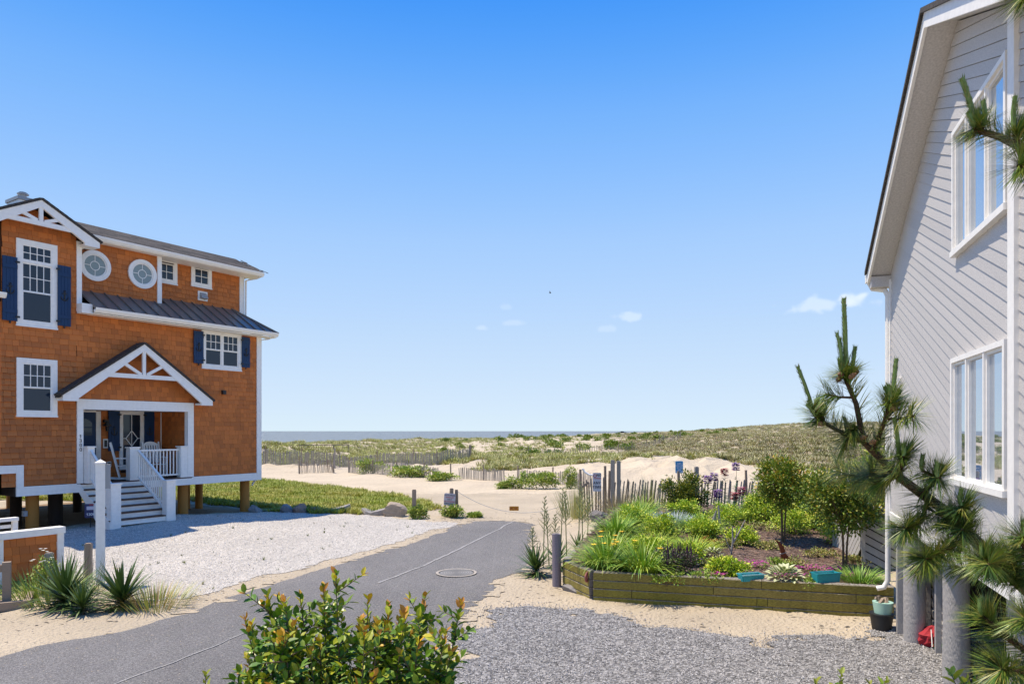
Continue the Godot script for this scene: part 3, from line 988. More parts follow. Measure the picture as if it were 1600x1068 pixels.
	for c in [[-5.58, 8.07], [-4.1, 8.09]]:
		b = B.new()
		ring(b, Vector2(c[0], c[1]), 0.35, 0.47, -0.6, -0.53)
		ring(b, Vector2(c[0], c[1]), 0.315, 0.36, -0.598, -0.555)
		var w := part(h, "round_window", b, M.white)
		b = B.new()
		ring(b, Vector2(c[0], c[1]), 0.0, 0.34, -0.598, -0.578)
		part(w, "pane", b, M.frost)
		b = B.new()
		ring(b, Vector2(c[0], c[1]), 0.125, 0.145, -0.578, -0.567)
		for k in 4:
			var a := PI / 2 * k
			var d := Vector3(cos(a), sin(a), 0)
			b.bar(Vector3(c[0], c[1], -0.572) + d * 0.145, Vector3(c[0], c[1], -0.572) + d * 0.32, 0.018, 0.01, Vector3.BACK)
		part(w, "muntin", b, M.white)
	b = B.new()
	b.box(Vector3(-1.87, 7.64, -1.0), Vector3(-1.5, 7.97, -0.96))
	var vent := part(h, "dryer_vent", b, M.white)
	b = B.new()
	b.prism(P([-0.96, 7.93, -0.82, 7.72, -0.96, 7.7]), 1.55, 1.8)
	for i in b.v.size():
		b.v[i] = Vector3(-b.v[i].z, b.v[i].y, b.v[i].x)
		b.n[i] = Vector3(-b.n[i].z, b.n[i].y, b.n[i].x)
	part(vent, "hood", b, M.greymetal)
	b = B.new()
	b.box(Vector3(-1.62, 4.28, 0.01), Vector3(-1.5, 4.42, 0.13))
	part(h, "wall_lamp", b, M.black)
	# porch: deck, door, window, fittings
	b = B.new()
	for k in 13:
		b.box(Vector3(-6.3, 1.42, -1.76 + k * 0.14), Vector3(-2.76, 1.452, -1.76 + k * 0.14 + 0.135))
	part(h, "porch_deck", b, M.deck)
	b = B.new()
	b.box(Vector3(-5.9, 1.47, -1.77), Vector3(-4.98, 3.6, -1.72))
	var dr := part(h, "door", b, M.navy)
	b = B.new()
	for x in [-5.75, -5.4]:
		b.box(Vector3(x, 1.62, -1.72), Vector3(x + 0.28, 2.6, -1.708))
	b.box(Vector3(-5.82, 2.72, -1.72), Vector3(-5.06, 2.78, -1.705))
	part(dr, "door_panel", b, M.navy)
	b = B.new()
	b.prism(P([-5.7, 2.85, -5.1, 2.85, -5.1, 3.25, -5.2, 3.36, -5.4, 3.42, -5.6, 3.36, -5.7, 3.25]), -1.72, -1.712)
	part(dr, "pane", b, M.pane)
	b = B.new()
	b.box(Vector3(-5.7, 3.1, -1.712), Vector3(-5.1, 3.13, -1.7))
	part(dr, "muntin", b, M.navy)
	b = B.new()
	b.tube([Vector3(-5.06, 2.42, -1.72), Vector3(-5.06, 2.42, -1.66)], [0.03, 0.035], 8)
	part(dr, "door_handle", b, M.greymetal)
	b = B.new()
	b.box(Vector3(-4.98, 1.47, -1.76), Vector3(-4.83, 3.64, -1.7))
	b.box(Vector3(-6.05, 3.6, -1.76), Vector3(-4.98, 3.66, -1.7))
	part(h, "door_casing", b, M.white)
	var pw := window(h, -4.23, 1.72, -3.4, 3.66, -1.75, 0.1, [[-4.14, 1.84, -3.49, 3.58, 2, 1]])
	b = B.new()
	var dm := Vector3(-3.815, 2.75, -1.718)
	for k in 4:
		var a := dm + Vector3(cos(PI / 2 * k) * 0.2, sin(PI / 2 * k) * 0.26, 0)
		var z := dm + Vector3(cos(PI / 2 * (k + 1)) * 0.2, sin(PI / 2 * (k + 1)) * 0.26, 0)
		b.bar(a, z, 0.024, 0.012, Vector3.BACK)
	b.bar(dm + Vector3(-0.3, 0, 0), dm + Vector3(-0.2, 0, 0), 0.022, 0.012, Vector3.BACK)
	b.bar(dm + Vector3(0.2, 0, 0), dm + Vector3(0.3, 0, 0), 0.022, 0.012, Vector3.BACK)
	part(pw, "diamond_muntin", b, M.white)
	b = B.new()
	b.prism(P([-4.005, 2.75, -3.815, 3.0, -3.625, 2.75, -3.815, 2.5]), -1.731, -1.721)
	part(pw, "diamond_pane", b, M.pane)
	shutter(h, -4.6, 2.34, -4.23, 3.66, -1.72, -4.24)
	shutter(h, -3.4, 2.34, -3.05, 3.66, -1.72, -3.39)
	b = B.new()
	b.box(Vector3(-4.76, 3.28, -1.74), Vector3(-4.62, 3.36, -1.6))
	b.tube([Vector3(-4.69, 3.3, -1.6), Vector3(-4.69, 3.24, -1.58), Vector3(-4.69, 3.16, -1.58)], [0.03, 0.07, 0.15], 10)
	b.tube([Vector3(-4.69, 3.15, -1.58), Vector3(-4.69, 3.0, -1.58)], [0.06, 0.05], 10)
	part(h, "porch_lantern", b, M.black)
	b = B.new()
	b.box(Vector3(-4.75, 2.44, -1.74), Vector3(-4.6, 2.74, -1.71))
	b.box(Vector3(-4.62, 1.82, -1.74), Vector3(-4.5, 2.0, -1.7))
	var pl := part(h, "wall_panel", b, M.white)
	b = B.new()
	b.box(Vector3(-4.72, 2.48, -1.71), Vector3(-4.63, 2.7, -1.704))
	b.box(Vector3(-4.6, 1.85, -1.7), Vector3(-4.52, 1.97, -1.694))
	part(pl, "panel_face", b, M.black)
	# stairs
	var risers := 7
	for k in risers:
		var v := 1.45 - 0.163 * k
		var z := 0.06 + 0.27 * k
		if k > 0:
			b = B.new()
			b.box(Vector3(-6.32, v - 0.03, z - 0.28), Vector3(-4.36, v + 0.003, z + 0.02))
			part(h, "stair_tread", b, M.deck)
		b = B.new()
		b.box(Vector3(-6.3, v - 0.163, z - 0.03), Vector3(-4.38, v - 0.031, z))
		part(h, "stair_riser", b, M.white)
	for x in [-6.31, -4.38]:
		b = B.new()
		b.prism(P([0.0, 1.2, 0.02, 1.42, 1.72, 0.42, 1.72, 0.1, 1.35, 0.1]), -x - 0.015, -x + 0.015)
		for i in b.v.size():
			b.v[i] = Vector3(-b.v[i].z, b.v[i].y, b.v[i].x)
			b.n[i] = Vector3(-b.n[i].z, b.n[i].y, b.n[i].x)
		part(h, "stair_stringer", b, M.white)
	# newels
	for q in [[-4.82, 1.46, -0.22, 0.3, 1.0], [-3.15, 1.46, -0.2, 0.34, 1.0], [-6.2, 1.46, 0.02, 0.2, 1.05], [-4.66, 0.22, 1.5, 0.28, 1.26], [-6.3, 0.22, 1.5, 0.28, 1.26]]:
		b = B.new()
		b.box(Vector3(q[0], q[1], q[2]), Vector3(q[0] + q[3], q[1] + q[4], q[2] + 0.24))
		b.box(Vector3(q[0] - 0.025, q[1] + q[4], q[2] - 0.025), Vector3(q[0] + q[3] + 0.025, q[1] + q[4] + 0.04, q[2] + 0.265))
		var nw := part(h, "newel", b, M.white)
		b = B.new()
		for e in [[0.03, 0.07, 0.06, q[4] - 0.08], [q[3] - 0.06, 0.07, q[3] - 0.03, q[4] - 0.08]]:
			b.box(Vector3(q[0] + e[0], q[1] + e[1], q[2] + 0.24), Vector3(q[0] + e[2], q[1] + e[3], q[2] + 0.25))
		part(nw, "panel_mould", b, M.white)
	rail(h, Vector3(-4.52, 2.38, -0.1), Vector3(-3.15, 2.38, -0.1), 0.82, 12)
	rail(h, Vector3(-4.6, 2.38, 0.08), Vector3(-4.55, 1.42, 1.5), 0.82, 14)
	rail(h, Vector3(-6.1, 2.42, 0.24), Vector3(-6.15, 1.42, 1.5), 0.82, 13)
	# house number down the porch post
	var y := 2.84
	for d in ["1", "3", "0", "0"]:
		var tm := TextMesh.new()
		tm.text = d
		tm.font_size = 32
		tm.pixel_size = 0.0042
		tm.depth = 0.012
		var sf := SystemFont.new()
		sf.font_names = ["Droid Sans"]
		tm.font = sf
		var o := inst(h, "house_number", tm, M.black, Transform3D(Basis(), Vector3(-6.3, y, 0.064)))
		o.set_meta("label", "black digit %s on the porch post" % d)
		y -= 0.13
	# piles
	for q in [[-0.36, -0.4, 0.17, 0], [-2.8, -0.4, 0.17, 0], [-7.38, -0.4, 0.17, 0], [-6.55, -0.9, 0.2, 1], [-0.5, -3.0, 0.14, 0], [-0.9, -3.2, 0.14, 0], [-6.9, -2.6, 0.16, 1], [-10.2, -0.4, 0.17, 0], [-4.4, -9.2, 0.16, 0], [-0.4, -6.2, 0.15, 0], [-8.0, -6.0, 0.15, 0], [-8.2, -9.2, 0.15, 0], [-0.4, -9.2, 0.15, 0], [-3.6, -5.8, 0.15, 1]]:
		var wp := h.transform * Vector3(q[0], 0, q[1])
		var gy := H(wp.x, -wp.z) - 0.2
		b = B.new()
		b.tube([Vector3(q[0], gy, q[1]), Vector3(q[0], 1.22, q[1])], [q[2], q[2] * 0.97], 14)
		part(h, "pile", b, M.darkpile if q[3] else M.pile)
	b = B.new()
	b.box(Vector3(-7.64, 0.6, -0.42), Vector3(-7.54, 0.75, -0.3))
	part(h, "outlet_box", b, M.greymetal)

func ring(b: B, c: Vector2, r0: float, r1: float, z0: float, z1: float) -> void:
	var k := 28
	for i in k:
		var d0 := Vector2.from_angle(TAU * i / k)
		var d1 := Vector2.from_angle(TAU * (i + 1) / k)
		var q := [c + d0 * r0, c + d1 * r0, c + d1 * r1, c + d0 * r1]
		b.quad(Vector3(q[0].x, q[0].y, z1), Vector3(q[1].x, q[1].y, z1), Vector3(q[2].x, q[2].y, z1), Vector3(q[3].x, q[3].y, z1), Vector3.BACK)
		b.quad(Vector3(q[3].x, q[3].y, z0), Vector3(q[2].x, q[2].y, z0), Vector3(q[2].x, q[2].y, z1), Vector3(q[3].x, q[3].y, z1), Vector3(d0.x + d1.x, d0.y + d1.y, 0).normalized())
		if r0 > 0.0:
			b.quad(Vector3(q[0].x, q[0].y, z0), Vector3(q[1].x, q[1].y, z0), Vector3(q[1].x, q[1].y, z1), Vector3(q[0].x, q[0].y, z1), -Vector3(d0.x + d1.x, d0.y + d1.y, 0).normalized())

func rail(parent: Node3D, a: Vector3, z: Vector3, drop: float, k: int) -> void:
	var b := B.new()
	b.bar(a, z, 0.07, 0.055)
	part(parent, "top_rail", b, M.white)
	b = B.new()
	b.bar(a - Vector3(0, drop, 0), z - Vector3(0, drop, 0), 0.05, 0.05)
	part(parent, "bottom_rail", b, M.white)
	for i in k:
		var p := a.lerp(z, (i + 0.5) / k)
		b = B.new()
		b.box(p + Vector3(-0.016, -drop, -0.016), p + Vector3(0.016, -0.02, 0.016))
		part(parent, "baluster", b, M.white)

func rocking_chair(label: String, at: Vector3, turn: float) -> void:
	var t := thing("rocking_chair", label, "chair", at, turn, "white rocking chairs on the porch")
	var b := B.new()
	for k in 6:
		b.box(Vector3(-0.24, 0.42, -0.2 + k * 0.075), Vector3(0.24, 0.44, -0.2 + k * 0.075 + 0.065))
	part(t, "seat", b, M.white)
	for sg in [-1.0, 1.0]:
		b = B.new()
		b.bar(Vector3(sg * 0.26, 0.06, -0.16), Vector3(sg * 0.26, 1.18, -0.42), 0.04, 0.045)
		part(t, "back_post", b, M.white)
		b = B.new()
		b.bar(Vector3(sg * 0.26, 0.06, 0.24), Vector3(sg * 0.26, 0.66, 0.24), 0.04, 0.045)
		part(t, "front_leg", b, M.white)
		b = B.new()
		b.bar(Vector3(sg * 0.26, 0.67, 0.3), Vector3(sg * 0.26, 0.67, -0.28), 0.08, 0.025)
		part(t, "armrest", b, M.white)
		b = B.new()
		var pts := []
		var rr := []
		for k in 9:
			var f := -0.5 + k * 0.11
			pts.append(Vector3(sg * 0.26, 0.025 + 0.16 * (f + 0.05) * (f + 0.05), f))
			rr.append(0.024)
		b.tube(pts, rr, 6)
		part(t, "rocker", b, M.white)
	for k in 6:
		b = B.new()
		var x := -0.2 + k * 0.08
		b.bar(Vector3(x, 0.48, -0.262), Vector3(x, 1.1, -0.405), 0.05, 0.014)
		part(t, "back_slat", b, M.white)
	b = B.new()
	b.prism(P([-0.24, 1.06, 0.24, 1.06, 0.24, 1.1, 0.12, 1.17, 0, 1.19, -0.12, 1.17, -0.24, 1.1]), -0.43, -0.405)
	part(t, "crest_rail", b, M.white)

# ---- grey gabled house ---------------------------------------------------------------------------------------
func grey_window(h: Node3D, s0: float, v0: float, s1: float, v1: float, cuts: Array, called := "window") -> void:
	var b := B.new()
	var f := 0.05
	b.box(Vector3(s0, v0, -0.02), Vector3(s0 + f, v1, 0.06))
	b.box(Vector3(s1 - f, v0, -0.02), Vector3(s1, v1, 0.06))
	b.box(Vector3(s0 + f, v1 - f, -0.02), Vector3(s1 - f, v1, 0.06))
	b.box(Vector3(s0 - 0.01, v0 - 0.01, -0.02), Vector3(s1 + 0.01, v0 + f, 0.075))
	for c in cuts:
		b.box(Vector3(c - 0.018, v0 + f, -0.02), Vector3(c + 0.018, v1 - f, 0.055))
	var w := part(h, called, b, M.white)
	var e: Array = [s0 + f] + cuts + [s1 - f]
	for i in e.size() - 1:
		var a: float = e[i] + (0.018 if i > 0 else 0.0)
		var z: float = e[i + 1] - (0.018 if i < e.size() - 2 else 0.0)
		b = B.new()
		b.box(Vector3(a, v0 + f, 0.0), Vector3(a + 0.022, v1 - f, 0.035))
		b.box(Vector3(z - 0.022, v0 + f, 0.0), Vector3(z, v1 - f, 0.035))
		b.box(Vector3(a + 0.022, v0 + f, 0.0), Vector3(z - 0.022, v0 + f + 0.03, 0.035))
		b.box(Vector3(a + 0.022, v1 - f - 0.03, 0.0), Vector3(z - 0.022, v1 - f, 0.035))
		part(w, "sash", b, M.white)
		b = B.new()
		b.box(Vector3(a + 0.022, v0 + f + 0.03, 0.004), Vector3(z - 0.022, v1 - f - 0.03, 0.012))
		part(w, "pane", b, M.glass)

func grey_house() -> void:
	var h := thing("gabled_house", "pale grey house with diagonal board siding, tall windows and round pilings", "house", V(6.04, 0, 11.2), 250.7)
	var b := B.new()
	var wall := P([0, 1.66, 8, 1.66, 8, 5.48, 4, 7.32, 0, 5.48])
	b.prism(wall, -8.0, -0.004)
	part(h, "wall", b, M.greyback)
	var holes := [P([3.95, 2.5, 5.6, 2.5, 5.6, 3.72, 3.95, 3.72]), P([4.0, 4.9, 5.63, 4.9, 5.63, 6.12, 4.0, 6.12]), P([0.5, 2.9, 0.86, 2.9, 0.86, 3.74, 0.5, 3.74])]
	var c := 1.6
	while c < 8.9:
		var w := 0.131
		var strip := P([-1, c + 0.4 + 0.006, 9, c - 3.6 + 0.006, 9, c - 3.6 + w, -1, c + 0.4 + w])
		var bits: Array = Geometry2D.intersect_polygons(strip, wall)
		for q in holes:
			var nxt := []
			for bit in bits:
				nxt.append_array(Geometry2D.clip_polygons(bit, q))
			bits = nxt
		for bit in bits:
			if absf(area(bit)) < 0.0008:
				continue
			b = B.new()
			b.col = g(rng.randf_range(0.93, 1.05))
			b.prism(bit, -0.003, 0.02)
			for i in b.v.size(): # lap: thick lower edge, thin upper edge
				var p := b.v[i]
				if p.z > 0.0:
					var t := clampf((p.y + 0.4 * p.x - c) / w, 0.0, 1.0)
					b.v[i].z = 0.019 - 0.011 * t
			part(h, "siding_board", b, M.siding)
		c += w
	# roof, soffit, fascia
	for sg in [0, 1]:
		var e0 := -0.16
		var q := P([e0, 5.42, 4, 7.335, 4, 7.43, e0, 5.515])
		var fas := P([e0 - 0.02, 5.38, 4, 7.31, 4, 7.49, e0 - 0.02, 5.56])
		var top := P([e0 - 0.05, 5.545, 4, 7.475, 4, 7.53, e0 - 0.05, 5.6])
		if sg == 1:
			for i in q.size():
				q[i].x = 8 - q[i].x
				fas[i].x = 8 - fas[i].x
				top[i].x = 8 - top[i].x
		b = B.new()
		b.prism(q, -8.2, 0.29)
		part(h, "soffit", b, M.siding)
		b = B.new()
		b.prism(fas, 0.291, 0.325)
		part(h, "fascia", b, M.white)
		b = B.new()
		b.prism(top, -8.3, 0.36)
		part(h, "roof_slope", b, M.rooftile)
	b = B.new()
	b.box(Vector3(-0.16, 5.3, 0.0), Vector3(0.02, 5.47, 0.29))
	part(h, "eave_return", b, M.siding)
	b = B.new()
	b.box(Vector3(-0.3, 5.42, -8.0), Vector3(-0.17, 5.55, 0.34))
	part(h, "gutter", b, M.white)
	b = B.new()
	b.tube([Vector3(-0.24, 5.42, 0.28), Vector3(-0.22, 5.32, 0.24), Vector3(-0.08, 5.26, 0.08), Vector3(-0.03, 5.15, 0.045), Vector3(-0.03, 0.62, 0.045), Vector3(-0.03, 0.5, 0.1), Vector3(-0.05, 0.47, 0.2)], [0.042, 0.042, 0.042, 0.042, 0.042, 0.042, 0.042], 8)
	part(h, "downspout", b, M.white)
	for t in [["corner_board", -0.02, 1.66, -0.12, 0.09, 5.4, 0.035], ["trim_board", 5.7, 1.66, 0.0, 5.86, 6.42, 0.05], ["skirt_board", 0.09, 1.6, -0.1, 5.7, 1.72, 0.04], ["skirt_board", 5.86, 1.6, -0.1, 8.0, 1.72, 0.04]]:
		b = B.new()
		b.box(Vector3(t[1], t[2], t[3]), Vector3(t[4], t[5], t[6]))
		part(h, t[0], b, M.white)
	grey_window(h, 3.9, 2.45, 5.65, 3.77, [4.47, 5.05])
	grey_window(h, 3.95, 4.85, 5.68, 6.17, [4.46, 5.1])
	grey_window(h, 0.47, 2.84, 0.89, 3.78, [])
	for q in [[1.21, -0.1, 0.14], [2.93, -0.22, 0.14], [3.6, -1.3, 0.14], [5.3, -0.2, 0.14], [7.4, -0.2, 0.14], [0.9, -3.0, 0.14], [3.6, -3.6, 0.14], [6.5, -3.6, 0.14]]:
		var wp := h.transform * Vector3(q[0], 0, q[1])
		b = B.new()
		var pts := []
		var rr := []
		for k in 7:
			pts.append(Vector3(q[0] + rng.randf_range(-0.004, 0.004), lerpf(H(wp.x, -wp.z) - 0.25, 1.68, k / 6.0), q[1]))
			rr.append(q[2] * (1.0 + rng.randf_range(-0.02, 0.02)) * (1.03 - 0.006 * k))
		b.tube(pts, rr, 18)
		part(h, "piling", b, M.greypile)
	b = B.new()
	b.box(Vector3(0.76, -0.1, -0.06), Vector3(0.88, 1.6, 0.06))
	part(h, "post", b, M.greypile)
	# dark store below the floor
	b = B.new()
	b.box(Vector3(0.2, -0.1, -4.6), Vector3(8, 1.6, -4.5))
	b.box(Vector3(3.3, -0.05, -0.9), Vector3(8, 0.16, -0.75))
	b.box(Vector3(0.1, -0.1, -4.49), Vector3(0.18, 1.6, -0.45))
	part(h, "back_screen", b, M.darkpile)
	# screen of sloping slats under the floor
	var s := thing("slat_screen", "grey screen of sloping slats between the round pilings below the house", "screen", V(6.04, 0, 11.2), 250.7)
	for x in [0.95, 1.6, 2.15, 2.66]:
		b = B.new()
		b.box(Vector3(x, -0.1, -0.34), Vector3(x + 0.08, 1.58, -0.27))
		part(s, "upright", b, M.greypile)
	for k in 12:
		b = B.new()
		b.bar(Vector3(0.96, 0.35 + k * 0.15 - 0.1, -0.37), Vector3(2.74, 0.35 + k * 0.15 - 0.75, -0.37), 0.02, 0.085)
		for i in b.v.size():
			b.v[i].y = clampf(b.v[i].y, -0.05, 1.58)
		part(s, "slat", b, M.greypile)
	# enclosure at the far end of the bed
	for e in [[V(6.7, 0.4, 13.45), V(8.2, 0.4, 12.95), 0.0, "slat_enclosure", "light grey boarded enclosure with slanting gaps facing the garden bed"], [V(6.95, 0.4, 15.2), V(6.685, 0.4, 13.5), 1.0, "slat_enclosure", "light grey slanting board side of the garden enclosure, running away from the bed"]]:
		var a: Vector3 = e[0]
		var z: Vector3 = e[1]
		var d := z - a
		var t := thing(e[3], e[4], "screen", a, rad_to_deg(atan2(-d.z, d.x)), "boarded enclosure beside the garden")
		var L := d.length()
		var fr := P([0, 0, L, 0, L, 1.12, 0, 1.12])
		var q := -1.2
		while q < 2.6:
			var sl := -0.55 if e[2] == 0.0 else 0.9
			var strip := P([-0.1, q - 0.1 * sl, L + 0.1, q + (L + 0.1) * sl, L + 0.1, q + (L + 0.1) * sl + 0.13, -0.1, q - 0.1 * sl + 0.13])
			for bit in Geometry2D.intersect_polygons(strip, fr):
				b = B.new()
				b.col = g(rng.randf_range(0.9, 1.05))
				b.prism(bit, -0.02, 0.0)
				part(t, "board", b, M.siding)
			q += 0.155
		b = B.new()
		b.box(Vector3(0.0, 0, -0.1), Vector3(L, 1.1, -0.07))
		part(t, "backing", b, M.darkpile)
		b = B.new()
		b.box(Vector3(-0.02, 1.121, -0.06), Vector3(L + 0.02, 1.16, 0.02))
		b.box(Vector3(-0.02, 0, -0.001), Vector3(0.05, 1.12, 0.018))
		part(t, "frame", b, M.siding)

# ---- yard things ---------------------------------------------------------------------------------------------
func post(called: String, label: String, at: Vector3, w: float, hgt: float, m: Material, lean := 0.0, group := "") -> Node3D:
	var t := thing(called, label, "post", at, rng.randf_range(-20, 20), group)
	var b := B.new()
	b.bar(Vector3(0, -0.2, 0), Vector3(lean, hgt, 0), w, w)
	b.bar(Vector3(lean, hgt, 0), Vector3(lean, hgt + w * 0.15, 0), w * 0.8, w * 0.8)
	part(t, "shaft", b, m)
	return t

func words(parent: Node3D, text: String, size: float, at: Vector3, m: Material, called := "lettering") -> void:
	var tm := TextMesh.new()
	tm.text = text
	tm.font_size = 32
	tm.pixel_size = size / 32.0
	tm.depth = 0.003
	tm.horizontal_alignment = HORIZONTAL_ALIGNMENT_CENTER
	var sf := SystemFont.new()
	sf.font_names = ["Droid Sans"]
	sf.font_weight = 700
	tm.font = sf
	inst(parent, called, tm, m, Transform3D(Basis(), at))

func plate(parent: Node3D, called: String, c: Vector3, w: float, hgt: float, m: Material, d := 0.006) -> MeshInstance3D:
	var b := B.new()
	var r := minf(w, hgt) * 0.12
	var poly := PackedVector2Array()
	for k in 4:
		var o := Vector2((w / 2 - r) * (1 if k == 0 or k == 3 else -1), (hgt / 2 - r) * (1 if k < 2 else -1))
		for i in 4:
			poly.append(o + Vector2.from_angle(PI / 2 * k + PI / 6 * i) * r + Vector2(c.x, c.y))
	b.prism(poly, c.z, c.z + d)
	return part(parent, called, b, m)

func yard() -> void:
	var b: B
	var ink := mat(Color(0.02, 0.02, 0.03), 0.6)
	var red := mat(Color(0.42, 0.03, 0.03), 0.6)
	var white := mat(Color(0.75, 0.75, 0.77), 0.5)
	# white post with a grey box
	var t := thing("white_post", "tall white square post with a capped top standing before the porch stairs", "post", V(-7.98, H(-7.98, 13.64), 13.64), 30)
	b = B.new()
	b.box(Vector3(-0.08, -0.2, -0.08), Vector3(0.08, 2.34, 0.08))
	part(t, "shaft", b, M.white)
	b = B.new()
	b.box(Vector3(-0.095, 2.34, -0.095), Vector3(0.095, 2.37, 0.095))
	for k in 4:
		var a := Basis(Vector3.UP, PI / 2 * k)
		b.tri(a * Vector3(-0.09, 2.37, 0.09), a * Vector3(0.09, 2.37, 0.09), Vector3(0, 2.43, 0), a * Vector3(0, 0.8, 0.5).normalized())
	part(t, "cap", b, M.white)
	b = B.new()
	b.box(Vector3(0.08, 1.86, -0.08), Vector3(0.17, 2.33, 0.04))
	part(t, "meter_box", b, M.greymetal)
	# small number sign on a stake
	t = thing("yard_sign", "small blue and red number sign on a stake beside the stairs", "sign", V(-12.1, H(-12.1, 20.2), 20.2), 25)
	b = B.new()
	b.tube([Vector3(0, -0.1, 0), Vector3(0, 0.35, 0)], [0.012, 0.012], 6)
	part(t, "stake", b, M.black)
	plate(t, "plate", Vector3(0, 0.48, 0), 0.3, 0.4, mat(Color(0.02, 0.025, 0.1), 0.5))
	plate(t, "band", Vector3(0.02, 0.56, 0.007), 0.24, 0.1, mat(Color(0.6, 0.55, 0.62), 0.5), 0.003)
	plate(t, "band", Vector3(0.05, 0.655, 0.007), 0.16, 0.03, red, 0.003)
	words(t, "1300", 0.1, Vector3(0, 0.38, 0.009), white)
	# low shingled wall
	t = thing("shingle_wall", "low shingled wall with white cap at the left edge of the picture", "wall", V(-8.98, 0, 14.08), 57.2)
	b = B.new()
	b.box(Vector3(-3.4, -0.1, -0.16), Vector3(-0.1, 0.98, -0.02))
	part(t, "core", b, M.cedar_back)
	shingles(t, P([-3.4, 0.0, -0.12, 0.0, -0.12, 0.96, -3.4, 0.96]), -0.02, [], 0.16)
	for q in [[-3.4, 0.962, -0.2, 0.02, 1.09, 0.05], [-0.12, -0.1, -0.18, 0.0, 0.96, 0.03], [-1.17, -0.1, -0.03, -1.05, 0.96, 0.022]]:
		b = B.new()
		b.box(Vector3(q[0], q[1], q[2]), Vector3(q[3], q[4], q[5]))
		part(t, "trim_board", b, M.white)
	t = thing("white_rail", "low white railing end behind the shingled wall", "railing", V(-10.85, 0.1, 15.4), 57.2)
	for q in [[-2.5, 0.95, -0.05, 0.0, 1.02, 0.12], [-2.5, 0.8, 0.0, -0.12, 0.87, 0.05], [-0.1, -0.2, 0.0, 0.0, 0.95, 0.08], [-1.6, -0.2, 0.0, -1.5, 0.95, 0.08]]:
		b = B.new()
		b.box(Vector3(q[0], q[1], q[2]), Vector3(q[3], q[4], q[5]))
		part(t, "rail_board", b, M.white)
	post("weathered_post", "short grey weathered post behind the left yucca, nearer the shingled wall", V(-8.85, 0, 13.45), 0.12, 0.66, M.greywood, 0.0, "weathered posts by the yuccas")
	post("weathered_post", "short brown weathered post standing on the shell gravel behind the yuccas", V(-8.55, 0, 14.2), 0.12, 0.72, M.slat, 0.0, "weathered posts by the yuccas")
	# timber frame
	t = thing("timber_frame", "rough timber rail and base frame lying at the left picture edge", "railing", V(-8.35, 0, 11.95), 30)
	for q in [[[-0.2, 0, -0.1], [-0.2, 0.78, -0.1], 0.12, 0.12, "upright"], [[-0.26, 0.68, -0.1], [-2.2, 0.68, -0.1], 0.06, 0.12, "rail"], [[0.15, 0.07, 0.1], [-2.2, 0.07, 0.1], 0.1, 0.14, "base_timber"], [[0.1, 0.07, 0.05], [0.1, 0.07, -0.7], 0.1, 0.12, "base_timber"], [[-0.26, 0.08, -0.1], [-1.2, 0.08, -0.1], 0.1, 0.12, "base_timber"]]:
		b = B.new()
		b.bar(Vector3(q[0][0], q[0][1], q[0][2]), Vector3(q[1][0], q[1][1], q[1][2]), q[2], q[3])
		part(t, q[4], b, M.slat)
	# road furniture
	var crack := B.new()
	var line := [[0.05, 23.2], [-0.2, 22.4], [-0.39, 21.57], [-0.75, 20.1], [-1.3, 17.93], [-1.98, 15.57], [-2.65, 13.87]]
	var line2 := [[-2.95, 13.1], [-3.74, 11.11], [-4.27, 9.4], [-4.63, 8.48], [-5.6, 5.5]]
	for ln in [[line, 0.028], [line2, 0.012]]:
		crack.col = Color(0.42, 0.41, 0.39)
		for i in ln[0].size() - 1:
			var n := 10
			for k in n:
				var p := Vector2(ln[0][i][0], ln[0][i][1]).lerp(Vector2(ln[0][i + 1][0], ln[0][i + 1][1]), float(k) / n)
				var q := Vector2(ln[0][i][0], ln[0][i][1]).lerp(Vector2(ln[0][i + 1][0], ln[0][i + 1][1]), float(k + 1) / n)
				p.x += 0.05 * nz.get_noise_2d(p.y * 20.0, 3.0)
				q.x += 0.05 * nz.get_noise_2d(q.y * 20.0, 3.0)
				var w: float = ln[1] * (1.0 + 0.6 * nz2.get_noise_2d(p.y * 60.0, 9.0))
				crack.quad(V(p.x - w, H(p.x, p.y) + 0.017, p.y), V(q.x - w, H(q.x, q.y) + 0.017, q.y), V(q.x + w, H(q.x, q.y) + 0.017, q.y), V(p.x + w, H(p.x, p.y) + 0.017, p.y), Vector3.UP)
	part(road, "sand_filled_crack", crack, M.sand)
	t = thing("manhole_cover", "round iron manhole cover with a sandy rim set in the asphalt", "manhole", V(-1.17, H(-1.17, 14.8) + 0.012, 14.8))
	b = B.new()
	b.tube([Vector3(0, 0, 0), Vector3(0, 0.012, 0)], [0.36, 0.355], 32)
	b.col = g(0.9)
	part(t, "cover", b, mat(Color(0.17, 0.165, 0.16), 0.8, null))
	b = B.new()
	b.col = Color(0.5, 0.45, 0.38)
	rim(b, 0.375, 0.43, 0.016)
	part(t, "rim", b, M.sand)
	b = B.new()
	for k in 6:
		rim(b, 0.05 + 0.05 * k, 0.068 + 0.05 * k, 0.0155)
	b.col = g(0.2)
	part(t, "ridges", b, mat(Color(0.26, 0.25, 0.23), 0.8))
	# chain gate at the road end
	post("chain_post", "lone weathered square post beside the boulder at the edge of the shell lot", V(-3.35, 0, 24.09), 0.13, 0.98, M.slat, 0.0, "posts at the road end")
	t = post("sign_post", "leaning weathered post holding the white notice at the road end", V(-2.16, 0, 24.6), 0.12, 0.98, M.slat, 0.05, "posts at the road end")
	post("chain_post", "thin weathered post just right of the white notice, holding the chain", V(-1.92, 0, 24.7), 0.1, 0.93, M.slat, -0.03, "posts at the road end")
	post("chain_post", "short dark post holding the right end of the chain before the slat fence", V(2.15, 0.2, 23.3), 0.11, 0.6, M.slat, 0.0, "posts at the road end")
	t = thing("notice_board", "white rectangular notice with red and black lines of writing at the road end", "sign", V(-2.17, 0.62, 24.5), -3)
	t.rotation_degrees.z = -4
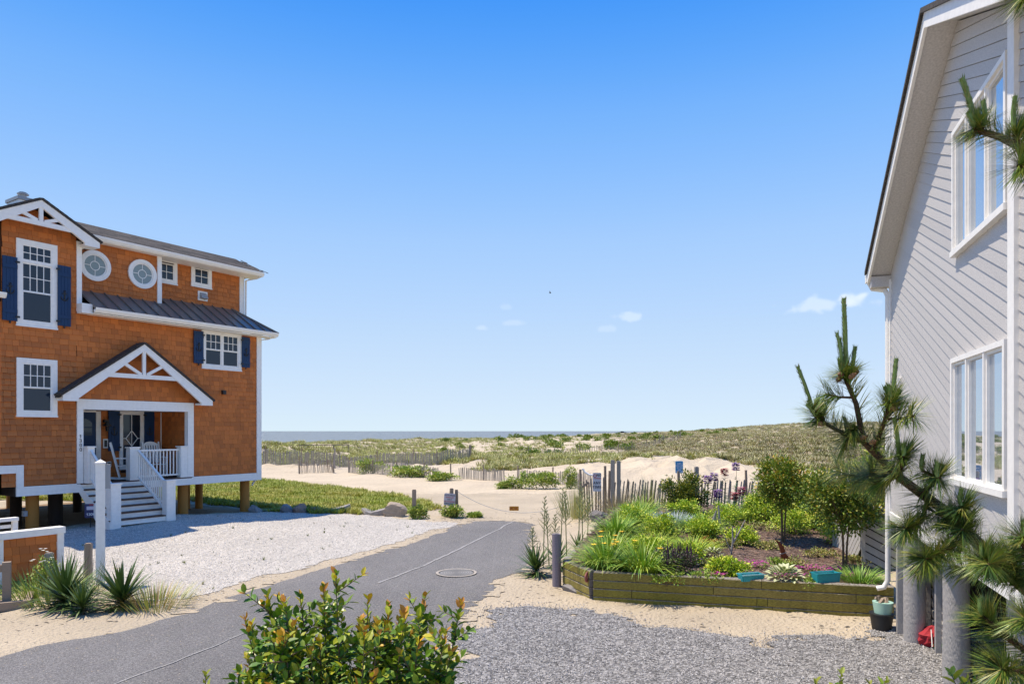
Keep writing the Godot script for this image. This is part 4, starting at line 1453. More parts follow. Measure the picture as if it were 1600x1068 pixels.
	plate(t, "plate", Vector3(0, 0, 0), 0.4, 0.42, mat(Color(0.5, 0.46, 0.5), 0.5))
	for k in 5:
		words(t, ["AUTHORIZED", "VEHICLES", "ONLY", "NO PARKING", "EMERGENCY"][k], 0.062, Vector3(0, 0.14 - k * 0.072, 0.008), ink if k % 2 == 0 else red)
	t = thing("chain", "thin sagging chain hung across the road end", "chain", V(0, 0, 24.2))
	b = B.new()
	var pts := []
	var rr := []
	for k in 25:
		var s := k / 24.0
		var x := lerpf(-1.92, 2.15, s)
		pts.append(V(x, lerpf(0.88, 0.72, s) - 2.3 * s * (1.0 - s) * 1.0, lerpf(0.5, -0.9, s)))
		rr.append(0.009)
	b.tube(pts, rr, 5)
	part(t, "links", b, M.greymetal)
	t = thing("chain_tag", "small orange plate hanging from the chain at the road end", "sign", V(0.07, 0.36, 24.0))
	plate(t, "plate", Vector3(0, 0, 0), 0.32, 0.15, mat(Color(0.5, 0.2, 0.01), 0.5))
	for x in [-0.09, 0.06]:
		plate(t, "dark_mark", Vector3(x, 0, 0.007), 0.09, 0.05, mat(Color(0.32, 0.09, 0.01), 0.6), 0.003)
	# parking sign and blue sign
	t = thing("parking_sign", "white parking sign reading ANY TIME on the slat fence corner", "sign", V(2.75, 1.35, 22.75), -2)
	plate(t, "plate", Vector3(0, 0, 0), 0.27, 0.6, mat(Color(0.55, 0.56, 0.6), 0.5))
	words(t, "NO", 0.11, Vector3(0.06, 0.22, 0.008), ink)
	words(t, "PARKING", 0.055, Vector3(0.02, 0.12, 0.008), red)
	words(t, "ANY", 0.12, Vector3(0, -0.03, 0.008), ink)
	words(t, "TIME", 0.12, Vector3(0, -0.16, 0.008), ink)
	var ringb := B.new()
	for k in 10:
		ringb.bar(Vector3(-0.07 + cos(TAU * k / 10) * 0.045, 0.2 + sin(TAU * k / 10) * 0.045, 0.008), Vector3(-0.07 + cos(TAU * (k + 1) / 10) * 0.045, 0.2 + sin(TAU * (k + 1) / 10) * 0.045, 0.008), 0.018, 0.004, Vector3.BACK)
	part(t, "symbol", ringb, red)
	t = thing("beach_sign", "small blue sign with pale lettering on a brown post above the garden shrub", "sign", V(6.25, 0.3, 26.3), 4)
	b = B.new()
	b.box(Vector3(-0.035, -0.3, -0.06), Vector3(0.035, 1.3, -0.004))
	part(t, "post", b, M.slat)
	plate(t, "border", Vector3(0, 1.35, 0), 0.3, 0.46, mat(Color(0.4, 0.6, 0.7), 0.5))
	plate(t, "plate", Vector3(0, 1.35, 0.007), 0.26, 0.42, mat(Color(0.02, 0.2, 0.42), 0.5), 0.003)
	for k in 5:
		words(t, ["DUNES", "PLEASE KEEP", "OFF THE", "DUNE", "THANK YOU"][k], 0.05, Vector3(0, 1.48 - k * 0.075, 0.012), white)
	# bollard
	t = thing("bollard", "mauve grey plastic covered bollard beside the timber bed corner", "bollard", V(0.87, H(0.87, 13.64), 13.64))
	b = B.new()
	b.tube([Vector3(0, -0.2, 0), Vector3(-0.01, 1.0, 0), Vector3(-0.01, 1.012, 0)], [0.088, 0.086, 0.078], 20)
	part(t, "sleeve", b, mat(Color(0.23, 0.2, 0.235), 0.6, noise_tex(0.03, g(0.85), g(1.0)), Vector3.ONE * 2))
	b = B.new()
	b.tube([Vector3(-0.01, 1.01, 0), Vector3(-0.01, 1.03, 0.0)], [0.05, 0.04], 10)
	part(t, "top", b, M.greywood)
	# loose things by the pilings
	t = thing("black_pot", "black plastic tub at the right end of the timber wall", "pot", V(5.6, H(5.6, 10.66), 10.66))
	b = B.new()
	b.tube([Vector3(0, 0, 0), Vector3(0, 0.24, 0), Vector3(0, 0.26, 0)], [0.13, 0.165, 0.175], 20)
	part(t, "tub", b, M.black)
	t = thing("mint_pot", "pale mint green flower pot set in the black tub", "pot", V(5.62, H(5.6, 10.66) + 0.2, 10.66))
	b = B.new()
	b.tube([Vector3(0, 0, 0), Vector3(0, 0.2, 0), Vector3(0, 0.23, 0)], [0.11, 0.14, 0.145], 20)
	part(t, "pot", b, mat(Color(0.32, 0.5, 0.4), 0.5))
	b = B.new()
	for k in 7:
		b.obox(Transform3D(Basis(Vector3(rng.randf(), 1, rng.randf()).normalized(), rng.randf() * 3), Vector3(rng.randf_range(-0.07, 0.07), 0.25, rng.randf_range(-0.07, 0.07))), Vector3(0.12, 0.03, 0.04))
	part(t, "wood_scrap", b, M.slat)
	t = thing("folded_tarp", "red folded cloth with pale lines lying under the grey house", "cloth", V(5.93, H(5.93, 9.85), 9.85), 10)
	lump(t, "cloth", Vector3(0, 0.12, 0), Vector3(0.24, 0.17, 0.16), mat(Color(0.33, 0.015, 0.025), 0.8), 5)
	b = B.new()
	for k in 3:
		b.bar(Vector3(-0.2 + k * 0.13, 0.06, 0.17), Vector3(-0.14 + k * 0.13, 0.27, 0.08), 0.01, 0.01)
	part(t, "pale_lines", b, M.white)
	t = thing("green_bag", "crumpled green bag under the red folded cloth", "bag", V(6.0, H(6.0, 9.68), 9.68))
	lump(t, "bag", Vector3(0, 0.05, 0), Vector3(0.2, 0.08, 0.1), mat(Color(0.06, 0.2, 0.02), 0.5), 6)
	t = thing("white_pipe", "white plastic pipe leaning over the grey garden enclosure", "pipe", V(7.1, 1.3, 14.2))
	b = B.new()
	b.tube([Vector3(-0.35, 0.75, 0), Vector3(0.3, 0.0, 0.05)], [0.04, 0.04], 10)
	part(t, "pipe", b, M.white)
	b = B.new()
	b.tube([Vector3(-0.2, 0.575, 0.012), Vector3(-0.16, 0.53, 0.015)], [0.048, 0.048], 10)
	part(t, "coupling", b, M.white)
	# red plaque on the corner timber
	t = thing("plaque", "small faded red plaque fixed on the corner timber of the bed", "plaque", V(1.36, 0.38, 12.66), 62)
	b = B.new()
	b.prism(P([-0.14, -0.05, -0.1, -0.08, -0.04, -0.08, 0, -0.13, 0.04, -0.08, 0.1, -0.08, 0.14, -0.05, 0.15, 0.03, 0.1, 0.08, 0, 0.1, -0.1, 0.08, -0.15, 0.03]), 0, 0.02)
	part(t, "shield", b, mat(Color(0.3, 0.1, 0.09), 0.8))
	b = B.new()
	b.prism(P([-0.06, -0.02, 0.06, -0.02, 0.05, 0.04, -0.05, 0.04]), 0.02, 0.026)
	part(t, "relief", b, mat(Color(0.42, 0.2, 0.18), 0.8))
	# boulders and slabs
	for r in [[-9.4, 25.7, 0.28, 0.2, 0.36, "pale rounded stone against the corner pile of the shingle house"], [-8.3, 25.75, 0.36, 0.24, 0.3, "blue grey boulder, leftmost in the row along the lawn edge"], [-7.75, 25.75, 0.4, 0.26, 0.3, "brown boulder between two grey stones along the lawn edge"], [-7.3, 25.9, 0.26, 0.17, 0.36, "small pale stone right of the brown boulder on the lawn edge"], [2.7, 22.0, 0.5, 0.26, 0.2, "dark grey boulder before the slat fence corner"], [1.15, 13.3, 0.3, 0.1, 0.3, "flat grey stone half buried in sand beside the bollard"]]:
		t = thing("boulder", r[5], "rock", V(r[0], H(r[0], r[1]), r[1]), rng.randf_range(0, 360), "boulders")
		var tone := Color(r[4], r[4] * 0.93, r[4] * 0.9) if "brown" not in r[5] else Color(0.4, 0.26, 0.19)
		rock(t, Vector3(r[2], r[3], r[2] * 0.75), tone, rng.randi())
	for r in [[-6.45, 26.1, 0.6, 0.1, 0.3, 20.0, 12.0, "tilted grey concrete slab lying on the lawn edge"], [-5.1, 25.2, 0.45, 0.08, 0.22, -30.0, -18.0, "thin pale slab tipped on its side left of the big boulder"], [-4.75, 25.2, 0.42, 0.12, 0.3, 10.0, 8.0, "grey slab lying between the tipped slab and the big boulder"], [-4.15, 24.8, 0.5, 0.3, 0.42, 15.0, -14.0, "large tan angular boulder beside the lone post"]]:
		t = thing("stone_slab", r[7], "rock", V(r[0], H(r[0], r[1]) + 0.08, r[1]), r[5], "broken slabs at the lawn edge")
		t.rotation_degrees.z = r[6]
		if r[3] > 0.2:
			rock(t, Vector3(r[2], r[3], r[4]), Color(0.5, 0.4, 0.3), 77)
			continue
		slab(t, Vector3(r[2], r[3] * 1.6, r[4]), Color(0.42, 0.39, 0.36) if r[3] < 0.2 else Color(0.43, 0.33, 0.24))

func rim(b: B, r0: float, r1: float, y: float) -> void:
	for i in 36:
		var d0 := Vector3(cos(TAU * i / 36), 0, sin(TAU * i / 36))
		var d1 := Vector3(cos(TAU * (i + 1) / 36), 0, sin(TAU * (i + 1) / 36))
		var o := Vector3(0, y, 0)
		b.quad(o + d0 * r0, o + d1 * r0, o + d1 * r1, o + d0 * r1, Vector3.UP)

func lump(parent: Node3D, called: String, c: Vector3, s: Vector3, m: Material, seed_: int, rough := 0.3) -> MeshInstance3D:
	var sp := SphereMesh.new()
	sp.radial_segments = 20
	sp.rings = 12
	var a := sp.get_mesh_arrays()
	var vs: PackedVector3Array = a[Mesh.ARRAY_VERTEX]
	var ix: PackedInt32Array = a[Mesh.ARRAY_INDEX]
	var nn := FastNoiseLite.new()
	nn.seed = seed_
	nn.frequency = 1.1
	var b := B.new()
	for i in range(0, ix.size(), 3):
		var t := []
		for k in 3:
			var p := vs[ix[i + k]] * 2.0
			p = p * (1.0 + rough * nn.get_noise_3dv(p * 1.5))
			t.append(c + p * s)
		b.face(t[0], t[1], t[2])
	return part(parent, called, b, m)

func rock(parent: Node3D, s: Vector3, tone: Color, seed_: int) -> void: # faceted stone: a ball cut by random planes
	var sp := SphereMesh.new()
	sp.radial_segments = 24
	sp.rings = 14
	var a := sp.get_mesh_arrays()
	var vs: PackedVector3Array = a[Mesh.ARRAY_VERTEX]
	var ix: PackedInt32Array = a[Mesh.ARRAY_INDEX]
	var r := RandomNumberGenerator.new()
	r.seed = seed_
	var planes := []
	for k in 14:
		planes.append([Vector3(r.randfn(), r.randfn() * 0.8, r.randfn()).normalized(), r.randf_range(0.55, 0.85)])
	var b := B.new()
	for i in range(0, ix.size(), 3):
		var t := []
		for k in 3:
			var p := vs[ix[i + k]] * 2.0
			for q in planes:
				var d: float = p.dot(q[0]) - q[1]
				if d > 0.0:
					p -= q[0] * d
			p *= 1.0 + 0.06 * nz.get_noise_3dv(p * 80.0)
			t.append(p * s + Vector3(0, s.y * 0.35, 0))
		b.col = Color(tone.r, tone.g, tone.b) * r.randf_range(0.9, 1.08)
		b.face(t[0], t[1], t[2])
	part(parent, "stone", b, M.stone)

func slab(parent: Node3D, s: Vector3, tone: Color) -> void:
	var b := B.new()
	b.col = tone
	var q := []
	for k in 7:
		var a := TAU * k / 7 + rng.randf_range(-0.3, 0.3)
		q.append(Vector2(cos(a) * s.x * rng.randf_range(0.75, 1.05), sin(a) * s.z * rng.randf_range(0.75, 1.05)))
	var poly := PackedVector2Array(q)
	b.prism(poly, -s.y / 2, s.y / 2)
	for i in b.v.size(): # lay it flat
		var p := b.v[i]
		b.v[i] = Vector3(p.x, p.z * (1.0 + 0.4 * p.x / s.x), -p.y)
		var m := b.n[i]
		b.n[i] = Vector3(m.x, m.z, -m.y)
	part(parent, "slab", b, M.stone)

# ---- timber wall of the raised bed ---------------------------------------------------------------------------
func timber_wall() -> void:
	var t := thing("timber_wall", "low retaining wall of mossy green stacked timbers round the garden bed", "wall", Vector3.ZERO)
	var A := V(1.04, 0, 13.66)
	var C := V(1.46, 0, 12.58)
	var D := V(6.14, 0, 11.34)
	var back := V(3.2, 0, 21.6)
	var rows := [[[0.0, 0.155, 0.585, 1.0]], [[0.0, 0.425, 0.885, 1.0]], [[0.0, 0.14, 0.57, 0.605, 1.0]], [[0.0, 0.3, 0.62, 0.885, 1.0]]]
	for r in 4:
		var y := 0.5 - 0.147 * r
		var cuts: Array = rows[r][0]
		for i in cuts.size() - 1:
			log_(t, C.lerp(D, cuts[i]) + Vector3(0, y, 0), C.lerp(D, cuts[i + 1]) + Vector3(0, y, 0), r)
		if r < 4:
			log_(t, A.lerp(C, 0.02) + Vector3(0, y, 0), A.lerp(C, 0.985) + Vector3(0, y, 0), r)
		if r < 2:
			for k in 4:
				log_(t, A.lerp(back, k / 4.0 + 0.012) + Vector3(0, y + 0.02 * k, 0), A.lerp(back, (k + 1) / 4.0) + Vector3(0, y + 0.02 * k, 0), r + 1)

func log_(t: Node3D, a: Vector3, z: Vector3, r: int) -> void: # squared, weathered timber whose upper edge is at a
	var d := (z - a)
	var L := d.length()
	d /= L
	var s := d.cross(Vector3.UP).normalized()
	var b := B.new()
	var n := maxi(2, int(L / 0.12))
	var hgt := 0.14
	var dep := 0.15
	var moss := Color(0.43, 0.41, 0.055).lerp(Color(0.5, 0.44, 0.12), rng.randf())
	var grey := Color(0.5, 0.47, 0.43)
	var prev := []
	for i in n + 1:
		var x := (L - 0.008) * i / n + 0.004
		var w := []
		for k in 8: # chamfered square section
			var q: Vector2 = [Vector2(0.012, 0), Vector2(dep - 0.012, 0), Vector2(dep, -0.012), Vector2(dep, -hgt + 0.01), Vector2(dep - 0.01, -hgt), Vector2(0.01, -hgt), Vector2(0, -hgt + 0.01), Vector2(0, -0.014)][k]
			var jit := 0.007 * nz.get_noise_3d((a.x + x) * 40.0, q.y * 300.0 + r * 50.0, q.x * 300.0)
			w.append(a + d * x - s * (q.x - dep / 2 + jit) + Vector3(0, q.y + jit, 0))
		if i > 0:
			for k in 8:
				var k2 := (k + 1) % 8
				b.col = vary(grey if k == 0 or k == 1 else moss, 0.07)
				if k == 7:
					b.col = vary(grey.lerp(moss, 0.3), 0.08)
				var m: Vector3 = (w[k] + w[k2]) / 2.0 - (a + d * x + Vector3(0, -hgt / 2, 0))
				m = (m - d * m.dot(d)).normalized()
				b.quad(prev[k], prev[k2], w[k2], w[k], m)
		if i == 0 or i == n:
			b.col = grey * 0.8
			for k in range(1, 7):
				b.tri(w[0], w[k], w[k + 1], -d if i == 0 else d)
		prev = w
	part(t, "timber", b, M.timber)

# ---- sand fences ---------------------------------------------------------------------------------------------
var slat_meshes := []

func sand_fence(label: String, pts: Array, hgt: float, pitch: float, width: float, tilt: float, posts: float, gap: Array = [], group := "sand fences") -> void:
	if slat_meshes.is_empty():
		for k in 4:
			var q := B.new()
			q.prism(P([-0.5, 0, 0.5, 0, 0.5, 0.97, 0.3 - 0.2 * k, 1.0, -0.5, 0.96]), -0.006, 0.006)
			slat_meshes.append(q.mesh())
	var t := thing("sand_fence", label, "fence", Vector3.ZERO, 0.0, group)
	var tones := [M.slat if hgt > 1.25 or tilt != 0.0 else M.greywood, M.greywood]
	var run := 0.0
	var next_post := 0.0
	var count := 0
	var extra := B.new()
	for i in pts.size() - 1:
		var a := Vector2(pts[i][0], pts[i][1])
		var z := Vector2(pts[i + 1][0], pts[i + 1][1])
		var L := a.distance_to(z)
		var s := 0.0
		var ang := atan2((z.y - a.y), (z.x - a.x))
		var wires := [[], []]
		while s < L:
			var p := a.lerp(z, s / L)
			var skip := false
			for q in gap:
				if run + s > q[0] and run + s < q[1]:
					skip = true
			var y := H(p.x, p.y) - 0.06
			var wob := 0.5 * sin((run + s) * 0.7) + 0.5 * nz.get_noise_1d((run + s) * 30.0)
			if not skip:
				var bs := Basis(Vector3.UP, ang) * Basis(Vector3.BACK, tilt + wob * 0.07 + rng.randf_range(-0.05, 0.05)) * Basis(Vector3.RIGHT, rng.randf_range(-0.06, 0.06)) * Basis.from_scale(Vector3(width * rng.randf_range(0.8, 1.15), hgt * rng.randf_range(0.93, 1.05), 1))
				if count < 300:
					inst(t, "slat", slat_meshes[rng.randi() % 4], tones[rng.randi() % 2], Transform3D(bs, V(p.x, y, p.y)))
				else:
					extra.bar(V(p.x, y, p.y), V(p.x, y + hgt, p.y), width, 0.012, V(0, 0, 1))
				count += 1
			for k in 2:
				wires[k].append(V(p.x, y + hgt * (0.3 + 0.45 * k), p.y))
			if run + s >= next_post:
				next_post += posts
				var b := B.new()
				b.tube([V(p.x, y - 0.2, p.y + 0.06), V(p.x + rng.randf_range(-0.05, 0.05), y + hgt * 1.28, p.y + 0.06)], [0.045, 0.042], 8)
				part(t, "post", b, M.slat)
			s += pitch * rng.randf_range(0.85, 1.15)
		run += L
		if wires[0].size() > 2:
			for w in wires:
				var b := B.new()
				var rr := []
				for k in w.size():
					rr.append(0.004)
				b.tube(w, rr, 3)
				part(t, "wire", b, M.greymetal)
	if extra.v.size():
		stuff(t, "slat_run", extra, M.slat)

func fences() -> void:
	sand_fence("long grey slat fence along the foot of the far grassy dune", [[-23.5, 58.6], [-21.5, 58], [-14.5, 57], [-8.3, 60.5], [-4.1, 67], [-5.0, 86]], 1.2, 0.1, 0.062, 0.0, 3.2)
	sand_fence("short leaning piece of slat fence left of the beach path", [[-15.3, 50.5], [-12.6, 50.0]], 1.0, 0.1, 0.045, 0.05, 2.6)
	sand_fence("low half buried slat fence with gaps crossing the sand behind the road end", [[-11.5, 49.5], [-7.6, 46.6], [-3.9, 43.8], [-0.6, 41.8], [2.1, 40.0], [4.6, 37.0]], 0.78, 0.1, 0.055, 0.0, 2.4, [[8.6, 10.2], [13.6, 14.4]])
	sand_fence("tall brown slat fence panel at the corner beside the parking sign", [[2.25, 23.2], [3.1, 23.0]], 1.28, 0.085, 0.05, 0.0, 0.8, [], "garden slat fence")
	sand_fence("weathered leaning slat fence along the back of the garden bed", [[3.15, 22.95], [4.4, 22.6], [6.0, 22.75], [8.3, 23.2], [10.5, 23.4]], 1.15, 0.1, 0.048, -0.12, 2.3, [], "garden slat fence")
	sand_fence("dark thin fence line crossing the far shrubby dune", [[2.0, 84], [10, 82], [18, 90], [27, 112]], 1.0, 0.28, 0.05, 0.0, 3.0)
	# bent white pipe and boards at the fence corner
	var t := thing("bent_pipe", "curved white pipe end sticking up above the fence corner", "pipe", V(2.6, 1.35, 23.0))
	var b := B.new()
	b.tube([Vector3(-0.3, 0.42, 0), Vector3(-0.22, 0.3, 0), Vector3(-0.08, 0.22, 0), Vector3(0.1, 0.2, 0)], [0.035, 0.035, 0.035, 0.03], 8)
	part(t, "pipe", b, M.white)
	t = thing("loose_board", "pale broken board leaning at the fence corner below the pipe", "board", V(2.35, 1.0, 22.98))
	b = B.new()
	b.bar(Vector3(-0.15, 0.1, 0), Vector3(0.15, 0.32, 0), 0.02, 0.07)
	part(t, "board", b, M.slat)
	for q in [[-13.6, 54.0, 1.5, "tall thin post in the sand before the long dune fence"], [3.25, 22.7, 1.75, "tall grey post behind the parking sign"], [3.45, 22.75, 1.7, "thin grey post right of the parking sign"], [5.9, 22.5, 1.55, "square grey post rising above the garden slat fence"]]:
		post("fence_post", q[3], V(q[0], H(q[0], q[1]), q[1]), 0.12, q[2], M.greywood, 0.0, "single fence posts")
	t = thing("beach_net", "low dark bar on posts standing on the dune against the sea", "net frame", V(-23.0, H(-23, 86), 86))
	for x in [-3.0, 1.2, 3.0]:
		b = B.new()
		b.bar(Vector3(x, -0.3, 0), Vector3(x, 0.9, 0), 0.09, 0.09)
		part(t, "post", b, M.slat)
	b = B.new()
	b.bar(Vector3(-3.0, 0.86, 0), Vector3(3.0, 0.86, 0), 0.08, 0.08)
	part(t, "bar", b, M.slat)
	# cars far along the beach
	var car_spots := [[88.0, 560.0, 6.0, 0.02, "dark pickup parked on the distant beach, nearest of the beach vehicles"], [160.0, 790.0, 5.5, 0.03, "tiny dark car far along the beach, middle of the distant row"], [180.0, 840.0, 5.5, 0.06, "tiny grey car far along the beach, right of the middle one"], [235.0, 1000.0, 6.0, 0.05, "tiny vehicle farthest along the beach near the dune end"]]
	for q in car_spots:
		t = thing("parked_car", q[4], "car", V(q[0], H(q[0], q[1]), q[1]), rng.randf_range(-25, 25), "vehicles on the distant beach")
		var L: float = q[2]
		var m := mat(Color(q[3], q[3], q[3] * 1.2), 0.4)
		b = B.new()
		b.prism(P([-L / 2, 0.45, L / 2, 0.45, L / 2, 1.0, L * 0.22, 1.1, L * 0.12, 1.8, -L * 0.2, 1.85, -L * 0.24, 1.15, -L / 2, 1.1]), -0.95, 0.95)
		part(t, "body", b, m)
		b = B.new()
		b.box(Vector3(-L * 0.17, 1.2, -0.96), Vector3(L * 0.1, 1.65, 0.96))
		part(t, "window", b, M.pane)
		for x in [-L * 0.3, L * 0.3]:
			for zz in [-0.85, 0.85]:
				b = B.new()
				b.tube([Vector3(x, 0.38, zz - 0.12), Vector3(x, 0.38, zz + 0.12)], [0.38, 0.38], 12)
				part(t, "wheel", b, M.black)

# ---- plants --------------------------------------------------------------------------------------------------
const GAIN := 1.5
const GREENS := [Color(0.07, 0.13, 0.015), Color(0.1, 0.17, 0.018), Color(0.15, 0.2, 0.02), Color(0.2, 0.21, 0.02)]

func tuft_mesh(k: int, hgt: float, width: float, spread: float, droop: float, seed_: int) -> ArrayMesh:
	var r := RandomNumberGenerator.new()
	r.seed = seed_
	var b := B.new()
	for i in k:
		var a := r.randf() * TAU
		var d := Vector3(cos(a) * spread * r.randf(), 1.0, sin(a) * spread * r.randf())
		b.col = g(r.randf_range(0.7, 1.2))
		b.blade(Vector3(cos(a) * 0.04, 0, sin(a) * 0.04) * hgt * 2.0, d, hgt * r.randf_range(0.6, 1.1), width, droop * r.randf_range(0.4, 1.2), 3)
	return b.mesh()

func clump(called: String, label: String, category: String, at: Vector3, k: int, length: float, width: float, spread: float, droop: float, cols: Array, base := 0.08, group := "") -> Node3D:
	var t := thing(called, label, category, at, 0.0, group)
	var b := B.new()
	for i in k:
		var a := rng.randf() * TAU
		var q := sqrt(rng.randf())
		var d := Vector3(cos(a) * spread * q, 1.0, sin(a) * spread * q)
		b.col = vary(cols[rng.randi() % cols.size()], 0.25) * GAIN
		b.blade(Vector3(cos(a), 0, sin(a)) * base * q * 2.0, d, length * rng.randf_range(0.6, 1.1), width, droop * rng.randf_range(0.5, 1.3), 5)
	stuff(t, "foliage", b, M.grass)
	return t

func blooms(t: Node3D, called: String, k: int, r: float, y0: float, y1: float, size: float, cols: Array, stalks := true) -> void:
	for i in k:
		var a := rng.randf() * TAU
		var q := sqrt(rng.randf()) * r
		var p := Vector3(cos(a) * q, rng.randf_range(y0, y1), sin(a) * q)
		var b := B.new()
		b.col = vary(cols[rng.randi() % cols.size()], 0.2)
		for j in 6:
			var w := TAU * j / 6.0
			b.leaf(p, Vector3(cos(w), 0.5, sin(w)), Vector3.UP, size, size * 0.5)
		var f := part(t, called, b, M.flower)
		if stalks:
			b = B.new()
			b.col = Color(0.12, 0.18, 0.03)
			b.tube([Vector3(p.x * 0.4, 0.0, p.z * 0.4), p], [0.004, 0.003], 4, false)
			part(f, "stalk", b, M.grass)

# leafy mass: leaves gathered in clumps inside an ellipsoid
func crown(b: B, c: Vector3, r: Vector3, clumps: int, per: int, size: float, cols: Array, tips: Array, sh := 0.42) -> void:
	for i in clumps:
		var d := Vector3(rng.randfn(), rng.randfn(), rng.randfn()).normalized() * pow(rng.randf(), 0.45)
		var o := c + d * r
		var rr := r * rng.randf_range(sh * 0.6, sh)
		for k in per:
			var e := Vector3(rng.randfn(), rng.randfn(), rng.randfn()) * 0.5
			var p := o + e * rr
			var out := (e + d * 0.6 + Vector3(0, 0.5, 0) + Vector3(rng.randfn(), rng.randfn(), rng.randfn()) * 0.5).normalized()
			b.col = vary(tips[rng.randi() % tips.size()] if tips and rng.randf() < 0.3 and e.y > 0.1 else cols[rng.randi() % cols.size()], 0.3) * GAIN
			b.leaf(p, out, Vector3(rng.randfn() * 0.4, 1, rng.randfn() * 0.4), size * rng.randf_range(0.7, 1.25), size * 0.55)

func bush(called: String, label: String, category: String, at: Vector3, r: Vector3, clumps: int, per: int, size: float, cols: Array, tips: Array = [], group := "", sh := 0.42) -> Node3D:
	var t := thing(called, label, category, at, 0.0, group)
	var b := B.new()
	for k in 6:
		var e := Vector3(rng.randf_range(-0.6, 0.6) * r.x, r.y * rng.randf_range(1.0, 1.6), rng.randf_range(-0.6, 0.6) * r.z)
		b.tube([Vector3(e.x * 0.1, -0.05, e.z * 0.1), e * 0.5 + Vector3(0.02, 0, 0.02), e], [0.014, 0.01, 0.004], 5, false)
	part(t, "stem", b, M.bark)
	b = B.new()
	crown(b, Vector3(0, r.y, 0), r, clumps, per, size, cols, tips, sh)
	stuff(t, "foliage", b, M.leaf)
	return t

func small_tree(label: String, at: Vector3, hgt: float, cr: Vector3, cy: float, cols: Array, tips: Array) -> void:
	var t := thing("crape_myrtle_tree", label, "tree", at, 0.0, "small trees in the bed")
	for k in 3:
		var a := TAU * k / 3.0 + 0.5
		var o := Vector3(cos(a), 0, sin(a)) * 0.05
		var b := B.new()
		b.tube([o * 0.6 + Vector3(0, -0.1, 0), o * 0.8 + Vector3(0, cy * 0.4, 0), o * 1.4 + Vector3(0, cy * 0.75, 0), o * 4.0 + Vector3(0, cy, 0)], [0.022, 0.019, 0.017, 0.012], 8)
		var tr := part(t, "trunk", b, M.bark)
		b = B.new()
		for j in 5:
			var e := Vector3(rng.randf_range(-0.8, 0.8) * cr.x, cy + rng.randf_range(-0.1, 0.7) * cr.y, rng.randf_range(-0.8, 0.8) * cr.z)
			var s := o * 1.4 + Vector3(0, cy * rng.randf_range(0.62, 0.9), 0)
			b.tube([s, s.lerp(e, 0.5) + Vector3(0, 0.04, 0), e], [0.011, 0.008, 0.003], 5, false)
		part(tr, "limb", b, M.bark)
	var b := B.new()
	crown(b, Vector3(0, cy + cr.y * 0.45, 0), cr, 64, 120, 0.065, cols, tips, 0.36)
	stuff(t, "crown", b, M.leaf)

var sword: Array = []

func yucca(label: String, at: Vector3, r: float, k: int, cols: Array) -> Node3D:
	if sword.is_empty():
		for i in 3:
			var b := B.new()
			b.blade(Vector3.ZERO, Vector3(0, 0.6, 1), 1.0, 0.042, [0.1, 0.35, 0.9][i], 5)
			sword.append(b.mesh())
	var t := thing("yucca", label, "plant", at, 0.0, "yucca plants")
	for i in k:
		var f := float(i) / k
		var lift := lerpf(1.25, -0.35, f) + rng.randf_range(-0.15, 0.15)
		var bs := Basis(Vector3.UP, i * 2.4 + rng.randf_range(-0.3, 0.3)) * Basis(Vector3.RIGHT, -lift + 0.54) * Basis.from_scale(Vector3.ONE * r * rng.randf_range(0.75, 1.1))
		inst(t, "leaf", sword[0 if f < 0.5 else rng.randi() % 3], cols[1 if f > 0.7 and rng.randf() < 0.5 and cols.size() > 2 else (2 if f > 0.85 and cols.size() > 2 else rng.randi() % 2)], Transform3D(bs, Vector3(0, 0.06 + 0.12 * (1.0 - f), 0)))
	return t

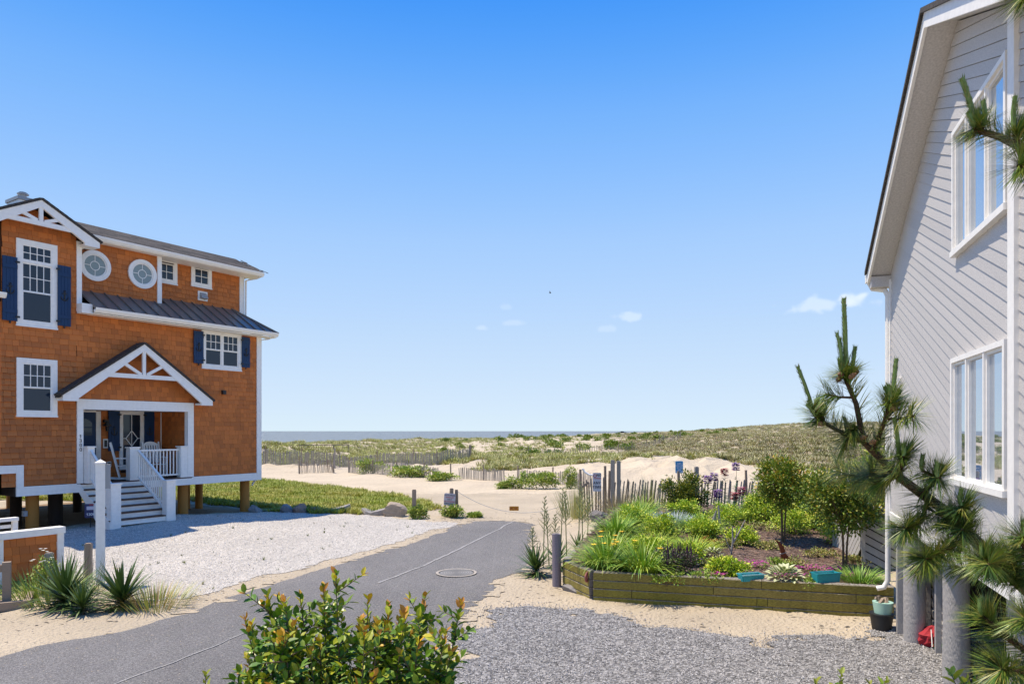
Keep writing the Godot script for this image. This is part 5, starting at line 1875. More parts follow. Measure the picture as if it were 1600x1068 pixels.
func garden() -> void:
	var day := [Color(0.1, 0.2, 0.02), Color(0.16, 0.25, 0.025), Color(0.22, 0.28, 0.03)]
	var n := 0
	var clumps := [[3.69, 19.8, 0.55, "daylily clump nearest the slat fence on the left bed edge"], [3.1, 18.2, 0.5, "daylily clump second along the left bed edge"], [2.4, 16.1, 0.55, "broad dark daylily clump midway along the left bed edge"], [1.75, 13.2, 0.6, "daylily clump with yellow flowers at the bed corner beside the bollard"], [2.36, 12.75, 0.6, "daylily clump spilling over the front timbers left of the purple salvia"], [4.47, 16.7, 0.5, "pale streaked daylily clump in the middle of the bed"], [2.05, 14.3, 0.5, "daylily clump behind the yellow flowers"], [3.4, 19.0, 0.45, "small daylily clump below the dark shrub"]]
	for q in clumps:
		var t := clump("daylily", q[3], "plant", V(q[0], bed_h(q[0], q[1]) - 0.02, q[1]), 430, q[2] * 1.25, 0.013, 1.0, 1.6, day, 0.16, "daylilies in the bed")
		if n in [3, 4, 6]:
			blooms(t, "flower", [9, 0, 0, 2, 0, 0, 3][n - 3 if n > 3 else 0] if n == 3 else 2, 0.36, 0.42, 0.62, 0.07, [Color(0.85, 0.5, 0.02), Color(0.85, 0.6, 0.04)])
		n += 1
	var lime := [Color(0.24, 0.32, 0.02), Color(0.3, 0.36, 0.03), Color(0.18, 0.27, 0.02)]
	clump("lime_grass", "bright lime mound of fine grass behind the salvia", "plant", V(3.05, bed_h(3.05, 14.8), 14.8), 420, 0.48, 0.006, 1.1, 1.5, lime, 0.14, "lime mounds")
	clump("lime_grass", "flat lime yellow mound right of the fine grass mound", "plant", V(3.75, bed_h(3.75, 14.7), 14.7), 420, 0.4, 0.007, 1.3, 1.2, lime, 0.25, "lime mounds")
	clump("lavender", "silvery blue lavender mound in the middle of the bed", "plant", V(3.98, bed_h(3.98, 17.5), 17.5), 900, 0.42, 0.007, 1.2, 0.3, [Color(0.26, 0.31, 0.3), Color(0.32, 0.36, 0.37), Color(0.2, 0.26, 0.22)], 0.22)
	clump("blue_grass", "tall blue green grass clump before the slat fence", "plant", V(6.1, bed_h(6.1, 18.8), 18.8), 240, 0.75, 0.008, 0.8, 0.8, [Color(0.1, 0.2, 0.08), Color(0.13, 0.22, 0.1)], 0.12, "ornamental grasses")
	clump("ornamental_grass", "bright green grass tuft at the right end of the bed by the downspout", "plant", V(5.92, bed_h(5.9, 12.0), 12.0), 330, 0.42, 0.007, 1.1, 1.2, [Color(0.12, 0.22, 0.03), Color(0.18, 0.27, 0.04)], 0.15, "ornamental grasses")
	clump("fence_grass", "tall straw coloured grass growing through the slat fence", "plant", V(4.35, 0.35, 22.4), 200, 1.3, 0.008, 0.5, 0.5, [Color(0.2, 0.22, 0.07), Color(0.3, 0.26, 0.14)], 0.3, "grasses at the slat fence")
	clump("fence_grass", "dry brown grass at the foot of the fence corner", "plant", V(3.4, 0.3, 22.3), 220, 1.05, 0.008, 0.7, 0.5, [Color(0.22, 0.2, 0.1), Color(0.32, 0.26, 0.16)], 0.3, "grasses at the slat fence")
	clump("fence_grass", "wispy yellow green weeds left of the fence corner", "plant", V(2.0, 0.2, 22.6), 200, 1.15, 0.007, 0.5, 0.4, [Color(0.25, 0.25, 0.07), Color(0.3, 0.29, 0.12)], 0.25, "grasses at the slat fence")
	# salvia with dark spikes
	var t := bush("salvia", "dark purple salvia with upright spikes at the front of the bed", "plant", V(2.98, bed_h(2.98, 12.55), 12.55), Vector3(0.36, 0.24, 0.3), 26, 60, 0.05, [Color(0.06, 0.08, 0.03), Color(0.05, 0.06, 0.04), Color(0.08, 0.05, 0.06)])
	for k in 34:
		var a := rng.randf() * TAU
		var q := sqrt(rng.randf()) * 0.3
		var p := Vector3(cos(a) * q, rng.randf_range(0.14, 0.28), sin(a) * q * 0.8)
		var b := B.new()
		b.col = vary(Color(0.07, 0.02, 0.06), 0.3)
		b.tube([p, p + Vector3(rng.randf_range(-0.03, 0.03), 0.18, 0), p + Vector3(rng.randf_range(-0.04, 0.04), rng.randf_range(0.26, 0.38), 0)], [0.012, 0.011, 0.003], 6)
		part(t, "flower_spike", b, M.flower)
	# mats of pink flowers
	for q in [[4.43, 13.2, 0.5, "pink ice plant mat behind the first teal trough"], [5.55, 12.75, 0.42, "pink ice plant mat behind the second teal trough"], [6.0, 12.3, 0.28, "small pink ice plant mat below the right tree"], [4.9, 12.35, 0.3, "pink ice plant fringe behind the large hosta"], [3.5, 12.3, 0.26, "pink ice plant patch at the front timber left of the first trough"], [3.55, 17.9, 0.16, "little magenta flower tuft left of the lavender"]]:
		t = bush("ice_plant", q[3], "plant", V(q[0], bed_h(q[0], q[1]) - 0.03, q[1]), Vector3(q[2], 0.05, q[2] * 0.55), 14, 26, 0.035, [Color(0.12, 0.15, 0.03), Color(0.18, 0.17, 0.04)], [], "ice plant mats")
		var b := B.new()
		for k in int(300 * q[2]):
			var a := rng.randf() * TAU
			var r: float = sqrt(rng.randf()) * q[2]
			b.col = vary(Color(0.5, 0.05, 0.32), 0.35)
			var p := Vector3(cos(a) * r, 0.09 + rng.randf() * 0.05, sin(a) * r * 0.6)
			for j in 5:
				b.leaf(p, Vector3(cos(TAU * j / 5), 0.3, sin(TAU * j / 5)), Vector3.UP, 0.022, 0.014)
		stuff(t, "flowers", b, M.flower)
	# variegated hosta: cream leaves with green hearts
	var cream := B.new()
	cream.leaf(Vector3.ZERO, Vector3(0, 0.35, 1), Vector3.UP, 1.0, 0.52)
	var cm := cream.mesh()
	var heart := B.new()
	heart.leaf(Vector3(0, 0.006, 0.02), Vector3(0, 0.35, 1), Vector3.UP, 0.85, 0.2)
	var hm := heart.mesh()
	var lc := leafmat(Color(0.5, 0.52, 0.3), Color(0.1, 0.12, 0.04))
	var lg := leafmat(Color(0.1, 0.19, 0.03), Color(0.05, 0.08, 0.01))
	for q in [[4.62, 11.95, 0.3, 80, "large cream and green hosta between the two teal troughs"], [4.02, 14.1, 0.2, 34, "small pale hosta in the middle of the mulch"]]:
		t = thing("hosta", q[4], "plant", V(q[0], bed_h(q[0], q[1]), q[1]), 0.0, "hostas")
		for k in q[3]:
			var f: float = float(k) / q[3]
			var a: float = k * 2.4
			var o: Vector3 = Vector3(sin(a), 0, cos(a)) * q[2] * 0.75 * sqrt(f)
			var x := Transform3D(Basis(Vector3.UP, a + rng.randf_range(-0.4, 0.4)) * Basis(Vector3.RIGHT, lerpf(-0.5, 0.35, f)) * Basis.from_scale(Vector3.ONE * q[2] * rng.randf_range(0.45, 0.62)), o + Vector3(0, q[2] * lerpf(0.75, 0.3, f), 0))
			var l := inst(t, "leaf", cm, lc, x)
			inst(l, "leaf_heart", hm, lg)
	# low leafy edging
	for q in [[2.7, 12.2, 0.3, 0, "low green groundcover over the front timbers right of the salvia"], [3.3, 12.15, 0.36, 0, "yellow green groundcover left of the first teal trough"], [4.95, 11.72, 0.24, 0, "small bright groundcover before the hosta"], [4.25, 15.2, 0.3, 2, "orange tinged low plant behind the small hosta"], [5.4, 14.8, 0.35, 1, "sparse yellow green weeds on the mulch behind the rusty sculpture"], [5.3, 13.1, 0.35, 1, "thin weedy cover between the rusty sculpture and the right tree"], [4.6, 14.9, 0.3, 1, "low sprigs round the grey driftwood branch"], [6.2, 14.2, 0.35, 1, "low weeds on the mulch between the two small trees"], [3.9, 13.3, 0.36, 1, "low mixed weeds in front of the small hosta"], [5.1, 16.2, 0.5, 1, "thin weeds on the mulch left of the left small tree"], [6.6, 13.6, 0.4, 1, "weeds on the mulch beside the grey enclosure corner"], [3.6, 16.3, 0.35, 0, "green low plant before the lavender"], [5.0, 13.0, 0.35, 0, "green weeds left of the rusty sculpture base"], [2.75, 15.6, 0.35, 0, "leafy low plant between daylilies and lime mounds"], [5.9, 17.0, 0.5, 1, "weedy patch below the blue green grass"]]:
		var cs: Array = [[Color(0.14, 0.22, 0.03), Color(0.2, 0.25, 0.03)], [Color(0.2, 0.2, 0.05), Color(0.27, 0.22, 0.07), Color(0.16, 0.19, 0.04)], [Color(0.3, 0.16, 0.03), Color(0.34, 0.12, 0.02), Color(0.2, 0.22, 0.03)]][q[3]]
		bush("groundcover", q[4], "plant", V(q[0], bed_h(q[0], q[1]) - 0.03, q[1]), Vector3(q[2], 0.1, q[2] * 0.6), 16, 34, 0.045, cs, [], "low plants in the bed")
	# rounded bright mounds that fill the bed
	var mound := [Color(0.2, 0.3, 0.02), Color(0.27, 0.35, 0.025), Color(0.14, 0.23, 0.02), Color(0.34, 0.38, 0.03)]
	for q in [[2.55, 13.6, 0.42, 0.26, "yellow green mound behind the front daylilies"], [3.35, 13.5, 0.4, 0.22, "bright mound right behind the purple salvia"], [3.35, 15.9, 0.45, 0.28, "lime mound between the lime grass and the lavender"], [4.3, 15.9, 0.42, 0.25, "round green mound before the pale daylily"], [2.9, 17.0, 0.42, 0.3, "leafy mound on the left bed edge past the broad daylily"], [4.55, 18.4, 0.5, 0.3, "green mound behind the lavender"], [5.35, 17.6, 0.5, 0.28, "bright mound before the blue green grass"], [5.0, 15.3, 0.36, 0.2, "small mound right of the driftwood branch"], [6.55, 16.4, 0.55, 0.35, "bright mound behind the left small tree trunk"], [7.2, 15.2, 0.5, 0.3, "bright mound between the shrubs and the enclosure"], [3.85, 12.6, 0.36, 0.16, "low bright mound behind the first teal trough"], [6.35, 18.0, 0.5, 0.4, "leafy mound right of the blue green grass"]]:
		bush("garden_mound", q[4], "plant", V(q[0], bed_h(q[0], q[1]) - 0.04, q[1]), Vector3(q[2], q[3], q[2] * 0.8), 40, 70, 0.05, mound, [Color(0.42, 0.42, 0.04)], "bright mounds in the bed", 0.36)
	# shrubs
	bush("garden_shrub", "dark dense shrub with yellowish tips beside the blue sign", "shrub", V(4.95, 0.5, 20.2), Vector3(0.62, 0.66, 0.5), 60, 110, 0.075, [Color(0.05, 0.08, 0.012), Color(0.09, 0.12, 0.015), Color(0.14, 0.15, 0.02)], [Color(0.26, 0.22, 0.02)], "garden shrubs", 0.34)
	var bright := [Color(0.13, 0.2, 0.015), Color(0.2, 0.26, 0.02), Color(0.27, 0.3, 0.025), Color(0.08, 0.13, 0.012)]
	for q in [[7.6, 17.6, 0.85, 0.7, "bright green shrub mass behind the left small tree"], [8.8, 17.2, 0.9, 0.85, "tallest bright green shrub between the two small trees"], [7.9, 16.3, 0.7, 0.45, "low bright shrub at the back of the mulch"], [9.9, 16.8, 0.9, 0.9, "bright green shrub touching the grey enclosure"], [6.9, 18.6, 0.7, 0.5, "leafy green shrub left of the left small tree"], [8.3, 15.5, 0.6, 0.35, "low shrub before the grey enclosure side"], [10.2, 19.0, 1.1, 1.05, "yellow green shrub behind the pine branch"]]:
		bush("garden_shrub", q[4], "shrub", V(q[0], 0.45, q[1]), Vector3(q[2], q[3], q[2] * 0.8), 60, 120, 0.085, bright, [Color(0.33, 0.32, 0.03)], "garden shrubs", 0.34)
	small_tree("small multi-stemmed tree with round crown left of the shrubs", V(5.97, bed_h(5.97, 15.5), 15.5), 1.7, Vector3(0.66, 0.5, 0.55), 1.08, [Color(0.08, 0.14, 0.015), Color(0.13, 0.18, 0.02), Color(0.19, 0.2, 0.02)], [Color(0.34, 0.26, 0.03), Color(0.3, 0.18, 0.04)])
	small_tree("small multi-stemmed tree nearest the grey enclosure", V(6.12, bed_h(6.12, 12.95), 12.95), 1.7, Vector3(0.72, 0.55, 0.55), 1.05, [Color(0.06, 0.11, 0.012), Color(0.1, 0.15, 0.015), Color(0.15, 0.17, 0.02)], [Color(0.3, 0.25, 0.03)])
	# tall flowering stems at the fence
	for q in [[5.45, 19.6, 1.15, Color(0.38, 0.2, 0.5), "mauve snapdragon spike, leftmost by the slat fence"], [5.72, 19.9, 1.2, Color(0.36, 0.18, 0.5), "mauve snapdragon spike, second from the left by the fence"], [5.95, 19.7, 1.35, Color(0.55, 0.12, 0.16), "coral pink snapdragon spike between mauve ones"], [6.3, 19.8, 1.5, Color(0.4, 0.22, 0.58), "tallest violet snapdragon spike by the slat fence"], [5.62, 19.2, 0.8, Color(0.36, 0.18, 0.48), "low mauve snapdragon below the leftmost spike"], [6.05, 19.1, 0.72, Color(0.55, 0.14, 0.16), "low coral snapdragon in front"], [6.3, 19.3, 0.85, Color(0.5, 0.14, 0.2), "low rose snapdragon on the right"]]:
		t = thing("snapdragon", q[4], "flower", V(q[0], 0.6, q[1]), 0.0, "flower spikes by the fence")
		var b := B.new()
		b.col = Color(0.1, 0.16, 0.04)
		b.tube([Vector3(0, 0, 0), Vector3(0.02, q[2], 0)], [0.008, 0.005], 5)
		for k in 50:
			b.col = vary(Color(0.08, 0.14, 0.04), 0.3)
			var y: float = rng.randf() * q[2] * 0.8
			var a := rng.randf() * TAU
			b.leaf(Vector3(0, y, 0), Vector3(cos(a), 0.4, sin(a)), Vector3.UP, 0.16, 0.04)
		part(t, "stem", b, M.leaf)
		b = B.new()
		for k in 90:
			b.col = vary(q[3], 0.3)
			var y: float = q[2] - rng.randf() * 0.22
			var a := rng.randf() * TAU
			b.leaf(Vector3(cos(a) * 0.03, y, sin(a) * 0.03), Vector3(cos(a), 0.2, sin(a)), Vector3.UP, 0.1, 0.075)
		part(t, "blossom", b, M.flower)
	# driftwood, sculpture, troughs
	t = thing("driftwood_branch", "bleached forked driftwood branch standing in the mulch", "branch", V(4.45, bed_h(4.45, 14.3), 14.3))
	for q in [[[0, 0, 0], [0.04, 0.25, 0], [0.02, 0.55, 0.02], 0.022], [[0.04, 0.2, 0], [0.16, 0.42, 0], [0.28, 0.68, 0.03], 0.018], [[0.0, 0.05, 0], [-0.08, 0.2, 0.05], [-0.16, 0.4, 0.05], 0.014], [[0.1, 0.32, 0], [0.1, 0.45, 0.04], [0.12, 0.52, 0.04], 0.01]]:
		var b := B.new()
		b.tube([Vector3(q[0][0], q[0][1], q[0][2]), Vector3(q[1][0], q[1][1], q[1][2]), Vector3(q[2][0], q[2][1], q[2][2])], [q[3], q[3] * 0.85, q[3] * 0.5], 7)
		part(t, "limb", b, M.driftwood)
	t = thing("driftwood_stump", "pale pointed driftwood stump behind the driftwood branch", "stump", V(4.85, bed_h(4.85, 16.8), 16.8))
	var b := B.new()
	b.tube([Vector3(0.05, -0.05, 0), Vector3(0.0, 0.15, 0), Vector3(-0.02, 0.3, 0), Vector3(0.03, 0.5, 0)], [0.09, 0.075, 0.05, 0.012], 6)
	b.tube([Vector3(0.06, -0.05, 0.02), Vector3(0.1, 0.2, 0.02), Vector3(0.08, 0.62, 0.0)], [0.04, 0.035, 0.015], 6)
	part(t, "stump", b, M.driftwood)
	t = thing("whale_tail", "rusty iron whale tail sculpture standing in the mulch", "sculpture", V(5.32, bed_h(5.32, 13.8), 13.8), 8)
	b = B.new()
	b.prism(P([-0.16, 0.4, -0.1, 0.3, -0.06, 0.2, -0.045, 0.13, -0.05, -0.03, 0.1, -0.03, 0.2, 0.01, 0.12, 0.05, 0.05, 0.11, 0.04, 0.16, 0.0, 0.26, -0.07, 0.34]), -0.02, 0.02)
	part(t, "fluke", b, M.rust)
	b = B.new()
	b.bar(Vector3(-0.07, 0.115, 0), Vector3(0.06, 0.145, 0), 0.05, 0.018)
	part(t, "band", b, M.driftwood)
	for q in [[4.05, 11.95, 0.42, 0.11, "teal planter trough with faded mosaic front, left of the hosta"], [5.22, 11.72, 0.45, 0.15, "plain bright teal planter trough on the front timber, right of the hosta"]]:
		t = thing("planter_trough", q[4], "planter", V(q[0], 0.5 if q[2] > 0.43 else 0.47, q[1] - 0.02), 15.0, "teal planter troughs")
		b = B.new()
		var w: float = q[2] / 2
		var hh: float = q[3]
		b.prism(P([-w + 0.03, 0, w - 0.03, 0, w, hh, -w, hh]), 0.07, 0.085)
		b.prism(P([-w + 0.03, 0, w - 0.03, 0, w, hh, -w, hh]), -0.085, -0.07)
		b.box(Vector3(-w + 0.03, 0, -0.07), Vector3(w - 0.03, 0.02, 0.07))
		for sg in [-1.0, 1.0]:
			b.bar(Vector3(sg * (w - 0.02), 0.0, 0), Vector3(sg * (w - 0.003), hh, 0), 0.14, 0.012, Vector3(sg, 0, 0))
		part(t, "trough", b, M.teal)
		b = B.new()
		b.box(Vector3(-w - 0.008, hh - 0.012, 0.086), Vector3(w + 0.008, hh + 0.006, 0.1))
		b.box(Vector3(-w - 0.008, hh - 0.012, -0.1), Vector3(w + 0.008, hh + 0.006, -0.086))
		part(t, "rim", b, mat(Color(0.25, 0.5, 0.52), 0.5) if w < 0.215 else M.teal)
		b = B.new()
		b.box(Vector3(-w + 0.04, 0.03, -0.068), Vector3(w - 0.04, hh * 0.7, 0.068))
		part(t, "soil", b, M.mulch.duplicate())
		b.col = Color(0.1, 0.07, 0.05)
	# yuccas
	var yc := [leafmat(Color(0.05, 0.1, 0.02), Color(0.02, 0.04, 0.004)), leafmat(Color(0.085, 0.14, 0.025), Color(0.03, 0.05, 0.006)), leafmat(Color(0.24, 0.19, 0.11), Color(0.03, 0.03, 0.01))]
	yucca("dark green yucca left of the mauve bollard", V(0.5, H(0.5, 14.6), 14.6), 0.62, 110, yc)
	yucca("yucca behind the bollard against the bed corner", V(1.0, H(1.0, 15.4), 15.4), 0.55, 80, [yc[1], yc[0]])
	yucca("small yucca farthest along the left bed edge", V(1.6, H(1.6, 16.9), 16.9), 0.5, 60, [yc[1], yc[0]])
	yucca("largest grey leaved yucca at the left roadside", V(-7.62, H(-7.6, 12.0), 12.0), 0.8, 130, [yc[1], yc[0], yc[2]])
	yucca("dark green yucca right of the tall white post", V(-6.62, H(-6.6, 11.95), 11.95), 0.74, 130, [yc[0], yc[1], yc[2]])
	yucca("small yucca between the two big roadside yuccas", V(-7.08, H(-7.1, 11.6), 11.6), 0.55, 80, [yc[1], yc[0], yc[2]])
	for q in [[0.43, 14.75, 1.0, 0.0], [0.66, 14.9, 1.75, 0.02], [0.92, 15.0, 1.3, 0.0], [1.05, 15.3, 1.95, 0.03], [1.2, 15.4, 1.85, -0.02], [1.47, 15.6, 2.05, 0.02], [1.58, 15.8, 1.9, 0.0], [1.75, 16.4, 1.6, 0.02], [0.8, 15.2, 1.35, -0.03]]:
		t = thing("yucca_stalk", "pale flower stalk above the yuccas by the bollard, %s" % ["shortest at far left", "tall second from left", "short one third from left", "tall one behind the bollard", "just right of the bollard", "tallest of all", "second from right", "far right one", "thin one between the left pair"][[0.43, 0.66, 0.92, 1.05, 1.2, 1.47, 1.58, 1.75, 0.8].find(q[0])], "flower stalk", V(q[0], H(q[0], q[1]) + 0.1, q[1]), 0.0, "yucca flower stalks")
		b = B.new()
		var hh: float = q[2] * 0.86
		b.col = Color(0.2, 0.24, 0.07)
		b.tube([Vector3.ZERO, Vector3(q[3], hh * 0.5, 0), Vector3(q[3] * 2, hh, 0)], [0.013, 0.011, 0.005], 6)
		part(t, "stem", b, M.grass)
		b = B.new()
		for k in 22:
			var y: float = lerpf(hh * 0.52, hh, k / 22.0)
			var a := k * 2.4
			var ln: float = 0.13 * (1.1 - k / 24.0)
			var p := Vector3(q[3] * 2 * y / hh, y, 0)
			var e := p + Vector3(cos(a) * ln, ln * 0.9, sin(a) * ln)
			b.col = vary(Color(0.24, 0.27, 0.09), 0.2)
			b.tube([p, e], [0.004, 0.003], 4, false)
			for j in 4:
				var f := p.lerp(e, 0.3 + 0.22 * j)
				b.col = vary(Color(0.36, 0.36, 0.17), 0.25)
				b.tube([f, f + Vector3(rng.randf_range(-0.012, 0.012), 0.028, rng.randf_range(-0.012, 0.012))], [0.007, 0.004], 5)
		part(t, "buds", b, M.grass)

func near_plants() -> void:
	# weeds, grass and white flowers by the shingled wall
	clump("tall_grass", "tangled green grass below the low shingled wall", "plant", V(-8.7, 0, 12.9), 340, 0.5, 0.008, 0.9, 0.8, [Color(0.12, 0.2, 0.03), Color(0.2, 0.24, 0.05)], 0.4, "roadside grasses")
	clump("tall_grass", "grass patch left of the yuccas near the timber frame", "plant", V(-8.2, 0, 12.6), 300, 0.36, 0.008, 1.0, 0.9, [Color(0.14, 0.2, 0.03), Color(0.24, 0.25, 0.06)], 0.4, "roadside grasses")
	clump("tall_grass", "dry reddish grass at the right side of the roadside yuccas", "plant", V(-6.15, 0, 12.1), 340, 0.45, 0.006, 1.1, 0.6, [Color(0.25, 0.24, 0.06), Color(0.32, 0.22, 0.1), Color(0.16, 0.2, 0.04)], 0.32, "roadside grasses")
	clump("tall_grass", "thin dry stalks between the yucca and the brown post", "plant", V(-8.0, 0, 13.0), 60, 0.95, 0.005, 0.35, 0.2, [Color(0.2, 0.17, 0.12), Color(0.26, 0.22, 0.16)], 0.3, "roadside grasses")
	var t := bush("flowering_weed", "leafy weed with small white flowers before the shingled wall", "plant", V(-8.65, 0, 13.0), Vector3(0.26, 0.36, 0.22), 22, 30, 0.05, [Color(0.16, 0.22, 0.03), Color(0.22, 0.26, 0.04)])
	blooms(t, "flower", 12, 0.25, 0.55, 0.85, 0.04, [Color(0.75, 0.75, 0.68)])
	# shrubs in the sand
	for q in [[-3.2, 24.0, 0.3, 0.25, "green shrub at the foot of the lone post"], [-2.05, 24.35, 0.34, 0.2, "low green shrub at the foot of the notice post"], [-0.4, 36.5, 0.5, 0.2, "pale green weeds in the sand, left of the bright dune shrub"], [0.6, 36.6, 0.75, 0.42, "yellow green weed clump before the low slat fence"], [1.7, 36.3, 0.85, 0.42, "bright round shrub before the low slat fence"], [2.95, 35.5, 0.4, 0.55, "tall weed tuft before the right end of the low slat fence"], [-6.5, 45.5, 1.6, 0.35, "sprawling weeds on the sand before the low fence"], [-4.2, 42.5, 1.0, 0.25, "sparse weeds below the fence gap"], [-9.6, 48.5, 1.1, 0.5, "tangled weeds against the leaning fence piece"], [-2.2, 24.9, 0.2, 0.08, "tiny sprout beside the road end"], [-1.3, 24.4, 0.25, 0.08, "small tuft where the asphalt ends"]]:
		bush("beach_shrub", q[4], "shrub", V(q[0], H(q[0], q[1]) - 0.03, q[1]), Vector3(q[2], q[3], q[2] * 0.7), 26, 60, 0.06 + q[2] * 0.06, [Color(0.13, 0.19, 0.03), Color(0.22, 0.27, 0.04), Color(0.32, 0.33, 0.08)], [], "shrubs in the sand", 0.4)

func scatter_all() -> void:
	# lawn
	sheet("lawn", M.mulch, -30.0, -2.5, 25.0, 44.0, 0.3, 0.03,
		func(x, f): return inside(Vector2(x, f), poly_lawn) + 0.5 * nz2.get_noise_2d(x * 5.0, f * 5.0) - 0.1,
		func(x, f, _q):
			var k: float = 1.0 + 0.3 * nz.get_noise_2d(x * 5.0, f * 5.0)
			return Color(0.4 * k, 0.38 * k, 0.1 * k))
	var tm := tuft_mesh(9, 0.17, 0.008, 0.7, 0.9, 3)
	var xs := []
	var cs := []
	while xs.size() < 24000:
		var p := Vector2(rng.randf_range(-24.0, -2.5), rng.randf_range(25.0, 44.0))
		if p.x < -9.0 and p.y < 27.0 + (-9.0 - p.x) * 0.3:
			continue
		var q := inside(p, poly_lawn) + 0.5 * nz2.get_noise_2d(p.x * 5.0, p.y * 5.0)
		if q < -0.1 or (q < 0.3 and rng.randf() < 0.4):
			continue
		var s := rng.randf_range(0.6, 1.3) * (1.0 + 0.5 * nz.get_noise_2d(p.x * 12.0, p.y * 12.0))
		xs.append(Transform3D(Basis(Vector3.UP, rng.randf() * TAU).scaled(Vector3(s * 1.6, s, s * 1.6)), V(p.x, H(p.x, p.y) + 0.01, p.y)))
		cs.append(vary(Color(0.36, 0.42, 0.035).lerp(Color(0.52, 0.48, 0.1), clampf(0.4 + 1.2 * nz.get_noise_2d(p.x * 7.0, p.y * 7.0), 0, 1)), 0.2))
	tag(scatter(self, "lawn_grass", tm, M.grass, xs, cs), "short bright green lawn grass beside the shingle house", "grass")
	# dune grass
	tm = tuft_mesh(10, 0.75, 0.028, 0.6, 0.5, 4)
	xs = []
	cs = []
	var tries := 0
	while xs.size() < 60000 and tries < 700000:
		tries += 1
		var f := 40.0 * pow(5.0, rng.randf())
		var x := f * rng.randf_range(-0.62, 0.8)
		var d := shore(x, f)
		if d < 27.0:
			continue
		var hill := 3.5 * bell((x - 35.0) / 11.0, (f - 84.0) / 20.0) + 3.4 * bell((x - 75.0) / 30.0, (f - 170.0) / 50.0)
		var patch := nz2.get_noise_2d(x * 2.0, f * 2.0)
		var w := 0.0
		var brown := 0.2
		if d < 54.0 and f > 58.5:
			w = ss(27.0, 33.0, d) * (1.0 - ss(51.0, 54.0, d)) * (0.75 + patch)
		if hill > 0.35:
			w = maxf(w, ss(0.35, 0.9, hill) * (0.9 + patch * 0.6))
			brown = 0.62
		elif f > 62.0 and d > 50.0:
			w = maxf(w, (0.55 if f < 86.0 else 0.16) + patch * 0.8)
			brown = 0.12
		elif f > 52.0 and f < 63.0 and x > -3.0:
			w = maxf(w, 0.35 + patch * 1.2)
		if x > 16.0 and f > 46.0 and hill < 0.4:
			w = maxf(w, 0.5 + patch)
			brown = 0.5
		if rng.randf() > w:
			continue
		var s := rng.randf_range(0.5, 1.15)
		xs.append(Transform3D(Basis(Vector3.UP, rng.randf() * TAU).scaled(Vector3(s * 1.3, s * (0.7 if brown < 0.5 else 0.6), s * 1.3)), V(x, H(x, f) - 0.03, f)))
		cs.append(vary(Color(0.36, 0.38, 0.09).lerp(Color(0.31, 0.26, 0.16), clampf(brown + rng.randf_range(-0.3, 0.5), 0, 1)), 0.3))
	tag(scatter(self, "dune_grass", tm, M.grass, xs, cs), "beach grass covering the dunes in front of the sea", "grass")
	# rounded shrubs on the far dune, each its own plant
	var meshes := []
	for k in 3:
		var b := B.new()
		crown(b, Vector3(0, 0.35, 0), Vector3(0.95, 0.42, 0.8), 16, 26, 0.26, [Color(0.09, 0.13, 0.02), Color(0.14, 0.18, 0.025), Color(0.2, 0.23, 0.04)], [], 0.45)
		meshes.append(b.mesh())
	var placed := 0
	while placed < 95:
		var f := rng.randf_range(80.0, 190.0)
		var x := f * rng.randf_range(-0.1, 0.32)
		if shore(x, f) < 46.0 or 3.5 * bell((x - 35.0) / 11.0, (f - 84.0) / 20.0) > 0.8:
			continue
		var t := thing("dune_shrub", "small round green shrub scattered over the far sandy dune", "shrub", V(x, H(x, f) - 0.1, f), rng.randf() * 360.0, "round shrubs on the far dune")
		var o := inst(t, "foliage", meshes[placed % 3], M.leaf)
		o.scale = Vector3.ONE * rng.randf_range(0.5, 1.25) * (1.7 if placed == 5 else 1.0)
		o.set_meta("kind", "stuff")
		placed += 1
	# loose stones and shells
	var pb := B.new()
	var c6 := [Vector3(1, 0, 0.2), Vector3(-0.9, 0.1, 0), Vector3(0, 0.6, 0.1), Vector3(0.1, -0.5, 0), Vector3(0.1, 0, 0.9), Vector3(-0.1, 0.1, -1)]
	for a in [0, 1]:
		for b in [2, 3]:
			for c in [4, 5]:
				pb.tri(c6[a], c6[b], c6[c], (c6[a] + c6[b] + c6[c]).normalized())
	var pm := pb.mesh()
	xs = []
	cs = []
	while xs.size() < 60000: # grey gravel
		var p := Vector2(rng.randf_range(-2.4, 9.0), 3.5 + 9.0 * rng.randf())
		var q := inside(p, poly_gravel) + 0.5 * nz2.get_noise_2d(p.x * 5.0, p.y * 9.0) - (0.5 * ss(0.1, 0.5, nz.get_noise_2d(p.x * 3.0 + 40.0, p.y * 9.0)) * ss(2.6, 0.5, p.x) * 2.0)
		if q < rng.randf_range(-0.7, 0.25) * rng.randf():
			continue
		var s := rng.randf_range(0.007, 0.017)
		xs.append(Transform3D(Basis(Vector3(rng.randfn(), rng.randfn(), rng.randfn()).normalized(), rng.randf() * TAU).scaled(Vector3.ONE * s), V(p.x, H(p.x, p.y) + 0.018, p.y)))
		var k := rng.randf_range(0.16, 0.6)
		cs.append(Color(k, k * 0.96, k * 0.92))
	tag(scatter(self, "gravel", pm, M.pebble, xs, cs), "loose grey gravel spread over the drive in the foreground", "gravel")
	xs = []
	cs = []
	while xs.size() < 40000: # shell fragments
		var p := Vector2(rng.randf_range(-17.0, -1.5), rng.randf_range(11.8, 26.0))
		var q := inside(p, poly_shell)
		if q < rng.randf_range(-0.6, 0.3) * rng.randf():
			continue
		var s := 0.006 + 0.014 * pow(rng.randf(), 2.0)
		xs.append(Transform3D(Basis(Vector3(rng.randfn(), rng.randfn(), rng.randfn()).normalized(), rng.randf() * TAU).scaled(Vector3(s, s * 0.7, s)), V(p.x, H(p.x, p.y) + 0.014, p.y)))
		var k := rng.randf_range(0.62, 0.85) if rng.randf() < 0.95 else 0.25
		cs.append(Color(k, k * 0.93, k * 0.83))
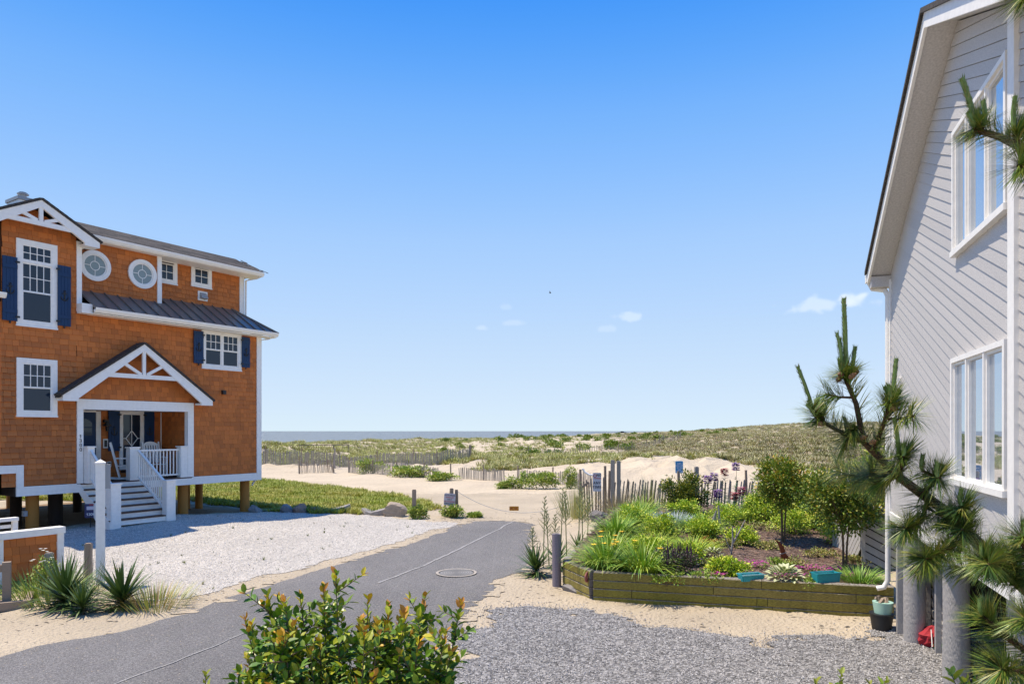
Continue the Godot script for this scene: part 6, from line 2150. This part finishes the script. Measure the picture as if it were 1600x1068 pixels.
	tag(scatter(self, "shell_gravel", pm, M.pebble, xs, cs), "crushed white shell covering the lot before the shingle house", "gravel")
	xs = []
	cs = []
	while xs.size() < 4500: # twigs, bits of bark and pebbles on the sand
		var p := Vector2(rng.randf_range(-10.0, 8.0), rng.randf_range(8.0, 26.0))
		if inside(p, poly_road) > 0.1 or inside(p, poly_bed) > -0.1 or inside(p, poly_shell) > 0.0 or (nz.get_noise_2d(p.x * 6.0, p.y * 6.0) < 0.0 and rng.randf() < 0.8):
			continue
		var s := 0.004 + 0.02 * pow(rng.randf(), 3.0)
		xs.append(Transform3D(Basis(Vector3.UP, rng.randf() * TAU).scaled(Vector3(s * rng.randf_range(1.0, 3.5), s * 0.5, s * 0.8)), V(p.x, H(p.x, p.y) + 0.006, p.y)))
		var k := rng.randf_range(0.06, 0.4)
		cs.append(Color(k, k * 0.85, k * 0.7))
	tag(scatter(self, "beach_litter", pm, M.pebble, xs, cs), "small dark bits of bark and pebbles strewn on the sand", "debris")
	xs = []
	cs = []
	while xs.size() < 16000: # grains of sand and grit carried onto the asphalt
		var p := Vector2(rng.randf_range(-8.0, 0.8), rng.randf_range(7.0, 23.8))
		var q := inside(p, poly_road)
		if q < -0.15 or rng.randf() > exp(-maxf(q, 0.0) * 1.6) * 0.9 + 0.08 + 0.3 * maxf(0.0, nz2.get_noise_2d(p.x * 4.0, p.y * 9.0)):
			continue
		var s := 0.003 + 0.007 * pow(rng.randf(), 2.0)
		xs.append(Transform3D(Basis(Vector3.UP, rng.randf() * TAU).scaled(Vector3(s * 1.5, s * 0.35, s)), V(p.x, H(p.x, p.y) + 0.012, p.y)))
		cs.append(vary(SAND.lerp(Color(0.36, 0.35, 0.34), rng.randf()), 0.2))
	tag(scatter(self, "road_grit", pm, M.pebble, xs, cs), "pale sand grit strewn along the edges of the asphalt", "grit")
	xs = []
	cs = []
	while xs.size() < 14000: # wood chips of the bed
		var p := Vector2(rng.randf_range(1.0, 9.0), rng.randf_range(11.4, 20.0))
		if inside(p, poly_bed) < 0.02:
			continue
		xs.append(Transform3D(Basis(Vector3(rng.randfn() * 0.3, 1, rng.randfn() * 0.3).normalized(), rng.randf() * TAU).scaled(Vector3(rng.randf_range(0.015, 0.045), 0.008, 0.011)), V(p.x, bed_h(p.x, p.y) + 0.006, p.y)))
		cs.append(vary([Color(0.22, 0.12, 0.08), Color(0.34, 0.26, 0.2), Color(0.13, 0.08, 0.06)][rng.randi() % 3], 0.3))
	tag(scatter(self, "wood_chips", pm, M.pebble, xs, cs), "brown wood chip mulch lying over the garden bed", "mulch")
	# small weeds sprouting through the shell
	tm = tuft_mesh(8, 0.1, 0.006, 1.0, 0.6, 11)
	xs = []
	cs = []
	for k in 90:
		var p := Vector2(rng.randf_range(-14.0, -2.5), rng.randf_range(12.5, 24.5))
		if inside(p, poly_shell) < 0.1:
			continue
		xs.append(Transform3D(Basis(Vector3.UP, rng.randf() * TAU).scaled(Vector3.ONE * rng.randf_range(0.5, 1.4)), V(p.x, H(p.x, p.y), p.y)))
		cs.append(vary(Color(0.15, 0.18, 0.05), 0.3))
	tag(scatter(self, "lot_weeds", tm, M.grass, xs, cs), "tiny weeds sprouting through the white shell lot", "weeds")

# ---- foreground ----------------------------------------------------------------------------------------------
func leafy_shrub(label: String, at: Vector3, tips: Array, size: float, cols: Array, young: Array, singles: int, group := "") -> void:
	var t := thing("leafy_shrub", label, "shrub", at, 0.0, group)
	var unit := B.new()
	unit.leaf(Vector3.ZERO, Vector3(0, 0, 1), Vector3.UP, 1.0, 0.56)
	var lm := unit.mesh()
	var mats := []
	for c in cols + young:
		var m := leafmat(c, Color(c.r * 0.8, c.g * 0.9, c.b * 0.5))
		m.roughness = 0.35
		mats.append(m)
	var wood := B.new()
	var rest := B.new()
	for tip in tips:
		var e: Vector3 = tip
		var base := Vector3(e.x * 0.15, 0.0, e.z * 0.15)
		var knee := Vector3(e.x * 0.6, e.y * 0.55, e.z * 0.6) + Vector3(rng.randf_range(-0.04, 0.04), 0, rng.randf_range(-0.04, 0.04))
		wood.tube([base, knee, e], [0.012, 0.008, 0.002], 6, false)
		var twigs := [[knee, e]]
		for k in 8:
			var s := knee.lerp(e, rng.randf_range(0.2, 0.92))
			var dir := Vector3(rng.randf_range(-1, 1), rng.randf_range(0.1, 0.9), rng.randf_range(-1, 1)).normalized()
			var q := s + dir * rng.randf_range(0.07, 0.17)
			wood.tube([s, q], [0.004, 0.0015], 4, false)
			twigs.append([s, q])
		for w in twigs:
			var a: Vector3 = w[0]
			var z: Vector3 = w[1]
			var L := a.distance_to(z)
			var n := maxi(4, int(L / 0.013))
			var d := (z - a).normalized()
			var s := d.cross(Vector3(rng.randfn(), rng.randfn(), rng.randfn())).normalized()
			for k in n + 2:
				var f := float(k) / n
				var p := a.lerp(z, minf(f, 1.0))
				s = s.rotated(d, 2.2)
				var dir := (s + d * (0.5 if f < 0.9 else 1.4) + Vector3(0, 0.25, 0)).normalized()
				var top: bool = f > 0.82 and p.y > e.y - 0.07
				var ci: int = cols.size() + rng.randi() % young.size() if top and rng.randf() < 0.8 else (rng.randi() % cols.size())
				var sz := size * rng.randf_range(0.7, 1.15) * (0.8 if top else 1.0)
				if singles > 0 and p.y > e.y - 0.34 and rng.randf() < 0.6:
					singles -= 1
					var up := Vector3(rng.randfn() * 0.3, 1, rng.randfn() * 0.3)
					var sx := up.cross(dir).normalized()
					inst(t, "leaf", lm, mats[ci], Transform3D(Basis(sx, dir.cross(sx), dir).scaled(Vector3.ONE * sz), p))
				else:
					var c: Color = (cols + young)[ci]
					rest.col = vary(c, 0.2)
					rest.leaf(p, dir, Vector3(rng.randfn() * 0.4, 1, rng.randfn() * 0.4), sz, sz * 0.56)
	part(t, "stem", wood, M.bark)
	stuff(t, "foliage", rest, M.leaf)

func foreground() -> void:
	var cols := [Color(0.07, 0.16, 0.012), Color(0.11, 0.21, 0.015), Color(0.17, 0.25, 0.015), Color(0.3, 0.33, 0.015)]
	var young := [Color(0.52, 0.3, 0.02), Color(0.48, 0.4, 0.02), Color(0.45, 0.2, 0.025), Color(0.4, 0.4, 0.02)]
	var tips := []
	# crown outline of the nearest shrub: sideways offset, height, depth offset
	for q in [[-0.06, 2.28, 0.05], [-0.16, 2.18, -0.1], [-0.3, 2.15, 0.1], [-0.42, 2.16, 0], [-0.5, 2.06, 0.1], [-0.54, 1.98, -0.1], [0.08, 2.05, 0.1], [0.2, 2.06, 0], [0.3, 2.1, 0.12], [0.38, 2.14, -0.05], [0.5, 2.0, 0.1], [0.57, 2.12, 0.0], [0.44, 1.9, -0.2], [-0.2, 2.0, -0.25], [0.0, 1.95, -0.3], [0.22, 1.9, -0.28], [-0.42, 1.82, -0.22], [-0.55, 1.72, -0.05], [-0.62, 1.62, 0.0], [0.5, 1.76, -0.1], [0.1, 1.8, 0.3], [-0.3, 1.8, 0.3], [0.3, 1.75, 0.25], [-0.1, 1.75, -0.32], [-0.32, 1.65, -0.3], [0.36, 1.66, -0.3], [0.12, 1.62, -0.35]]:
		tips.append(Vector3(q[0], q[1], q[2]))
	for k in 74:
		var x := rng.randf_range(-0.55, 0.55)
		var top := 2.1 - 0.4 * x * x + 0.07 * sin(x * 14.0)
		tips.append(Vector3(x, lerpf(top, 1.3, pow(rng.randf(), 1.4)), rng.randf_range(-0.36, 0.3)))
	leafy_shrub("leafy green shrub with orange young leaves in the centre foreground", V(-0.83, 0, 3.6), tips, 0.06, cols, young, 300)
	leafy_shrub("shrub top just showing at the bottom edge left of the big foreground shrub", V(-1.48, 0, 3.4), [Vector3(0, 1.82, 0), Vector3(0.08, 1.76, 0.05), Vector3(-0.1, 1.72, 0)], 0.05, cols, [Color(0.25, 0.28, 0.03)], 0, "low shrubs at the bottom edge")
	leafy_shrub("shrub tip at the bottom edge below the gravel drive", V(1.45, 0, 3.1), [Vector3(0, 1.93, 0), Vector3(0.1, 1.9, 0.05), Vector3(-0.12, 1.9, 0.02)], 0.045, cols, [Color(0.25, 0.28, 0.03)], 0, "low shrubs at the bottom edge")
	leafy_shrub("yellow green broad leaved shrub tip at the foot of the near piling", V(1.85, 0, 2.8), [Vector3(0, 2.03, 0), Vector3(0.06, 2.0, 0.02), Vector3(-0.05, 2.0, 0.0), Vector3(0.02, 1.97, 0.06)], 0.06, [Color(0.24, 0.32, 0.02), Color(0.3, 0.36, 0.03)], [Color(0.36, 0.4, 0.04)], 0, "low shrubs at the bottom edge")

func pine() -> void:
	var t := thing("pine_tree", "dark green pine with long needles and upright candles reaching in from the right", "tree", V(3.4, 0, 2.3))
	var o := V(3.4, 0, 2.3)
	var limbs := [[[2.091, 2.234, 2.5, 0.03], [1.947, 2.358, 2.55, 0.028], [1.831, 2.501, 2.65, 0.025], [1.7, 2.683, 2.75, 0.021], [1.568, 2.813, 2.85, 0.017], [1.45, 2.955, 2.9, 0.013], [1.428, 3.114, 2.92, 0.01], [1.39, 3.216, 2.93, 0.009]], [[1.45, 2.955, 2.9, 0.01], [1.408, 2.981, 2.95, 0.009], [1.364, 3.016, 3.0, 0.008], [1.322, 3.05, 3.03, 0.008]], [[1.479, 2.916, 2.88, 0.009], [1.471, 3.008, 2.8, 0.008], [1.485, 3.103, 2.76, 0.008]], [[1.568, 2.813, 2.85, 0.01], [1.52, 2.862, 2.75, 0.009], [1.502, 2.904, 2.7, 0.008]], [[1.629, 2.753, 2.8, 0.01], [1.62, 2.799, 2.7, 0.009], [1.609, 2.827, 2.65, 0.008]], [[1.555, 2.813, 2.85, 0.009], [1.529, 2.82, 2.95, 0.008], [1.511, 2.8, 3.05, 0.007]], [[1.756, 2.612, 2.72, 0.012], [1.679, 2.686, 2.62, 0.009], [1.649, 2.721, 2.58, 0.008]], [[1.767, 2.59, 2.7, 0.012], [1.607, 2.57, 2.6, 0.01], [1.478, 2.544, 2.52, 0.008]], [[1.655, 2.728, 2.8, 0.009], [1.583, 2.649, 2.72, 0.008], [1.487, 2.632, 2.66, 0.007]], [[1.87, 2.459, 2.62, 0.012], [1.716, 2.53, 2.5, 0.01], [1.617, 2.562, 2.42, 0.008]], [[1.947, 2.358, 2.55, 0.012], [1.826, 2.517, 2.45, 0.01], [1.745, 2.614, 2.4, 0.009], [1.727, 2.643, 2.38, 0.008]], [[1.891, 2.428, 2.6, 0.01], [1.761, 2.564, 2.5, 0.008]], [[1.965, 3.717, 2.3, 0.022], [1.816, 3.878, 2.35, 0.018], [1.745, 3.962, 2.4, 0.014], [1.693, 4.025, 2.45, 0.012], [1.637, 4.06, 2.48, 0.01]], [[1.767, 3.949, 2.4, 0.01], [1.699, 3.968, 2.36, 0.008], [1.681, 3.993, 2.35, 0.008]], [[1.795, 3.887, 2.35, 0.01], [1.694, 3.859, 2.3, 0.008], [1.642, 3.86, 2.28, 0.007]], [[1.964, 4.381, 2.4, 0.012], [1.833, 4.479, 2.4, 0.01], [1.745, 4.486, 2.4, 0.008]], [[1.88, 2.166, 2.2, 0.016], [1.718, 2.249, 2.25, 0.013], [1.631, 2.316, 2.3, 0.01], [1.563, 2.388, 2.33, 0.009]], [[1.718, 2.249, 2.25, 0.012], [1.6, 2.246, 2.2, 0.01], [1.516, 2.263, 2.18, 0.008]], [[1.8, 2.206, 2.2, 0.012], [1.68, 2.386, 2.2, 0.01], [1.615, 2.411, 2.22, 0.008]]]
	var shoots := [[1.39, 3.221, 2.93, 1.382, 3.551, 2.93, 0.0115], [1.38, 3.234, 2.93, 1.353, 3.408, 2.93, 0.008], [1.397, 3.234, 2.96, 1.38, 3.39, 2.96, 0.007], [1.407, 3.242, 2.92, 1.425, 3.35, 2.92, 0.009], [1.36, 3.245, 2.9, 1.347, 3.298, 2.9, 0.008], [1.317, 3.058, 3.03, 1.273, 3.132, 3.03, 0.009], [1.295, 3.091, 3.03, 1.229, 3.278, 3.03, 0.009], [1.293, 3.063, 3.0, 1.255, 3.115, 3.0, 0.008], [1.339, 3.069, 3.05, 1.317, 3.136, 3.05, 0.008], [1.325, 3.063, 3.0, 1.328, 3.112, 3.0, 0.008], [1.426, 2.976, 2.97, 1.401, 3.057, 2.97, 0.008], [1.49, 3.113, 2.76, 1.508, 3.284, 2.76, 0.01], [1.484, 3.114, 2.78, 1.473, 3.177, 2.78, 0.008], [1.47, 3.12, 2.74, 1.465, 3.182, 2.74, 0.008], [1.495, 3.107, 2.75, 1.513, 3.158, 2.75, 0.008], [1.485, 2.897, 2.7, 1.468, 3.044, 2.7, 0.01], [1.491, 2.905, 2.68, 1.489, 2.954, 2.68, 0.01], [1.517, 2.897, 2.7, 1.519, 2.939, 2.7, 0.009], [1.552, 2.85, 2.66, 1.555, 2.911, 2.66, 0.01], [1.574, 2.83, 2.6, 1.572, 2.884, 2.6, 0.01], [1.649, 2.726, 2.58, 1.649, 2.789, 2.58, 0.01], [1.557, 2.392, 2.33, 1.551, 2.447, 2.33, 0.01], [1.639, 4.066, 2.48, 1.585, 4.242, 2.48, 0.0115], [1.617, 4.062, 2.46, 1.595, 4.114, 2.46, 0.01], [1.648, 4.062, 2.46, 1.648, 4.154, 2.46, 0.01], [1.655, 4.084, 2.5, 1.657, 4.139, 2.5, 0.01], [1.683, 3.998, 2.35, 1.681, 4.117, 2.35, 0.01], [1.617, 2.567, 2.42, 1.615, 2.615, 2.42, 0.009], [1.727, 2.643, 2.38, 1.731, 2.693, 2.38, 0.009], [1.502, 2.834, 2.95, 1.505, 2.895, 2.95, 0.008], [1.433, 2.926, 3.02, 1.433, 2.981, 3.02, 0.008]]
	var cones := [[1.36, 3.232, 2.9], [1.38, 3.217, 2.88], [1.417, 3.237, 2.93], [1.364, 3.216, 2.93], [1.306, 3.035, 3.0], [1.416, 2.962, 2.95], [1.451, 2.951, 2.85], [1.475, 3.092, 2.74], [1.419, 2.969, 2.88]]
	var b := B.new()
	b.tube([Vector3(0.0, -0.1, 0), Vector3(0.02, 1.2, 0.02), Vector3(-0.02, 2.6, 0.0), Vector3(0.03, 4.0, 0.05), Vector3(0, 5.2, 0)], [0.1, 0.09, 0.075, 0.05, 0.015], 12)
	part(t, "trunk", b, M.pinebark)
	var needles := B.new()
	for lb in limbs:
		var pts := []
		var rr := []
		for q in lb:
			pts.append(V(q[0], q[1], q[2]) - o)
			rr.append(q[3])
		if lb[0][0] > 2.0: # run back to the trunk
			pts.push_front(Vector3(0, clampf(lb[0][1] - 0.25, 0.6, 4.8), 0))
			rr.push_front(rr[0] * 1.2)
		b = B.new()
		b.tube(pts, rr, 8)
		part(t, "limb", b, M.pinebark)
		for i in pts.size() - 1:
			var a: Vector3 = pts[i]
			var z: Vector3 = pts[i + 1]
			if a.x > 0.0 - 0.25:
				continue
			var thick: float = rr[i]
			var e_y: float = z.y
			var n := int(a.distance_to(z) * (2300.0 if thick < 0.0125 else (1100.0 if thick < 0.018 else 500.0)))
			if lb == limbs[0] and i >= pts.size() - 3:
				n = int(n * 0.5)
			tuftline(needles, a, z, int(n * (0.4 if e_y > 2.9 else 0.55)), 0.118)
		var e: Vector3 = pts[pts.size() - 1]
		tuftline(needles, e - (e - pts[pts.size() - 2]).normalized() * 0.03, e, 120, 0.11)
	for q in shoots: # short twigs carry the candles that stand off the limbs
		var a := V(q[0], q[1], q[2]) - o
		var best := Vector3.ZERO
		for lb in limbs:
			for i in lb.size() - 1:
				var c := Geometry3D.get_closest_point_to_segment(a, V(lb[i][0], lb[i][1], lb[i][2]) - o, V(lb[i + 1][0], lb[i + 1][1], lb[i + 1][2]) - o)
				if best == Vector3.ZERO or a.distance_to(c) < a.distance_to(best):
					best = c
		if a.distance_to(best) > 0.008:
			b = B.new()
			b.tube([best, best.lerp(a, 0.6) - Vector3(0, 0.004, 0), a], [0.006, 0.006, 0.006], 6)
			part(t, "twig", b, M.pinebark)
			tuftline(needles, best, a, int(a.distance_to(best) * 1000), 0.11)
	for k in 13: # side shoots that fill out the near limbs
		var lb: Array = limbs[[0, 0, 0, 2, 5, 7, 8, 9, 10, 12][k % 10]]
		var i := rng.randi_range(1 if lb.size() > 4 else 0, lb.size() - 2)
		var a := V(lb[i][0], lb[i][1], lb[i][2]).lerp(V(lb[i + 1][0], lb[i + 1][1], lb[i + 1][2]), rng.randf()) - o
		var z := a + Vector3(rng.randf_range(-0.14, 0.06), rng.randf_range(-0.12, 0.07), rng.randf_range(-0.14, 0.16))
		b = B.new()
		b.tube([a, a.lerp(z, 0.5) - Vector3(0, 0.006, 0), z], [0.006, 0.005, 0.004], 6)
		part(t, "twig", b, M.pinebark)
		tuftline(needles, a.lerp(z, 0.3), z, 120, 0.11)
	stuff(t, "needles", needles, M.needle)
	for q in shoots:
		var a := V(q[0], q[1], q[2]) - o
		var z := V(q[3], q[4], q[5]) - o
		b = B.new()
		b.col = Color(0.13, 0.2, 0.045)
		var bend := Vector3(rng.randf_range(-0.006, 0.006), 0, rng.randf_range(-0.006, 0.006))
		b.tube([a, a.lerp(z, 0.25) + bend, a.lerp(z, 0.6) + bend, z], [q[6] * 0.62, q[6] * 0.8, q[6] * 0.78, q[6] * 0.7], 10)
		var L := a.distance_to(z)
		var d := (z - a) / L
		for k in int(L * 1700): # short new needles pressed to the shoot
			var f := rng.randf()
			var s := d.cross(Vector3(rng.randfn(), rng.randfn(), rng.randfn())).normalized()
			b.col = vary(Color(0.1, 0.17, 0.03) if rng.randf() < 0.8 else Color(0.22, 0.2, 0.06), 0.3)
			var p: Vector3 = a.lerp(z, f) + s * q[6] * 0.7
			b.blade(p, (d * 1.5 + s * 0.55), 0.016, 0.0016, 0.0, 1)
		part(t, "candle", b, M.needle)
	for q in cones:
		b = B.new()
		var c := V(q[0], q[1], q[2]) - o
		var d := Vector3(rng.randf_range(-1, 1), rng.randf_range(-0.4, 0.5), 0.6).normalized()
		b.col = Color(0.17, 0.09, 0.045)
		b.tube([c, c + d * 0.008, c + d * 0.022, c + d * 0.036], [0.006, 0.011, 0.010, 0.002], 9)
		part(t, "cone", b, M.pebble)

func tuftline(b: B, a: Vector3, z: Vector3, n: int, length: float) -> void:
	var d := (z - a).normalized()
	for k in n:
		var s := d.cross(Vector3(rng.randfn(), rng.randfn(), rng.randfn())).normalized()
		var p := a.lerp(z, rng.randf())
		var dir := (d * rng.randf_range(0.35, 1.1) + s + Vector3(0, 0.15, 0)).normalized()
		b.col = vary([Color(0.06, 0.12, 0.022), Color(0.1, 0.165, 0.025), Color(0.17, 0.23, 0.03), Color(0.28, 0.27, 0.06)][rng.randi() % 4], 0.2)
		var L := length * rng.randf_range(0.7, 1.1)
		for q in 2:
			var e := (dir + Vector3(rng.randfn(), rng.randfn(), rng.randfn()) * 0.06).normalized()
			var w := e.cross(Vector3(0.3, 1, 0.4)).normalized() * 0.0012
			var m := p + e * L * 0.5 + Vector3(0, 0.002, 0)
			var tip := p + e * L - Vector3(0, 0.004, 0)
			b.face(p - w, m - w, m + w)
			b.face(p - w, m + w, p + w)
			b.face(m - w, tip, m + w)

func _ready() -> void:
	rng.seed = 20
	nz.seed = 3
	nz.frequency = 0.06
	nz.fractal_octaves = 3
	nz2.seed = 14
	nz2.frequency = 0.1
	nz2.fractal_octaves = 4
	var cam := Camera3D.new()
	cam.name = "camera"
	cam.position = Vector3(0, 3, 0)
	cam.projection = Camera3D.PROJECTION_FRUSTUM
	cam.near = 0.1
	cam.far = 16000.0
	cam.size = 0.1 * 1068.0 / 1100.0
	cam.frustum_offset = Vector2(0, 0.1 * 139.0 / 1100.0)
	add_child(cam)
	cam.current = true
	sky()
	var sun := DirectionalLight3D.new()
	sun.name = "sun"
	sun.light_energy = 1.6
	sun.light_color = Color(1.0, 0.945, 0.86)
	sun.light_angular_distance = 0.53
	sun.shadow_enabled = true
	add_child(sun)
	# high sun from the left, a little beyond the houses
	var el := deg_to_rad(69.0)
	var towards := Vector3(-0.975 * cos(el), sin(el), -0.22 * cos(el))
	sun.look_at_from_position(towards * 50.0, Vector3.ZERO, Vector3.BACK)
	materials()
	terrain()
	shingle_house()
	grey_house()
	timber_wall()
	fences()
	yard()
	rocking_chair("white rocking chair turned sideways beside the porch door", chair_at(-4.55, -0.75), 57.2 + 60.0)
	rocking_chair("white rocking chair facing out behind the porch railing", chair_at(-3.45, -0.95), 57.2 - 10.0)
	garden()
	near_plants()
	scatter_all()
	foreground()
	pine()
	var bird := thing("bird", "tiny dark bird flying in the middle of the sky", "bird", V(3.25, 14.75, 60.0))
	var bb := B.new()
	bb.tube([Vector3(-0.09, 0, 0), Vector3(-0.03, 0, 0), Vector3(0.05, 0, 0), Vector3(0.1, 0.01, 0)], [0.005, 0.03, 0.03, 0.008], 7)
	part(bird, "body", bb, M.black)
	for sg in [-1.0, 1.0]:
		bb = B.new()
		bb.prism(P([-0.04, 0, 0.05, 0, 0.01, 0.16, -0.05, 0.22]), -0.004, 0.004)
		inst(bird, "wing", bb.mesh(), M.black, Transform3D(Basis(Vector3.RIGHT, sg * 0.7), Vector3.ZERO))

func chair_at(u: float, n: float) -> Vector3:
	return V(-9.313 + 0.542 * u + 0.841 * n, 1.455, 26.0 + 0.841 * u - 0.542 * n)
